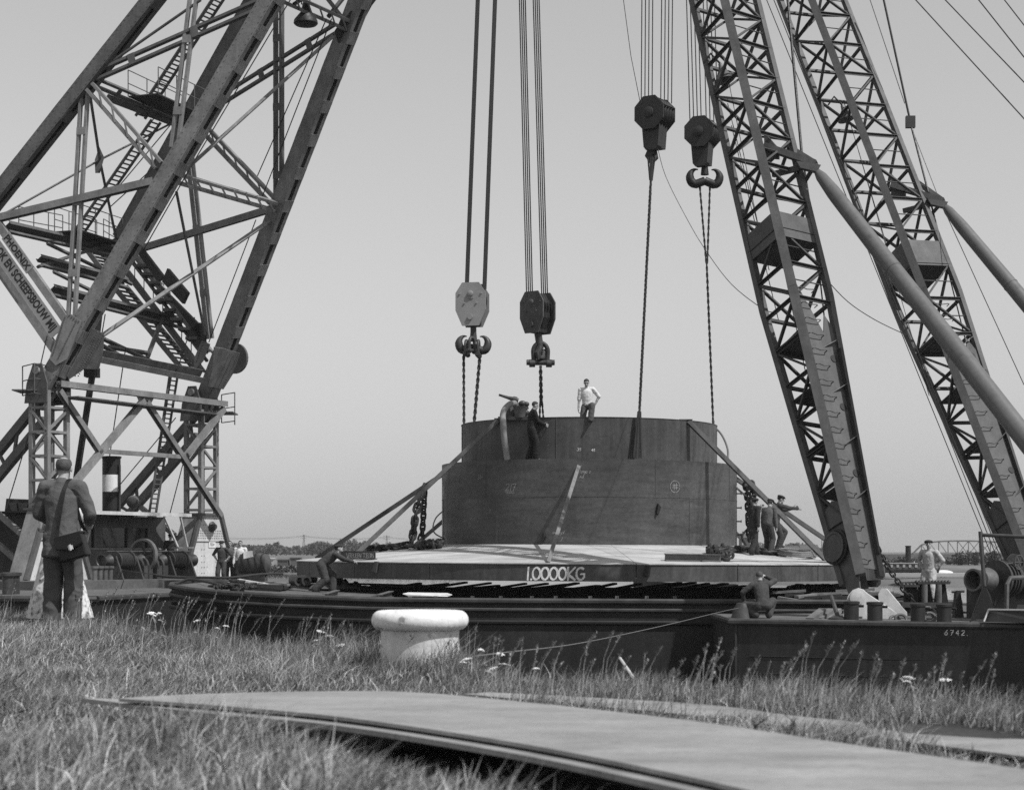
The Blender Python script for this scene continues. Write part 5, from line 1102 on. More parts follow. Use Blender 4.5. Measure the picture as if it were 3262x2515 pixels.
# foot bearings: pale brackets
for px, Y, k in ((2728, 40.3, 0), (2812, 42.0, 1)):
    P_ = [(px - 42, 1976), (px - 40, 1940), (px - 26, 1895), (px - 12, 1878), (px + 4, 1872), (px + 20, 1877), (px + 34, 1890), (px + 138 - 26 * k, 1958), (px + 138 - 26 * k, 1976)]
    pp = [at(a, b, Y) for a, b in P_]
    if k: pp = [at(a, b, Y) for a, b in ((px - 10, 1966), (px - 14, 1890), (px - 4, 1874), (px + 12, 1874), (px + 76, 1950), (px + 76, 1968))]
    for q in pp[:1] + pp[-1:]: q.z = RD
    MB().prism(pp, V(.05, .16, 0)).build('foot_bearing', M['crane_pale'], rc)
    if not k: MB().lathe([(.16, 0), (.16, .08), (.06, .10)], at(2728, 1903, 40.28), 16, V(0, -1, 0)).build('bearing_pin', M['crane_pale'], rc, True); MB().box(at(2742, 1930, 40.25), (.16, .05, .45)).build('keeper_plate', M['crane_pale'], rc)
# pontoon hull
pxy = [(4.92, 40.0), (4.92, 43.7), (11.4, 43.7), (11.4, 53), (22, 53), (22, 35.1), (10.5, 37.6)]
nr = [(4.92, 40.0), (10.6, 37.65), (22, 35.1)]
MB().prism([(x, y, -4.0) for x, y in pxy], (0, 0, RD + 4.0 - .03)).build('pontoon_hull', M['hull_grey'], rc); MB().prism([(x, y, RD - .03) for x, y in pxy], (0, 0, .03)).build('pontoon_deck', M['deck'], rc)
MB().tube([V(4.9, 43.6, RD - .06), V(4.88, 40.0, RD - .06), V(10.55, 37.58, RD - .06), V(22, 35.05, RD - .06)], .075, 8).build('rubbing_strake', M['rail_grey'], rc, True)
for z in (-2.32, -2.7): MB().tube([V(5.3, 39.83, z), V(10.55, 37.6, z), V(22, 35.08, z)], .014, 5).build('plate_seam', M['black_paint'], rc)
MB().beam(V(5.0, 39.95, -1.62), V(5.0, 39.95, -3.1), .05, .05, V(1, 0, 0)).build('corner_bar', M['hull_grey'], rc)
hd = (V(22, 35.1, 0) - V(10.5, 37.6, 0)).normalized()
nxy = V(10.5, 37.6, 0); hd0 = (V(10.5, 37.6, 0) - V(4.92, 40, 0)).normalized()
def s_h(u, v): return V(4.92, 40, 0) + hd0 * u + UP * v + V(hd0.y, -hd0.x, 0) * .004, V(hd0.y, -hd0.x, 0)
def hull_u(px):
    for k in range(2000):
        p = V(4.92, 40, 0) + hd0 * k * .005
        if CX + p.x * F / p.y >= px: return k * .005
    return 0
hn = writing('6742.', s_h, hull_u(3008) if hull_u(3008) else 4.4, (HY - 2020) * 38.3 / F, .105, .016, M['chalk'], 'hull_number', rc, .12, 1.12); hn['kind'] = 'stuff'
# deck gear
def bitt(px, Y, r, h, parent):
    MB().lathe([(r, 0), (r, h - .06), (r * 1.12, h - .05), (r * 1.12, h), (r * .9, h + .01)], V((px - CX) * Y / F, Y, RD), 20).build('bitt', M['hull_grey'], parent, True); x = (px - CX) * Y / F
    MB().cyl(V(x + r * .9, Y, RD + h * .75), V(x + r * 1.6, Y - .05, RD + h * .75), .03, .03, 6).build('bitt_pin', M['hull_grey'], parent)
for px, Y, r, h in ((2712, 39.7, .165, .40), (2787, 39.2, .165, .40), (2924, 38.7, .155, .38), (3008, 38.4, .155, .38)): bitt(px, Y, r, h, rc)
a, b = at(2338, 1972, 40.2), at(2402, 1972, 40.4); MB().lathe([(.26, 0), (.2, .2), (.13, .34), (.1, .35)], V((a.x + b.x) / 2, 40.6, RD), 18).build('fairlead_cone', M['rail_grey'], rc, True)
# chain from the jib to the deck fairlead
chain([J1('r', .16), at(2790, 1728, 42.0), at(2800, 1755, 42.0), at(2835, 1815, 42.2), at(2880, 1880, 42.4), at(2925, 1925, 42.5)], .17, .10, .02, 'slanting chain from foot of near lattice jib to the deck', None)
# fairlead stand with fluted plates
fs = part_empty('fairlead_stand', V(9.9, 42.5, RD), rc)
def fsp(px, py, dy=0): return at(px, py, 42.5 + dy)
for poly in (((2883, 1862), (2920, 1862), (2935, 1945), (2880, 1945)), ((2927, 1858), (2962, 1858), (2978, 1945), (2925, 1945)), ((2985, 1858), (3012, 1858), (3025, 1945), (2975, 1945))): MB().prism([fsp(*p) for p in poly], (0, .12, 0)).build('stand_plate', M['black_paint'], fs)
for px in (2945, 2990): MB().cyl(fsp(px, 1948, -.1), fsp(px, 1860, -.1), .075, .075, 12).build('roller', M['machine_mid'], fs, True)
for x0, x1, y in ((2878, 2925, 1862), (2920, 3022, 1853)):
    o = MB(); n = int((x1 - x0) / 9)
    for i in range(n): o.ball(fsp(lerp(x0, x1, i / (n - 1)), y, -.05), .05, 5)
    o.beam(fsp(x0, y + 3), fsp(x1, y + 3), .3, .05); o.build('scalloped_top', M['machine'], fs, True)
MB().beam(fsp(2870, 1925, -.3), fsp(3030, 1927, -.3), .25, .12).build('stand_base', M['machine'], fs)
MB().prism([at(3048, 1880, 41), at(3060, 1880, 41), at(3072, 1975, 41), at(3040, 1975, 41)], (0, .25, 0)).build('cleat_post', M['machine'], rc); MB().cyl(at(3032, 1884, 41.1), at(3072, 1882, 41.1), .03, .03, 6).build('cleat_bar', M['machine'], rc)
# winch with open warping barrel
wc = at(3165, 1860, 40.0); wn_ = part_empty('winch', V(wc.x, wc.y, RD), rc); ax = V(-.80, -.60, 0)
hc = at(3108, 1846, 39.2); MB().lathe([(.235, 0), (.25, .04), (.27, .10), (.20, .30), (.24, .52), (.25, .60), (.205, .60), (.19, .2)], hc - ax * .5, 26, ax).build('warping_barrel', M['machine_mid'], wn_, True)
for o_, r, l_ in ((.62, .44, .06), (.9, .36, .5), (1.5, .44, .06)): MB().lathe([(r, -l_ / 2), (r, l_ / 2)], hc - ax * (o_ + .1), 26, ax).build('drum', M['machine'], wn_, True)
for o_ in (.9, 1.0, 1.1): MB().tube([hc - ax * o_ + (UP * math.cos(g) + ax.cross(UP) * math.sin(g)) * .385 for g in [tau * i / 22 for i in range(22)]], .03, 5, True).build('wound_rope', M['rope'], wn_, True)
MB().prism([at(3085, 1965, 39.4), at(3166, 1965, 39.0), at(3140, 1862, 39.2), at(3095, 1880, 39.4)], V(.1, .2, 0)).build('frame', M['hull_grey'], wn_); MB().box((15.4 - 4.2, 40.6, -1.1), (1.6, .7, .8)).build('gear_case', M['machine'], wn_); MB().box((11.6, 40.3, -.55), (.9, .5, .35)).build('gear_case', M['machine'], wn_)
for x, z in ((10.9, -.35), (11.2, -.2), (11.5, -.42)): MB().lathe([(.16, -.05), (.16, .05)], V(x, 39.9, z), 14, V(0, 1, 0)).build('gear_wheel', M['machine'], wn_, True)
hw = at(3247, 1790, 39.5); MB().tube([hw + V(math.cos(g) * .10, 0, math.sin(g) * .155) for g in [tau * i / 20 for i in range(20)]], .014, 6, True).build('hand_wheel', M['machine_mid'], wn_, True)
for k in range(3): g = k * math.pi / 3; MB().cyl(hw - V(math.cos(g) * .1, 0, math.sin(g) * .15), hw + V(math.cos(g) * .1, 0, math.sin(g) * .15), .01, .01, 5).build('wheel_spoke', M['machine_mid'], wn_)
MB().cyl(at(3180, 1800, 39.6), hw, .018, .018, 6).build('wheel_shaft', M['machine_mid'], wn_)
MB().tube([at(3205, 1985, 38.8), at(3208, 1860, 38.8), at(3218, 1840, 38.9), at(3260, 1838, 39.2)], .05, 8).build('steam_pipe', M['machine_mid'], wn_, True)
# post and rail
MB().tube([at(3123, 1692, 38.2), at(3135, 1850, 38.1), at(3137, 1866, 38.1)], .045, 10).build('rail_post', M['jib_grey'], rc, True); MB().cyl(at(3127, 1703, 38.2), at(3330, 1712, 37.3), .04, .04, 10).build('top_rail', M['jib_grey'], rc, True)
MB().prism([at(3133, 1866, 38.1), at(3140, 1866, 38.1), at(3170, 1950, 38.0), at(3090, 1980, 38.3)], (0, .05, 0)).build('rail_foot', M['jib_grey'], rc)
# hatch coaming at the right edge, timber wedges, loose bars
MB().prism([at(3135, 1978, 37.8), at(3150, 1940, 37.8), at(3420, 1944, 36.6), at(3420, 1988, 36.6)], V(.1, .4, 0)).build('hatch_coaming', M['jib_grey'], rc); MB().beam(at(3149, 1940, 37.75), at(3420, 1944, 36.55), .08, .03).build('coaming_edge', M['white_paint'], rc); MB().beam(at(3134, 1978, 37.75), at(3149, 1941, 37.75), .03, .05, V(0, -1, 0)).build('coaming_edge', M['white_paint'], rc)
for i, (x0, x1) in enumerate(((2580, 2622), (2605, 2650), (2628, 2668))): MB().beam(at(x0, 1974, 40.0 + i * .2), at(x1, 1943, 40.6 + i * .2), .2, .1).build('timber_wedge', M['wood'], rc)
MB().cyl(at(2648, 1898, 40.4), at(2672, 1972, 39.8), .045, .05, 8).build('stay_bar', M['machine'], rc); MB().lathe([(.2, 0), (.2, .05), (.08, .1)], at(2668, 1974, 39.8), 14).build('stay_socket', M['machine'], rc, True)
for px, py, Y, s_ in ((2870, 1970, 39.6, .12), (2958, 1950, 38.8, .14), (2962, 1965, 38.7, .12), (2850, 1972, 39.7, .1)): MB().tube([at(px, py, Y) + V(math.cos(g) * s_, math.sin(g) * s_ * .4, math.sin(g) * s_ * .8) for g in [tau * i / 14 for i in range(14)]], .035, 6, True).build('ring', M['machine_mid'], rc, True)
# hoses and ropes heaped behind the jib foot, lying on the pontoon
for i in range(7):
    y0 = 1912 + 8 * i; pts = [at(2790 + 22 * k, y0 + 5 * math.sin(k * 1.3 + i * 1.9), 42.9 - .06 * i) for k in range(7)]
    tag(MB().tube(bez(pts, 3), .028, 6).build('mooring_rope', M['rope_pale' if i % 2 else 'rope'], None, True), 'loose rope in the heap behind foot of the near lattice jib', 'rope', 'ropes heaped behind the near jib foot')
rope_obj('mooring_line', bez([at(2402, 1938, 40.6), at(2345, 1937, 40.2), at(2120, 1990, 31), at(1860, 2045, 22), at(1600, 2078, 14), at(1462, 2094, 12.2)], 6), .006, 'thin mooring line from pontoon corner to the white bollard', 'rope', None, 'rope_pale')
# ------------------------------------------------------------------ long open barge under the load
bg_ = thing('barge', V(1, 50, -3), 'long dark open barge with pointed bow lying below the hanging caisson', 'barge')
near = [(-9.25, 49.6, -.86), (-9.2, 48.5, -.86), (-9.0, 47.3, -.88), (-8.35, 46.25, -.95), (-7.2, 45.4, -1.03), (-5.5, 44.9, -1.11), (-3.5, 44.65, -1.17), (0, 44.55, -1.20), (5, 44.5, -1.22), (11.2, 44.5, -1.24)]
far = [(x, 101.5 - y, z) for x, y, z in near]
def sec(p, s_):      # section offsets: (inward, z)
    x, y, z = p; bow = max(0, min(1, (-5 - x) / 4)); k = s_ * (.9 * bow); b = 1.2 * bow
    return [V(x, y, z), V(x, y, z - .14), V(x + b * .15, y + k * .18, z - .55), V(x + b * .6, y + k * .6, -2.4), V(x + b, y + k, -3.6)]
mb = MB(); Nn = near + []; rows = [sec(p, 1) for p in reversed(near)] + [sec(p, -1) for p in far]; mb.v = [tuple(q) for r in rows for q in r]; n5 = 5
mb.f = [(i * n5 + k, i * n5 + k + 1, (i + 1) * n5 + k + 1, (i + 1) * n5 + k) for i in range(len(rows) - 1) for k in range(n5 - 1)]
mb.f.append(tuple([k for k in range(n5)] + [(len(rows) - 1) * n5 + k for k in reversed(range(n5))]))
mb.build('hull', M['hull_barge'], bg_, True)
for dz, r, m in ((-.02, .075, 'rail_grey'), (-.24, .05, 'rail_grey'), (-.55, .06, 'hull_black')):
    MB().tube([V(x - .02, y - .03, z + dz) for x, y, z in near], r, 8).build('rubbing_strake', M[m], bg_, True)
MB().tube([V(x, y, z) for x, y, z in far], .07, 6).build('rubbing_strake', M['rail_grey'], bg_, True)
# fore deck in planks, side decks, hold
def yspan(x):
    xs_ = [p[0] for p in near]; ys_ = [p[1] for p in near]; zs_ = [p[2] for p in near]; return float(np.interp(x, xs_, ys_)), float(np.interp(x, xs_, zs_))
xs_ = np.linspace(-9.1, -3.75, 12)
for a, b in zip(xs_, xs_[1:]):
    (ya, za), (yb, zb) = yspan(a), yspan(b); g = .012
    MB().prism([(a + g, ya + .02, za - .07), (b - g, yb + .02, zb - .07), (b - g, 101.5 - yb - .02, zb - .07), (a + g, 101.5 - ya - .02, za - .07)], (0, 0, .05)).build('deck_plate', M['deck'], bg_)
MB().prism([(-3.74, 44.7, -1.24), (11.1, 44.55, -1.29), (11.1, 45.4, -1.29), (-3.74, 45.4, -1.24)], (0, 0, .05)).build('side_deck', M['hull_grey'], bg_)
MB().prism([(-3.74, 56.1, -1.24), (11.1, 56.1, -1.29), (11.1, 56.95, -1.29), (-3.74, 56.85, -1.24)], (0, 0, .05)).build('side_deck', M['hull_grey'], bg_)
for y0, y1, zz_ in ((45.4, 45.46, -1.22), (56.04, 56.1, -1.10)): MB().prism([(-3.74, y0, -2.9), (11.1, y0, -2.9), (11.1, y0, zz_ - .02), (-3.74, y0, zz_)], (0, y1 - y0, 0)).build('coaming', M['hull_black'], bg_)
for x in (-3.74, 11.0): MB().prism([(x, 45.4, -2.9), (x, 56.1, -2.9), (x, 56.1, -1.22), (x, 45.4, -1.22)], (.06, 0, 0)).build('coaming', M['hull_black'], bg_)
MB().box((3.7, 50.75, -2.85), (14.8, 10.6, .05)).build('hold_floor', M['hull_black'], bg_)
def hull_s(u, v): return V(-8.95 + u * .55, 47.25 - u * .84, 0) + UP * v + V(-.84, -.55, 0) * .02, V(-.84, -.55, 0)
writing('51', hull_s, .02, -1.03, .10, .014, M['chalk_faint'], 'bow_number', bg_)
for px, Y in ((745, 47.2), (765, 46.8)): MB().lathe([(.11, 0), (.11, .26), (.14, .28), (.14, .33)], V((px - CX) * Y / F, Y, yspan((px - CX) * Y / F)[1] - .03), 12).build('deck_bitt', M['machine'], bg_, True)
MB().box((-7.35, 50.6, -.98), (2.0, 3.0, .14)).build('fore_hatch', M['hull_grey'], bg_)
for i in range(4): MB().box((-8.05 + i * .47, 50.6, -.89), (.44, 3.1, .03)).build('hatch_board', M['wood'], bg_)
MB().beam(V(-8.0, 48.2, -.85), V(-6.2, 48.3, -.95), .1, .1).build('hatch_beam', M['hull_grey'], bg_)
# stanchion stubs along the near gunwale
for px in (1306, 1388, 1505, 1595, 1694, 1770, 1880, 1965, 2060, 2150): x = (px - CX) * 44.75 / F; MB().ibeam(V(x, 44.75, -1.22), V(x, 44.75, -1.10), .07, .09, .014, V(1, 0, 0)).build('stanchion_stub', M['machine_mid'], bg_)
for px, py in ((1053, 1895), (1225, 1898)): a = at(px - 18, py + 5, 45.4); b = at(px + 22, py - 7, 47.4); MB().ibeam(a, b, .14, .17, .02).build('hatch_beam', M['machine_mid'], bg_)
# loose timbers and steel lying across the far coaming
TB = []
for i in range(17):
    px = 1235 + i * 66 + random.uniform(-10, 10); Y = 56.0 + random.uniform(-.2, .3); z0 = -1.13 + random.uniform(-.02, .02); x = (px - CX) * Y / F; L_ = random.uniform(.7, 1.3); tl = random.uniform(.06, .18)
    TB.append(((x, Y - .5, z0), (x + L_, Y + .2, z0 + tl), random.uniform(.18, .3)))
ORD = 'first second third fourth fifth sixth seventh eighth ninth tenth eleventh twelfth thirteenth fourteenth fifteenth sixteenth seventeenth'.split()
for i, (a, b, w_) in enumerate(TB): tag(MB().beam(V(a), V(b), w_, .06).build('plank', M['black_paint' if i % 3 else 'hull_grey']), ORD[i] + ' dark plank from the left across far side of the barge hold', 'plank', 'planks along far side of the barge hold')
for i, (x0, y0, x1, y1, Y, m, lb) in enumerate(((1115, 1858, 1415, 1866, 54, 'machine', 'long bent steel bar reaching right over the left end of the hold'), (1180, 1862, 1320, 1867, 53, 'machine', 'shorter steel bar beside the long bent bar on the hold'), (760, 1846, 862, 1863, 49.5, 'wood_pale', 'pale board slanting on the fore deck of barge'), (850, 1853, 920, 1862, 50, 'wood', 'short dark board on the fore deck of barge'), (2560, 1920, 2630, 1936, 46, 'wood', 'upper timber on barge right of the crouching man'), (2480, 1902, 2545, 1912, 47, 'wood', 'timber behind the crouching man'), (2400, 1880, 2460, 1890, 50, 'machine', 'dark beam end just behind the crouching man'))):
    a = at(x0, y0, Y); b = at(x1, y1, Y - .3); tag(MB().beam(a, b, .16 if m != 'machine' else .08, .06).build('board' if m != 'machine' else 'steel_bar', M[m]), lb, 'board' if m != 'machine' else 'bar')
pp = thing('plank_trestle', at(1365, 1895, 45.7), 'white plank on two small stands near the barge gunwale', 'plank')
MB().prism([at(1283, 1891, 45.6), at(1300, 1897, 45.6), at(1425, 1899, 45.6), at(1440, 1894, 45.6), at(1425, 1889, 45.8), at(1300, 1887, 45.8)], V(0, .06, .012)).build('board', M['wood_pale'], pp)
for px in (1312, 1402): MB().cyl(at(px, 1899, 45.7), V((px - CX) * 45.7 / F, 45.7, -1.26), .02, .02, 6).build('leg', M['machine_mid'], pp)
# tarpaulin heap and rollers on the fore deck
mb = MB(); gx, gy = 26, 10
for j in range(gy + 1):
    for i in range(gx + 1):
        px = 985 + 190 * i / gx; Y = 53.2 - 1.6 * j / gy; h = max(0, math.sin(math.pi * i / gx)) ** .6 * max(0, math.sin(math.pi * j / gy)) ** .7 * (.16 + .06 * math.sin(i * 1.3) + .04 * math.sin(i * 2.7 + j * 1.9)); mb.v.append(((px - CX) * Y / F, Y, -1.06 + h * 1.2))
mb.f = [(j * (gx + 1) + i, j * (gx + 1) + i + 1, (j + 1) * (gx + 1) + i + 1, (j + 1) * (gx + 1) + i) for j in range(gy) for i in range(gx)]
tag(mb.build('tarpaulin', M['canvas'], None, True), 'dark crumpled tarpaulin on barge deck behind the bent workman', 'tarpaulin')
for px, Y, k in ((944, 51, 'left'), (967, 51, 'right')): tag(MB().lathe([(.09, -.25), (.15, -.25), (.15, .25), (.09, .25)], at(px, 1848, Y), 16, V(.5, -1, 0), None, True).build('roller', M['machine'], None, True), k + ' of two short iron rollers on barge deck left of the bent workman', 'roller')
# spare chain pile on the fore deck
pts = [V((700 - CX) * 46.6 / F + .28 * math.sin(i * 1.7) + .012 * i, 46.9 + .35 * math.sin(i * 2.3), -.94 + .012 * (i % 9)) for i in range(60)]
chain(pts, .13, .08, .016, 'small heap of light chain on the barge bow', None, jitter=1.5)
# bow rope
tag(MB().tube(bez([at(560, 1858, 47.5), at(600, 1845, 47.6), at(660, 1852, 47.2), at(720, 1868, 46.8), at(760, 1878, 46.4)]), .04, 8).build('mooring_rope', M['rope'], None, True), 'thick rope lying along the barge bow rail', 'rope')
tag(MB().tube(bez([at(500, 1832, 50), at(560, 1838, 49), at(650, 1838, 48.5), at(740, 1838, 48.5), at(830, 1828, 49), at(900, 1826, 50)]), .035, 8).build('mooring_rope', M['rope'], None, True), 'dark rope strung low above the barge bow', 'rope')
rope_obj('winch_wire', sag(at(370, 1812, 66), at(700, 1842, 48.6), .05), .02, 'wire led from crane deck winch to the barge bow')
# big rope fender drum behind the three men, with board
fd = thing('rope_drum', at(805, 1800, 66), 'big rope-bound round fender beside the man in waistcoat', 'fender')
c = at(810, 1798, 66); MB().tube([c + V(-.62, .1, 0), c + V(-.5, .1, 0), c + V(0, 0, 0), c + V(.5, -.1, 0), c + V(.62, -.1, 0)], [.2, .40, .45, .40, .2], 18).build('fender_body', M['canvas'], fd, True)
for t in (-.35, -.1, .15, .4): MB().tube([c + V(t, -t * .2, 0) + V(.08 * math.sin(g * 2), math.cos(g) * .45, math.sin(g) * .45) for g in [tau * i / 20 for i in range(20)]], .025, 5, True).build('lashing', M['rope'], fd, True)
MB().box(at(805, 1838, 66), (1.0, .8, .3)).build('cradle', M['machine'], fd)
tag(MB().prism([at(775, 1757, 65), at(803, 1753, 65), at(806, 1772, 65), at(776, 1779, 65)], (0, .04, 0)).build('board', M['white_paint']), 'white board leaning on the fender beside the man in waistcoat', 'board')
MB()
# clutter at the right end of the barge, seen behind the pontoon
g_ = random.Random(21)
pts = [V(Lx0 + .5 * math.sin(i * 1.7) + .02 * i, 52.0 + .5 * math.sin(i * 2.3), -1.12 + .02 * (i % 7)) for i, Lx0 in enumerate([(2560 - CX) * 52 / F] * 70)]
chain(pts, .2, .12, .028, 'heap of chain on the barge just right of the crouching man', None, jitter=1.5)
for i in range(14):
    px = 2470 + 30 * i + g_.uniform(-12, 12); Y = g_.uniform(45.0, 51.5); z = -1.2 + g_.uniform(0, .12); x = (px - CX) * Y / F; L_ = g_.uniform(.5, 1.3)
    if x + L_ > 11: continue
    tag(MB().beam(V(x, Y, z), V(x + L_, Y + g_.uniform(-.3, .3), z + g_.uniform(-.03, .08)), g_.uniform(.08, .2), .07).build('timber', M['machine' if i % 2 else 'wood']), 'loose timber in the clutter between crouching man and the near jib foot', 'timber', 'timbers on the right end of the barge')
# ------------------------------------------------------------------ on the bank: bollard, steel sheets, grass
bo = thing('mooring_bollard', V((1338 - CX) * 12.15 / F, 12.15, GZ), 'squat white mooring bollard with a broad mushroom cap in the grass', 'bollard')
bx, by = (1338 - CX) * 12.15 / F, 12.15; zt = (HY - 1943) * 12.15 / F
zc = zt - .123
MB().lathe([(.272, GZ - .15), (.268, zc - .2), (.266, zc - .02), (.275, zc + .004)], V(bx, by, 0), 48).build('column', M['bollard'], bo, True)
pr = [(.20, zc - .012)] + [(.268 + .062 * math.cos(a), zt - .066 + .066 * math.sin(a)) for a in [math.radians(-80 + 170 * i / 12) for i in range(13)]] + [(.18, zt + .003), (.05, zt + .006)]
MB().lathe(pr, V(bx, by, 0), 56).build('cap', M['bollard'], bo, True)
def gxy(px, py, h=0.0): Y = (-GZ - h) * F / (py - HY); return V((px - CX) * Y / F, Y, 0)
def smooth2(pts, k=6): return [V(p.x, p.y, 0) for p in bez([V(p.x, p.y, 0) for p in pts], k)]
hp = .14
front = [gxy(378, 2229, hp), gxy(700, 2252, hp), gxy(1100, 2290, hp), (gxy(1650, 2372, hp)), gxy(2200, 2482, hp), gxy(2560, 2572, hp), gxy(2900, 2680, hp)]
back = [gxy(378, 2228, hp), gxy(640, 2214, hp), gxy(1000, 2206, hp), gxy(1300, 2208, hp), gxy(1650, 2238, hp), gxy(2200, 2300, hp), gxy(2700, 2375, hp), gxy(3262, 2456, hp), gxy(3900, 2560, hp)]
PLATES = []
def sheet(fr, bk, z, th, label, extra=0.0, sag_=0.0):
    f_, b_ = smooth2(fr), smooth2(bk); poly = f_ + list(reversed(b_))[:-1]
    o = MB().prism([V(p.x, p.y, z) for p in poly], (0, 0, th)).build('steel_sheet', M['plate']); tag(o, label, 'steel sheet'); PLATES.append([(p.x, p.y) for p in poly]); return o
dn = V(-.045, -.05, 0)
sheet(front, back, GZ + hp - .006, .014, 'big curved steel sheet lying in the grass, upper of two')
sheet([gxy(262, 2246, hp - .05)] + [p + dn * (1.3 if i == 0 else 1.0) for i, p in enumerate(front[1:])], [gxy(262, 2245, hp - .05)] + [p + V(-.03, -.05, 0) for p in back[1:]], GZ + hp - .036, .020, 'big curved steel sheet just under the upper one in the grass')
for px, py in ((600, 2262), (1500, 2330), (1400, 2235), (2000, 2320), (2300, 2420)):
    p = gxy(px, py, .05); tag(MB().box((p.x, p.y, GZ + .01), (.09, .35, .045)).build('timber_block', M['wood']), 'timber bearer under the curved steel sheets', 'timber', 'bearers under the steel sheets')
fr2 = [gxy(1480, 2216, .02), gxy(2200, 2284, .02), gxy(2700, 2346, .02), gxy(3262, 2418, .02), gxy(3800, 2500, .02)]
bk2 = [gxy(1480, 2206, .02), gxy(2200, 2246, .02), gxy(2530, 2286, .02), gxy(2850, 2318, .02), gxy(3262, 2354, .02), gxy(3800, 2410, .02)]
sheet(fr2, bk2, GZ + .02, .012, 'narrow steel sheet half sunk in grass behind the curved sheets')
def inside(x, y, poly):
    P_ = np.array(poly); n = len(P_); r = np.zeros(len(x), bool); j = n - 1
    for i in range(n):
        xi, yi = P_[i]; xj, yj = P_[j]; c = ((yi > y) != (yj > y)) & (x < (xj - xi) * (y - yi) / (yj - yi + 1e-12) + xi); r ^= c; j = i
    return r
DENSE = []
for P_ in PLATES[:2]:
    for (xa, ya), (xb, yb) in zip(P_, P_[1:] + P_[:1]):
        m_ = max(1, int(math.hypot(xb - xa, yb - ya) / .12)); DENSE += [(lerp(xa, xb, t / m_), lerp(ya, yb, t / m_)) for t in range(m_)]
def blades(n, hmin, hmax, wid, seed, ylo, yhi, lean=.45, edge=None, mask=True, keep=None):
    g = np.random.default_rng(seed); y = ylo + (yhi - ylo) * g.random(n) ** .8; x = (g.random(n) - .5) * 2 * (.305 * y + .35); e = edge_y(x)
    if edge is not None:
        y = e - edge * g.random(n) ** 1.3 + .02
    ok = (y < e + .03) & (np.hypot(x - bx, y - by) > .29)
    if mask:
        for P_ in PLATES: ok &= ~inside(x, y, P_)
    if keep is not None: ok &= keep(x, y)
    x, y = x[ok], y[ok]; n = len(x)
    clump = .55 + .45 * np.sin(2.1 * x + 1.3 * y + 2 * np.sin(.9 * y)) * np.sin(1.7 * y - 2.6 * x + 1.0) + .35 * (g.random(n) - .5)
    tus = .5 + .5 * np.sin(3.1 * x - 1.9 * y + 2.2 * np.sin(1.3 * y + .7 * x)) * np.sin(2.3 * y + 2.9 * x + 1.7 * np.sin(2.1 * x)); h = (hmin + (hmax - hmin) * g.random(n) ** 1.4) * np.clip(.55 + .35 * clump + 1.1 * tus ** 3, .4, 2.0)
    if mask:
        dm = np.full(n, 9.0)
        for pp_ in DENSE: dm = np.minimum(dm, np.hypot(x - pp_[0], y - pp_[1]))
        h = h * np.clip(.32 + 1.5 * dm, .32, 1.0)
    h = np.where(y < 8.3, np.minimum(h, (.06 + .79 * (1 - y / 8.5)) * (.75 + .35 * g.random(n))), h); h = np.maximum(h, .025)
    dx = .35 + g.normal(0, .55, n); dy = g.normal(0, .45, n); L_ = lean * (.5 + g.random(n)); w_ = wid * (.6 + .8 * g.random(n)); ang = g.random(n) * np.pi
    px, py = np.cos(ang) * w_ / 2, np.sin(ang) * w_ / 2; z = GZ + bump_z(x, y) - .01
    b0 = np.stack([x - px, y - py, z], 1); b1 = np.stack([x + px, y + py, z], 1); mx, my = x + dx * L_ * h * .4, y + dy * L_ * h * .4
    m0 = np.stack([mx - px * .8, my - py * .8, z + h * .58], 1); m1 = np.stack([mx + px * .8, my + py * .8, z + h * .58], 1)
    tip = np.stack([x + dx * L_ * h * 1.25, y + dy * L_ * h * 1.25, z + h * (1 - .18 * np.abs(dx) * L_)], 1); t1 = tip + np.stack([px * .12, py * .12, 0 * px], 1)
    v = np.stack([b0, b1, m1, m0, t1, tip], 1).reshape(-1, 3); k = np.arange(n) * 6
    q = np.concatenate([np.stack([k, k + 1, k + 2, k + 3], 1), np.stack([k + 3, k + 2, k + 4, k + 5], 1)]); tn = np.repeat(np.clip(np.exp(g.normal(0, .5, n)), .25, 2.2), 6); return v, q, tn
v, q, tn = blades(260000, .03, .105, .0046, 11, 4.9, 21.5, .9); tag(np_mesh('grass', v, q, M['grass'], tone=tn), 'rough grass covering the bank', 'grass', kind='stuff')
v, q, tn = blades(110000, .03, .13, .004, 12, 4.9, 21.5, 1.0); tag(np_mesh('dry_grass', v, q, M['grass_dry'], tone=tn), 'dry pale blades among the bank grass', 'grass', kind='stuff')
v, q, tn = blades(30000, .07, .21, .0042, 13, 4.9, 21.5, .5, edge=1.6); tag(np_mesh('edge_grass', v, q, M['grass'], tone=tn), 'taller grass along the edge of the bank', 'grass', kind='stuff')
v, q, tn = blades(15000, .08, .22, .0055, 14, 4.8, 7.2, .7, keep=lambda x, y: y < 7.6 - .95 * (x + 1.2)); tag(np_mesh('front_grass', v, q, M['grass_dry'], tone=tn * .8), 'long blades in front of the steel sheets', 'grass', kind='stuff')
v, q, tn = blades(70000, .010, .030, .005, 15, 4.9, 21.5, 5.0); tag(np_mesh('thatch', v, q, M['grass_dry'], tone=tn * .55), 'dead thatch lying between the grass blades', 'grass', kind='stuff')
v, q, tn = blades(5200, .05, .13, .022, 16, 4.9, 20.5, 1.1, keep=lambda x, y: np.sin(3.3 * x + 1.1 * y) * np.sin(2.7 * y - 1.9 * x + .5) > .25); tag(np_mesh('weeds', v, q, M['grass'], tone=tn * .8), 'broad-leaved weeds in patches among the grass', 'weeds', kind='stuff')
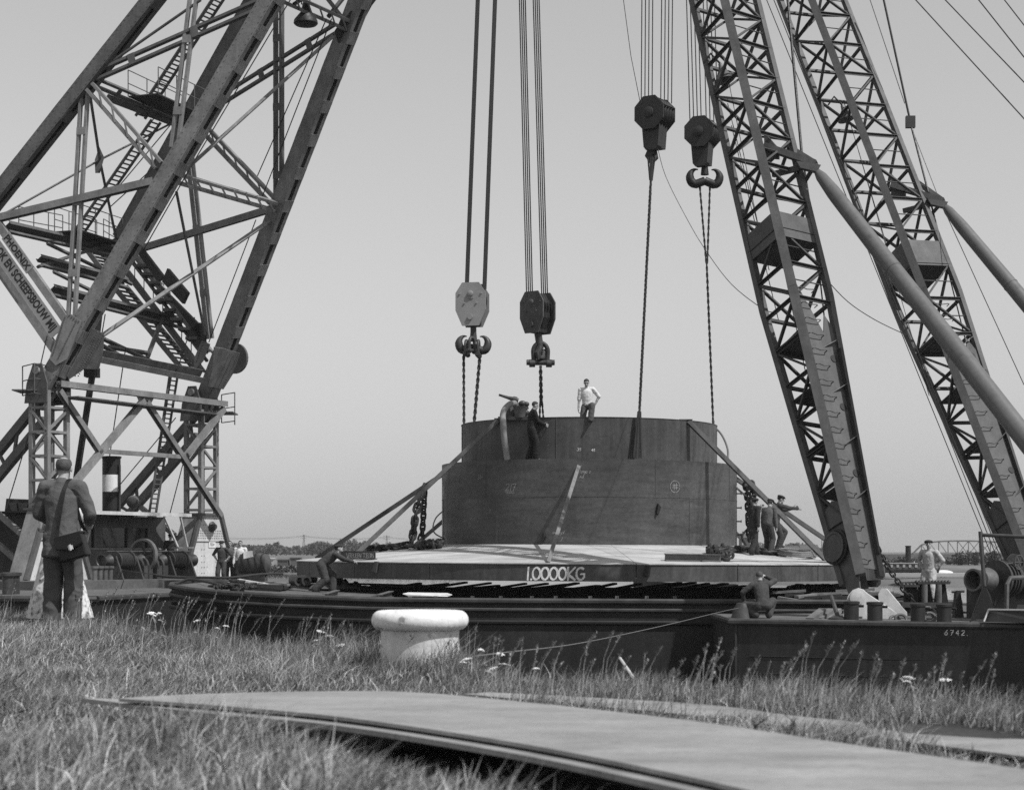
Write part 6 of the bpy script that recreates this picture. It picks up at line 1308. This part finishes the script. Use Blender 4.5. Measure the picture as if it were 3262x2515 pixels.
# flowering stalks with seed heads
def stalks(spec, seed):
    g = random.Random(seed); mb = MB()
    for (x, y, h, kind) in spec:
        lx, ly = g.uniform(.05, .4) * h, g.uniform(-.15, .15) * h; b = V(x, y, GZ + float(bump_z(x, y))); m_ = b + V(lx * .3, ly * .3, h * .6); t = b + V(lx, ly, h)
        mb.tube([b, m_, t], [.0018, .0014, .001], 3); d = (t - m_).normalized(); L_ = h * g.uniform(.18, .32); n = int(8 + L_ * 90)
        for i in range(n):
            c = t - d * L_ * i / n; a = g.uniform(0, 6.28); s_ = (.35 + .65 * math.sin(math.pi * (i + .5) / n)) * .011 * g.uniform(.7, 1.3); o = V(math.cos(a), math.sin(a), .9).normalized()
            e_ = c + o * s_ * 2.0; sd_ = o.cross(V(.3, .5, .8)).normalized() * s_ * .55
            mb.add([c, lerp(c, e_, .5) + sd_, e_, lerp(c, e_, .5) - sd_], [(0, 1, 2, 3)])
    return mb
g = random.Random(3); spec = []
for i in range(210):
    px = g.uniform(-60, 3320)
    if 1080 < px < 1500 and g.random() < .7: continue
    x0 = (px - CX) * 14 / F
    for _ in range(4): y0 = float(edge_y(x0)); x0 = (px - CX) * y0 / F
    back_ = g.random() ** 1.5 * 1.3; hh = g.uniform(.2, .42) * (1.15 if px < 900 else .72 if px > 2800 else .85); spec.append((x0 * (1 - back_ / y0), y0 - back_, hh, 0))
tag(stalks(spec, 4).build('seed_grass', M['grass_stem']), 'tall grass stalks with seed heads along the bank edge', 'grass', kind='stuff')
# white umbel flowers
def umbel():
    mb = MB(); h = .30; mb.tube([V(0, 0, 0), V(.02, 0, h * .6), V(.05, .01, h)], .003, 4)
    for k in range(4): mb.add([V(0, 0, .05 + .05 * k), V(.05 * math.cos(k * 2), .05 * math.sin(k * 2), .09 + .05 * k), V(.07 * math.cos(k * 2 + .2), .07 * math.sin(k * 2 + .2), .085 + .05 * k)], [(0, 1, 2)])
    return mb
um = umbel().mesh('stem'); um.materials.append(M['grass_stem']); hd_ = MB(); g = random.Random(8)
for k in range(24):
    a = k * 2.4; r = .030 * math.sqrt(k / 24) * g.uniform(.8, 1.2); c = V(.05 + r * math.cos(a), .01 + r * math.sin(a), .300 - r * r * 16 + g.uniform(-.004, .004)); hd_.ball(c, .0065, 4, (1, 1, .8))
hm = hd_.mesh('flower_head'); hm.materials.append(M['flower'])
for i, (px, py, h, lb) in enumerate(((1540, 2066, .30, 'b'), (1600, 2080, .27, 'b'), (1556, 2088, .24, 'b'), (1508, 2128, .18, 'b'), (1618, 2118, .20, 'b'), (1602, 2112, .22, 'b'), (1718, 2142, .16, 'b'), (480, 1952, .30, 'a'), (520, 1948, .30, 'a'), (555, 1946, .31, 'a'), (660, 1975, .28, 'a'), (690, 1996, .24, 'a'), (720, 1990, .25, 'a'), (1030, 2010, .30, 'a'), (1058, 2030, .24, 'a'), (1075, 2025, .26, 'a'), (1105, 2050, .22, 'a'), (2895, 2165, .2, 'c'), (3040, 2165, .22, 'c'), (2950, 2150, .24, 'c'))):
    x0 = (px - CX) * 14 / F
    for _ in range(4): y0 = float(edge_y(x0)) - .22; x0 = (px - CX) * y0 / F
    zz = (HY - py) * y0 / F; h = max(.12, zz - GZ); lab = {'a': 'white umbel wildflower on left bank edge between man and bollard', 'b': 'white umbel wildflower just right of the bollard', 'c': 'white umbel wildflower at the right end of the bank edge'}[lb]
    e = thing('wildflower', V(x0 - .05, y0, GZ), lab, 'flower', 'wildflowers: ' + lb); sc_ = .65 + .5 * ((i * 37) % 11) / 10; e.scale = (sc_, sc_, h / .30); e.rotation_euler = (.25 * math.sin(i * 2.1), .2 * math.sin(i * 3.7), i * 1.1)
    for nm, me in (('stem', um), ('flower_head', hm)):
        o = bpy.data.objects.new(nm, me); COL.objects.link(o); o.parent = e
# stick poking out of the water edge
tag(MB().tube([at(1975, 2095, 12.6), at(2016, 2155, 11.6)], .010, 6).build('stick', M['wood_pale'], None, True), 'pale stick poking over the bank edge', 'stick')
# fire pump standing on the caisson
fp = thing('fire_pump', at(1640, 1330, 53.9), 'old fire pump with upturned nozzle standing on top of caisson', 'pump'); 
def fq(px, py, dy=0): return at(px, py, 53.9 + dy)
MB().box(fq(1645, 1335), (1.1, .9, .1)).build('base', M['machine'], fp)
MB().lathe([(.15, 0), (.155, .02), (.205, .33), (.215, .34), (.19, .33), (.145, .05)], fq(1656, 1330, -.35), 20).build('bucket', M['machine_mid'], fp, True)
MB().lathe([(.05, -.2), (.19, -.2), (.22, -.1), (.22, .1), (.19, .2), (.05, .2)], fq(1622, 1312), 18, V(.3, -1, 0)).build('pump_body', M['machine_mid'], fp, True)
MB().tube([fq(1640, 1318), fq(1646, 1296), fq(1644, 1286), fq(1638, 1280)], .09, 10).lathe([(.12, -.05), (.12, .05)], fq(1645, 1297), 12).build('riser', M['machine_mid'], fp, True)
MB().tube([fq(1651, 1276), fq(1636, 1271), fq(1618, 1266), fq(1589, 1257)], [.075, .075, .05, .034], 12).build('nozzle', M['machine'], fp, True); MB().lathe([(.09, -.06), (.09, .06)], fq(1640, 1272), 12, V(1, 0, -.25)).build('nozzle_collar', M['machine'], fp, True)
for px, py, r in ((1664, 1285, .12), (1676, 1287, .10), (1668, 1300, .13), (1674, 1314, .12)): MB().ball(fq(px, py), r, 6, (1, .8, .8)).cyl(fq(px, py), fq(px + 4, py + 16), .05, .05, 8).build('engine_part', M['machine'], fp, True)
tag(MB().tube(bez([fq(1640, 1284, -.3), fq(1626, 1286, -.5), fq(1610, 1300, -.8), fq(1602, 1320, -1.1), at(1603, 1345, 52.6), at(1607, 1400, 52.62), at(1616, 1462, 52.75)]), .09, 12).build('hose', M['hose'], None, True), 'thick pale suction hose from fire pump down the upper cylinder', 'hose')
sp = MB().box((CC.x - .2, 54.3, 3.38), (3.0, 1.7, .06)); tag(sp.build('scaffold_floor', M['wood']), 'plank staging inside top of caisson', 'staging')
# ------------------------------------------------------------------ people
def ik(a, t, l1, l2, pole):
    d = t - a; L_ = min(d.length, (l1 + l2) * .995); L_ = max(L_, abs(l1 - l2) + .02); dr = d.normalized(); x = (l1 * l1 - l2 * l2 + L_ * L_) / (2 * L_); h = math.sqrt(max(0, l1 * l1 - x * x))
    pp = pole - dr * pole.dot(dr); pp.normalize(); return a + dr * x + pp * h, a + dr * L_
def rmat(pitch=0, roll=0, yaw_=0): return Matrix.Rotation(math.radians(yaw_), 3, 'Z') @ Matrix.Rotation(-math.radians(pitch), 3, 'X') @ Matrix.Rotation(math.radians(roll), 3, 'Y')
from mathutils import noise as mnoise
class Fig:
    def __init__(s): s.p = []
    def cap(s, a, b, r0, r1, m): s.p.append(('c', V(a), V(b), r0, r1, m))
    def ell(s, c, r, R_, m): s.p.append(('e', V(c), V(r), R_, m))
    def remesh(s, name, vox, smooth=4, folds=0.0):
        mb = MB()
        for q in s.p:
            if q[0] == 'c':
                a, b, r0, r1 = q[1:5]; d = (b - a); L_ = max(d.length, 1e-4); d = d / L_; pts = []; rs = []
                for k in range(4): g = math.pi / 2 * (1 - k / 4); pts.append(a - d * r0 * math.sin(g)); rs.append(max(.0006, r0 * math.cos(g)))
                pts.append(a); rs.append(r0); pts.append(b); rs.append(r1)
                for k in range(1, 5): g = math.pi / 2 * k / 4; pts.append(b + d * r1 * math.sin(g)); rs.append(max(.0006, r1 * math.cos(g)))
                mb.tube(pts, rs, 14)
            else:
                c, r, R_ = q[1:4]; t = MB().ball((0, 0, 0), 1, 9); mb.add([c + R_ @ V(v[0] * r.x, v[1] * r.y, v[2] * r.z) for v in t.v], t.f)
        me = mb.mesh(name); ob = bpy.data.objects.new(name, me); COL.objects.link(ob)
        md = ob.modifiers.new('r', 'REMESH'); md.mode = 'VOXEL'; md.voxel_size = vox
        if smooth: sm = ob.modifiers.new('s', 'SMOOTH'); sm.factor = .5; sm.iterations = smooth
        dg = bpy.context.evaluated_depsgraph_get(); res = bpy.data.meshes.new_from_object(ob.evaluated_get(dg)); bpy.data.objects.remove(ob)
        if folds:
            nz = mnoise.noise; n_ = len(res.vertices); co = np.empty(n_ * 3, np.float32); res.vertices.foreach_get('co', co); no = np.empty(n_ * 3, np.float32); res.vertices.foreach_get('normal', no); P_ = co.reshape(-1, 3); N_ = no.reshape(-1, 3); dd = np.zeros(n_, np.float32)
            for i in range(n_):
                x, y, z = P_[i]
                if z < 1.50: w_ = nz((x * 4, y * 4, z * 3)); dd[i] = folds * (1 - 2.2 * abs(nz((x * 7 + w_, y * 7, z * 9 + x * 6 * w_)))) + folds * .6 * nz((x * 16, y * 16, z * 12))
            res.vertices.foreach_set('co', (P_ + N_ * dd[:, None]).ravel()); res.update()
        res.polygons.foreach_set('use_smooth', [True] * len(res.polygons)); return res
    def paint(s, me, keys):
        n = len(me.polygons); C = np.empty(n * 3); me.polygons.foreach_get('center', C); C = C.reshape(-1, 3); best = np.full(n, 1e9); idx = np.zeros(n, np.int32); names = []
        for q in s.p:
            m = q[-1]
            if m not in names: names.append(m)
            if q[0] == 'c':
                a, b = np.array(q[1]), np.array(q[2]); d = b - a; t = np.clip(((C - a) @ d) / max(d @ d, 1e-9), 0, 1); dist = np.linalg.norm(C - a - t[:, None] * d, axis=1) - (q[3] + (q[4] - q[3]) * t)
            else:
                Rm = np.array(q[3]); L_ = (C - np.array(q[1])) @ Rm; r = np.array(q[2]); dist = (np.linalg.norm(L_ / r, axis=1) - 1) * r.min()
            w_ = dist < best; best[w_] = dist[w_]; idx[w_] = names.index(m)
        me.materials.clear()
        for m in names: me.materials.append(M[keys.get(m, m)])
        me.polygons.foreach_set('material_index', idx)
def hand(fg, wrist, d, nrm, side, curl=.5, m='skin'):
    """palm and five fingers; d along the hand, nrm out of the back of the hand"""
    d = d.normalized(); nrm = (nrm - d * nrm.dot(d)).normalized(); s_ = d.cross(nrm) * side
    pc = wrist + d * .05; fg.ell(pc, (.040, .052, .018), Matrix((s_, d, nrm)).transposed(), m)
    for k, (o, l_) in enumerate(((-.030, .062), (-.010, .074), (.011, .070), (.030, .054))):
        b = wrist + d * .088 + s_ * o; c1 = (d * math.cos(curl * .7) - nrm * math.sin(curl * .7)); c2 = (d * math.cos(curl * 1.9) - nrm * math.sin(curl * 1.9)); k1 = b + c1 * l_ * .55; fg.cap(b, k1, .0095, .009, m); fg.cap(k1, k1 + c2 * l_ * .5, .009, .0075, m)
    tb = wrist + d * .03 - s_ * .036; t1 = tb + (d * .7 - s_ * .65 - nrm * .25).normalized() * .04; fg.cap(tb, t1, .012, .011, m); fg.cap(t1, t1 + (d * .9 - s_ * .2 - nrm * .35).normalized() * .032, .011, .009, m)
def person(loc, yaw_deg, label, cl, pelvis=(0, 0, .93), torso=(0, 0, 0), head=(0, 0, 0), hands=None, feet=None, poleA=None, poleK=None, legw=1.2, H=1.75, hat=None, hair='hair', fat=1.0, vox=.0105, sleeves=True, jacket=None, palm=None, skirt=None, hips=None, group=None):
    """local frame: +y is the way the person faces, +x his right-hand side, z up"""
    fg = Fig(); pel = V(pelvis); Rt = rmat(*torso); hips = hips or (0, 0, 0); Rh = rmat(*hips)
    T = lambda x, y, z: pel + Rt @ V(x, y, z)
    sh = {1: T(.185 * fat, 0, .49), -1: T(-.185 * fat, 0, .49)}; hp_ = {1: pel + Rh @ V(.092, 0, -.02), -1: pel + Rh @ V(-.092, 0, -.02)}
    tm, lm = 'top', 'legs'
    fg.ell(pel + V(0, 0, .0), (.168 * fat, .128 * fat, .12), Rh, lm); zt_ = [.02, .12, .24, .36, .44, .50]; xt_ = [.160, .154, .164, .180, .172, .12]; yt_ = [.126, .124, .130, .136, .120, .082]
    for k in range(30):
        z = .02 + .48 * k / 29; fg.ell(T(0, -.004, z), (float(np.interp(z, zt_, xt_)) * fat, float(np.interp(z, zt_, yt_)) * fat, .045), Rt, tm)
    fg.cap(sh[-1], sh[1], .066, .066, tm); fg.cap(T(0, -.008, .48), T(0, -.004, .545), .085, .062, tm)
    nk = T(0, .004, .55); Rhd = Rt @ rmat(*head) if True else Rt; up0 = Rt @ V(0, 0, 1)
    hc = nk + rmat(torso[0] * .55 + head[0] * .5, torso[1] * .5, 0) @ V(0, .022, .135); Rhd = rmat(torso[2]) if False else (Matrix.Rotation(math.radians(torso[2] + head[2]), 3, 'Z') @ Matrix.Rotation(-math.radians(torso[0] * .35 + head[0]), 3, 'X') @ Matrix.Rotation(math.radians(head[1]), 3, 'Y'))
    fg.cap(nk - (hc - nk) * .2, nk + (hc - nk) * .62, .056, .052, 'skin')
    Hh = lambda x, y, z: hc + Rhd @ V(x, y, z)
    fg.ell(Hh(0, -.008, .03), (.076, .094, .088), Rhd, 'skin'); fg.ell(Hh(0, .028, -.035), (.058, .066, .082), Rhd, 'skin'); fg.ell(Hh(0, .066, -.088), (.028, .024, .026), Rhd, 'skin')
    fg.cap(Hh(0, .090, .012), Hh(0, .112, -.024), .010, .015, 'skin'); fg.cap(Hh(-.04, .078, .030), Hh(.04, .078, .030), .012, .012, 'brow')
    for s_ in (-1, 1): fg.ell(Hh(s_ * .078, -.005, -.008), (.010, .022, .032), Rhd, 'skin'); fg.ell(Hh(s_ * .031, .084, .010), (.014, .010, .0085), Rhd, 'eye')
    fg.cap(Hh(-.022, .090, -.058), Hh(.022, .090, -.058), .008, .008, 'lip')
    hands = hands or {1: (.27, .05, .80), -1: (-.27, .05, .80)}; poleA = poleA or {1: (.5, -1, -.2), -1: (-.5, -1, -.2)}; palm = palm or {}
    am, fm = 'top', ('top' if sleeves else 'skin'); 
    for s_ in (1, -1):
        el, wr = ik(sh[s_], V(hands[s_]), .285, .26, V(poleA[s_])); k = 1.0 if sleeves else .8
        fg.cap(sh[s_], el, .070 * fat, .058, am)
        if sleeves == 'half': m_ = lerp(sh[s_], el, .9); fg.cap(m_, el, .056, .055, am); fg.cap(el, wr, .042, .030, 'skin')
        else: fg.cap(el, wr, .056 * k, .046 * k, fm)
        d = (wr - el).normalized(); nr = V(palm.get(s_, (s_ * 1.0, .1, 0))); hand(fg, wr + d * .008, d, nr, s_, m='skin'); fg.cap(wr - d * .02, wr + d * .03, .030, .026, 'skin')
    feet = feet or {1: (.12, .02, .0, 8), -1: (-.12, .0, .0, -8)}; poleK = poleK or {1: (.15, 1, .1), -1: (-.15, 1, .1)}
    for s_ in (1, -1):
        fx, fy, fz, fa = feet[s_]; kn, an = ik(hp_[s_], V(fx, fy, fz + .085), .435, .415, V(poleK[s_])); 
        fg.cap(hp_[s_], kn, .094 * fat * (.5 + .5 * legw), .076 * legw, lm); fg.cap(kn, an + UP * .005, .076 * legw, .072 * legw, lm); fg.ell(lerp(kn, an, .32) - V(0, .012, 0), (.068, .075, .13), Matrix.Identity(3), lm)
        fd = Matrix.Rotation(math.radians(-fa), 3, 'Z') @ V(0, 1, 0); fg.cap(an + V(0, 0, -.042) - fd * .035, an + V(0, 0, -.052) + fd * .12, .043, .036, 'shoe'); fg.cap(an - V(0, 0, .02), an + UP * .02, .05, .055, 'shoe' if not skirt else 'skin')
    if cl.get('belt'):
        fg.ell(T(0, 0, .055), (.168 * fat, .122 * fat, .022), Rt, 'belt')
    keys = {'top': cl['top'], 'legs': cl['legs'], 'brow': 'hair' if hair != 'hair_grey' else 'hair_grey', 'belt': 'shoe'}
    me = fg.remesh('person', vox, 5, .0 if skirt else .005 if vox > .009 else .007); fg.paint(me, keys)
    o = bpy.data.objects.new('person', me); COL.objects.link(o); o.location = loc; o.rotation_euler = (0, 0, math.radians(yaw_deg)); sc = H / 1.75; o.scale = (sc, sc, sc)
    tag(o, label, 'person', group)
    def child(nm, mesh, mm):
        mesh.materials.clear(); mesh.materials.append(M[mm]); c = bpy.data.objects.new(nm, mesh); COL.objects.link(c); c.parent = o; return c
    # hair: closed shell over the skull, drawn in over the face
    t = MB().ball((0, 0, 0), 1, 14); vs_ = []
    for v in t.v:
        p = V(v); low = p.z < float(np.interp(p.y, [-1, -.3, 0, .5, 1], [-.85, -.62, -.12, .35, .6]))
        k = .86 if low else 1.0
        if hair == 'hair_grey' and p.z > .70: k = .86
        vs_.append(Hh(p.x * .083 * k, -.010 + p.y * .101 * k, .036 + p.z * .092 * k))
    hm_ = MB(); hm_.add(vs_, t.f); child('hair', hm_.mesh('hair', True), hair)
    if hat == 'beret':
        q = MB().lathe([(.02, .03), (.10, .035), (.118, .06), (.10, .095), (.05, .112), (.005, .115)], (0, 0, 0), 22); m2 = MB(); m2.add([Hh(v[0] + .012, v[1] - .012, v[2] + .012) for v in q.v], q.f); child('beret', m2.mesh('beret', True), 'cap')
    elif hat == 'cap':
        q = MB().lathe([(.02, .04), (.094, .042), (.112, .072), (.10, .10), (.05, .118), (.005, .12)], (0, 0, 0), 22); m2 = MB(); m2.add([Hh(v[0], v[1] * 1.1 + .004, v[2] + .004 + v[1] * -.12) for v in q.v], q.f)
        vz = [(-.06, .075), (.06, .075), (.055, .125), (.0, .145), (-.055, .125)]; m2.prism([Hh(a, b, .042) for a, b in vz], Rhd @ V(0, 0, .012)); child('cap', m2.mesh('cap', True), 'cap')
    if jacket:
        fj = Fig(); mm, hem, flare = jacket
        zz = [-hem, -.08, .04, .14, .26, .38, .47]; wx = [.178 + flare, .175 + flare * .4, .170, .166, .182, .196, .15]; wy = [.135 + flare * .8, .132, .128, .126, .135, .132, .10]
        for k in range(46):
            z = -hem + (hem + .47) * k / 45; fj.ell(T(0, -.004, z), (float(np.interp(z, zz, wx)) * fat, float(np.interp(z, zz, wy)) * fat, .032), Rt, 'j')
        fj.cap(sh[-1] + UP * .004, sh[1] + UP * .004, .078, .078, 'j'); fj.cap(T(0, -.012, .47), T(0, -.014, .53), .10, .070, 'j')
        for s_ in (1, -1):
            el, wr = ik(sh[s_], V(hands[s_]), .285, .26, V(poleA[s_])); fj.cap(sh[s_], el, .082, .066, 'j'); fj.cap(el, wr, .066, .054, 'j')
        jm = fj.remesh('jacket', vox, 9, .006)
        child('jacket', jm, mm)
    if cl.get('collar'):
        q = MB().lathe([(.050, .0), (.066, -.005), (.060, .028), (.052, .03)], (0, 0, 0), 20); m2 = MB(); m2.add([nk + Rt @ V(v[0], v[1] * 1.05, v[2] - .004) for v in q.v], q.f); child('collar', m2.mesh('collar', True), cl['collar'])
    if cl.get('vest'):
        fj = Fig()
        for z, rx, ry in ((.03, .168, .122), (.14, .160, .118), (.26, .176, .126), (.38, .172, .120)): fj.ell(T(0, -.014, z), (rx, ry, .13), Rt, 'j')
        child('waistcoat', fj.remesh('waistcoat', vox, 2), cl['vest'])
    if skirt:
        hem, r1 = skirt; m2 = MB(); K = 44
        for j in range(9):
            t_ = j / 8; z = lerp(.02, hem, t_); r = lerp(.165, r1, t_ ** .9)
            for i in range(K): g_ = tau * i / K; w_ = 1 + .09 * t_ * math.sin(9 * g_ + 1.2 * math.sin(3 * g_)); m2.v.append(tuple(pel + V(math.cos(g_) * r * w_, math.sin(g_) * r * .82 * w_, z)))
        for j in range(8):
            for i in range(K): m2.f.append((j * K + i, j * K + (i + 1) % K, (j + 1) * K + (i + 1) % K, (j + 1) * K + i))
        child('skirt', m2.mesh('skirt', True), cl['top'])
    return o
OV = {'top': 'cloth_overall', 'legs': 'cloth_overall'}
# 1 photographer in a tweed jacket, back to us
mx, mY = (196 - CX) * 18.5 / F, 18.5
man = person((mx, mY, GZ), -10, 'man in tweed jacket seen from behind in the grass, shoulder bag on his right hip', {'top': 'tweed', 'legs': 'tweed_trouser', 'collar': 'shirt_white'}, pelvis=(0, 0, .95), torso=(3, 0, 0), head=(2, 0, 12), hands={1: (.17, .30, 1.10), -1: (-.17, .28, 1.08)}, poleA={1: (.75, -.8, -.5), -1: (-.75, -.8, -.5)}, feet={1: (.105, .03, .0, 14), -1: (-.10, -.02, .0, -12)}, H=1.77, hair='hair_grey', fat=.97, legw=1.24, vox=.008, jacket=('tweed', .21, .035), palm={1: (0, .2, 1), -1: (0, .2, 1)})
# his bag
bgc = V(mx + .17, mY - .21, GZ + .83); bag = thing('shoulder_bag', bgc, 'black leather shoulder bag with a bright clasp on the right hip of the man', 'bag')
Rb = Matrix.Rotation(math.radians(-14), 3, 'Z') @ Matrix.Rotation(math.radians(-14), 3, 'Y')
def bl(x, y, z): return bgc + Rb @ V(x, y, z)
MB().prism([bl(-.155, .055, -.12), bl(.165, .055, -.12), bl(.145, .055, .13), bl(-.135, .055, .13)], Rb @ V(0, -.11, 0)).build('bag_body', M['leather'], bag, False, .02)
MB().prism([bl(-.14, .06, .136), bl(.15, .06, .136), bl(.155, -.075, .125), bl(.16, -.082, .01), bl(.0, -.085, -.025), bl(-.15, -.082, .01), bl(-.145, -.075, .125)], Rb @ V(0, -.004, .014)).build('flap', M['leather'], bag, False, .004)
MB().box(bl(.02, -.088, .0), (.05, .012, .04), Rb).build('clasp', M['brass'], bag); MB().box(bl(.02, -.094, .0), (.016, .012, .06), Rb).build('clasp_bar', M['brass'], bag)
st = bez([bl(-.15, .0, .12), V(mx - .0, mY - .165, GZ + 1.0), V(mx + .03, mY - .165, GZ + 1.2), V(mx + .065, mY - .145, GZ + 1.42), V(mx + .085, mY - .06, GZ + 1.532), V(mx + .09, mY + .05, GZ + 1.52), V(mx + .1, mY + .15, GZ + 1.36), V(mx + .16, mY + .17, GZ + 1.1), V(mx + .25, mY + .06, GZ + .98), bl(.16, .0, .13)], 6)
mb = MB()
for a, b in zip(st, st[1:]): mb.beam(a, b, .006, .034, V(1, .2, .1))
mb.build('strap', M['leather'], bag)
# 2 woman in a printed dress, mostly hidden behind him
person(((188 - CX) * 19.25 / F, 19.25, GZ), 8, 'woman in a pale flowered dress half hidden behind the man in tweed', {'top': 'dress', 'legs': 'skin'}, pelvis=(0, 0, .93), torso=(0, 0, 0), hands={1: (.29, .14, .98), -1: (-.06, .24, 1.02)}, poleA={1: (1, -.4, -.3), -1: (-.2, .2, -1)}, H=1.60, fat=.88, sleeves='half', skirt=(-.84, .37), feet={1: (.09, .0, 0, 6), -1: (-.09, 0, 0, -6)})
# 3 men by the left crane
def Lx(px, Y): return (px - CX) * Y / F
HIP = {1: (.20, -.02, 1.0), -1: (-.20, -.02, 1.0)}; HPOLE = {1: (1, -.35, .1), -1: (-1, -.35, .1)}
person((Lx(706, 67.8), 67.8, DK), 168, 'man in dark boiler suit with hands on hips by white crane foot', OV, legw=1.2, hands=HIP, poleA=HPOLE, head=(0, 0, 12), H=1.74, hat='cap', sleeves='half')
person((Lx(732, 68.4), 68.4, DK), 188, 'man in grey shirt standing between boiler-suited man and waistcoat man', {'top': 'cloth_grey', 'legs': 'cloth_overall', 'belt': 1}, legw=1.2, hands={1: (.26, .06, .80), -1: (-.25, .02, .80)}, H=1.74, sleeves='half')
person((Lx(766, 68.0), 68.0, DK), 178, 'man in white shirt and black waistcoat, rightmost by the crane foot', {'top': 'shirt_white', 'legs': 'cloth_black', 'vest': 'cloth_black', 'collar': 'shirt_white'}, hands={1: (.27, .04, .82), -1: (-.28, .10, .90)}, H=1.74)
person(tuple(uf(LF, 7.5, -.9, PL)), 200, 'man in dark clothes with white sleeve in shade of the crane cabin', {'top': 'cloth_navy', 'legs': 'cloth_black', 'collar': 'shirt_white'}, hands={1: (.27, .08, .85), -1: (-.24, .2, 1.0)}, H=1.72, hat='cap', sleeves='half')
# 4 bent workman pushing the rim
Yb = 50.4; xb = Lx(1026, Yb); zb = yspan(xb)[1] - .02
person((xb, Yb, zb), -84, 'bent workman in dark overalls pushing the left rim of caisson', OV, pelvis=(0, -.02, .80), torso=(54, 0, 0), head=(-38, 0, 0), hips=(25, 0, 0), hands={1: (.12, .92, .86), -1: (-.14, .86, .90)}, poleA={1: (.5, -.3, -1), -1: (-.5, -.3, -1)}, feet={1: (.10, -.20, .0, 8), -1: (-.10, .30, .0, -8)}, H=1.72, hat='cap', fat=1.16, legw=1.5, palm={1: (0, -.2, 1), -1: (0, -.2, 1)})
# 5 man in black on the ledge
aL = a_of(1697, 4.36); pL = cpt(4.36, aL, Z_LOW - .03)
person(tuple(pL), -78, 'man in black standing in profile on the ledge of caisson', {'top': 'cloth_black', 'legs': 'cloth_black'}, pelvis=(0, -.04, .93), torso=(6, 0, 0), head=(16, 0, 0), hands={1: (.08, .34, 1.05), -1: (-.10, .34, 1.08)}, poleA={1: (.4, -.6, -1), -1: (-.4, -.6, -1)}, feet={1: (.10, .06, 0, 5), -1: (-.10, -.10, 0, -5)}, H=1.78, legw=1.25)
# 6 man in white shirt on the rim
person((Lx(1872, 53.35), 53.35, 3.41), 176, 'man in white shirt with hand on hip standing at the top rim', {'top': 'shirt_white', 'legs': 'cloth_grey', 'belt': 1, 'collar': 'shirt_white'}, torso=(4, 3, 0), head=(24, 0, 0), hands={-1: (-.22, -.03, .98), 1: (.27, .05, .84)}, poleA={-1: (-1, -.3, .1), 1: (.5, -1, -.2)}, feet={-1: (-.10, .44, .42, -5), 1: (.13, .0, .0, 10)}, H=1.76, sleeves='half', legw=1.2, poleK={1: (.4, 1, 0), -1: (-.15, 1, .3)})
# 7 three men on the right roof
def on_roof(px, Y): x = Lx(px, Y); return (x, Y, cone_at(x, Y).z + .015)
person(on_roof(2400, 51.5), -52, 'man in dark coat and beret walking on right roof of caisson', {'top': 'cloth_black', 'legs': 'cloth_navy'}, pelvis=(0, 0, .92), torso=(3, 0, 0), head=(4, 0, 0), hands={1: (.26, -.06, .80), -1: (-.16, .44, 1.44)}, poleA={1: (.4, -1, 0), -1: (-.6, .2, -1)}, feet={1: (.10, -.20, .0, 5), -1: (-.08, .22, .0, -4)}, H=1.66, hat='beret', jacket=('cloth_navy', .20, .03))
person(on_roof(2444, 52.1), -35, 'man in grey work jacket stooping, middle of three on right roof', {'top': 'cloth_grey', 'legs': 'cloth_overall', 'belt': 1}, pelvis=(0, 0, .90), torso=(16, 0, 0), head=(14, 0, 0), hands={1: (.27, .10, .74), -1: (-.24, .16, .78)}, feet={1: (.12, -.04, 0, 8), -1: (-.10, .2, 0, -4)}, H=1.68, hat='cap')
person(on_roof(2474, 53.2), -82, 'man in dark overalls with arm stretched right, knee raised, on roof', OV, pelvis=(0, -.04, .92), torso=(12, 0, 0), head=(8, 0, 0), hands={1: (.12, .66, 1.30), -1: (-.18, .56, 1.34)}, poleA={1: (.4, -.2, -1), -1: (-.4, -.2, -1)}, feet={1: (.10, .0, 0, 5), -1: (-.10, .12, .16, -5)}, H=1.76, hat='cap')
# 8 crouching man on the pontoon corner
person((Lx(2432, 40.35), 40.35, RD), 10, 'man crouching on the pontoon corner seen from behind, hand at his head', {'top': 'cloth_overall', 'legs': 'cloth_overall'}, pelvis=(0, .02, .30), torso=(22, 0, 0), head=(12, 0, -12), hips=(10, 0, 0), hands={1: (.16, .34, .94), -1: (-.34, .36, .36)}, poleA={1: (1, .1, -.5), -1: (-1, -.3, .2)}, feet={1: (.17, .12, .0, 14), -1: (-.16, .06, .0, -14)}, poleK={1: (.7, 1, .4), -1: (-.7, 1, .4)}, H=1.76, hair='hair_grey')
# 9 man in light overalls on the right pontoon
person((Lx(2960, 49.5), 49.5, RD), 140, 'man in light overalls and dark beret with hand on hip, right pontoon', {'top': 'cloth_light', 'legs': 'cloth_light', 'belt': 1, 'collar': 'cloth_light'}, torso=(0, 0, 0), head=(-8, 0, 22), hands={-1: (-.20, -.02, 1.0), 1: (.20, -.06, .98)}, poleA=HPOLE, feet={1: (.15, .0, 0, 10), -1: (-.15, .06, 0, -10)}, H=1.84, hat='beret', fat=1.06, legw=1.35)
# ------------------------------------------------------------------ thin summer haze over the whole place
def haze(density):
    o = MB().box((0, 2400, 14.5), (3000, 4900, 43)).build('haze', None); m = bpy.data.materials.new('haze'); m.use_nodes = True; t = m.node_tree; t.nodes.clear()
    out_ = t.nodes.new('ShaderNodeOutputMaterial'); pv = t.nodes.new('ShaderNodeVolumePrincipled'); pv.inputs['Color'].default_value = (.9, .9, .9, 1); pv.inputs['Density'].default_value = density; pv.inputs['Anisotropy'].default_value = 0.2
    t.links.new(pv.outputs[0], out_.inputs['Volume']); o.data.materials.clear(); o.data.materials.append(m); tag(o, kind='stuff')
haze(0.0002)
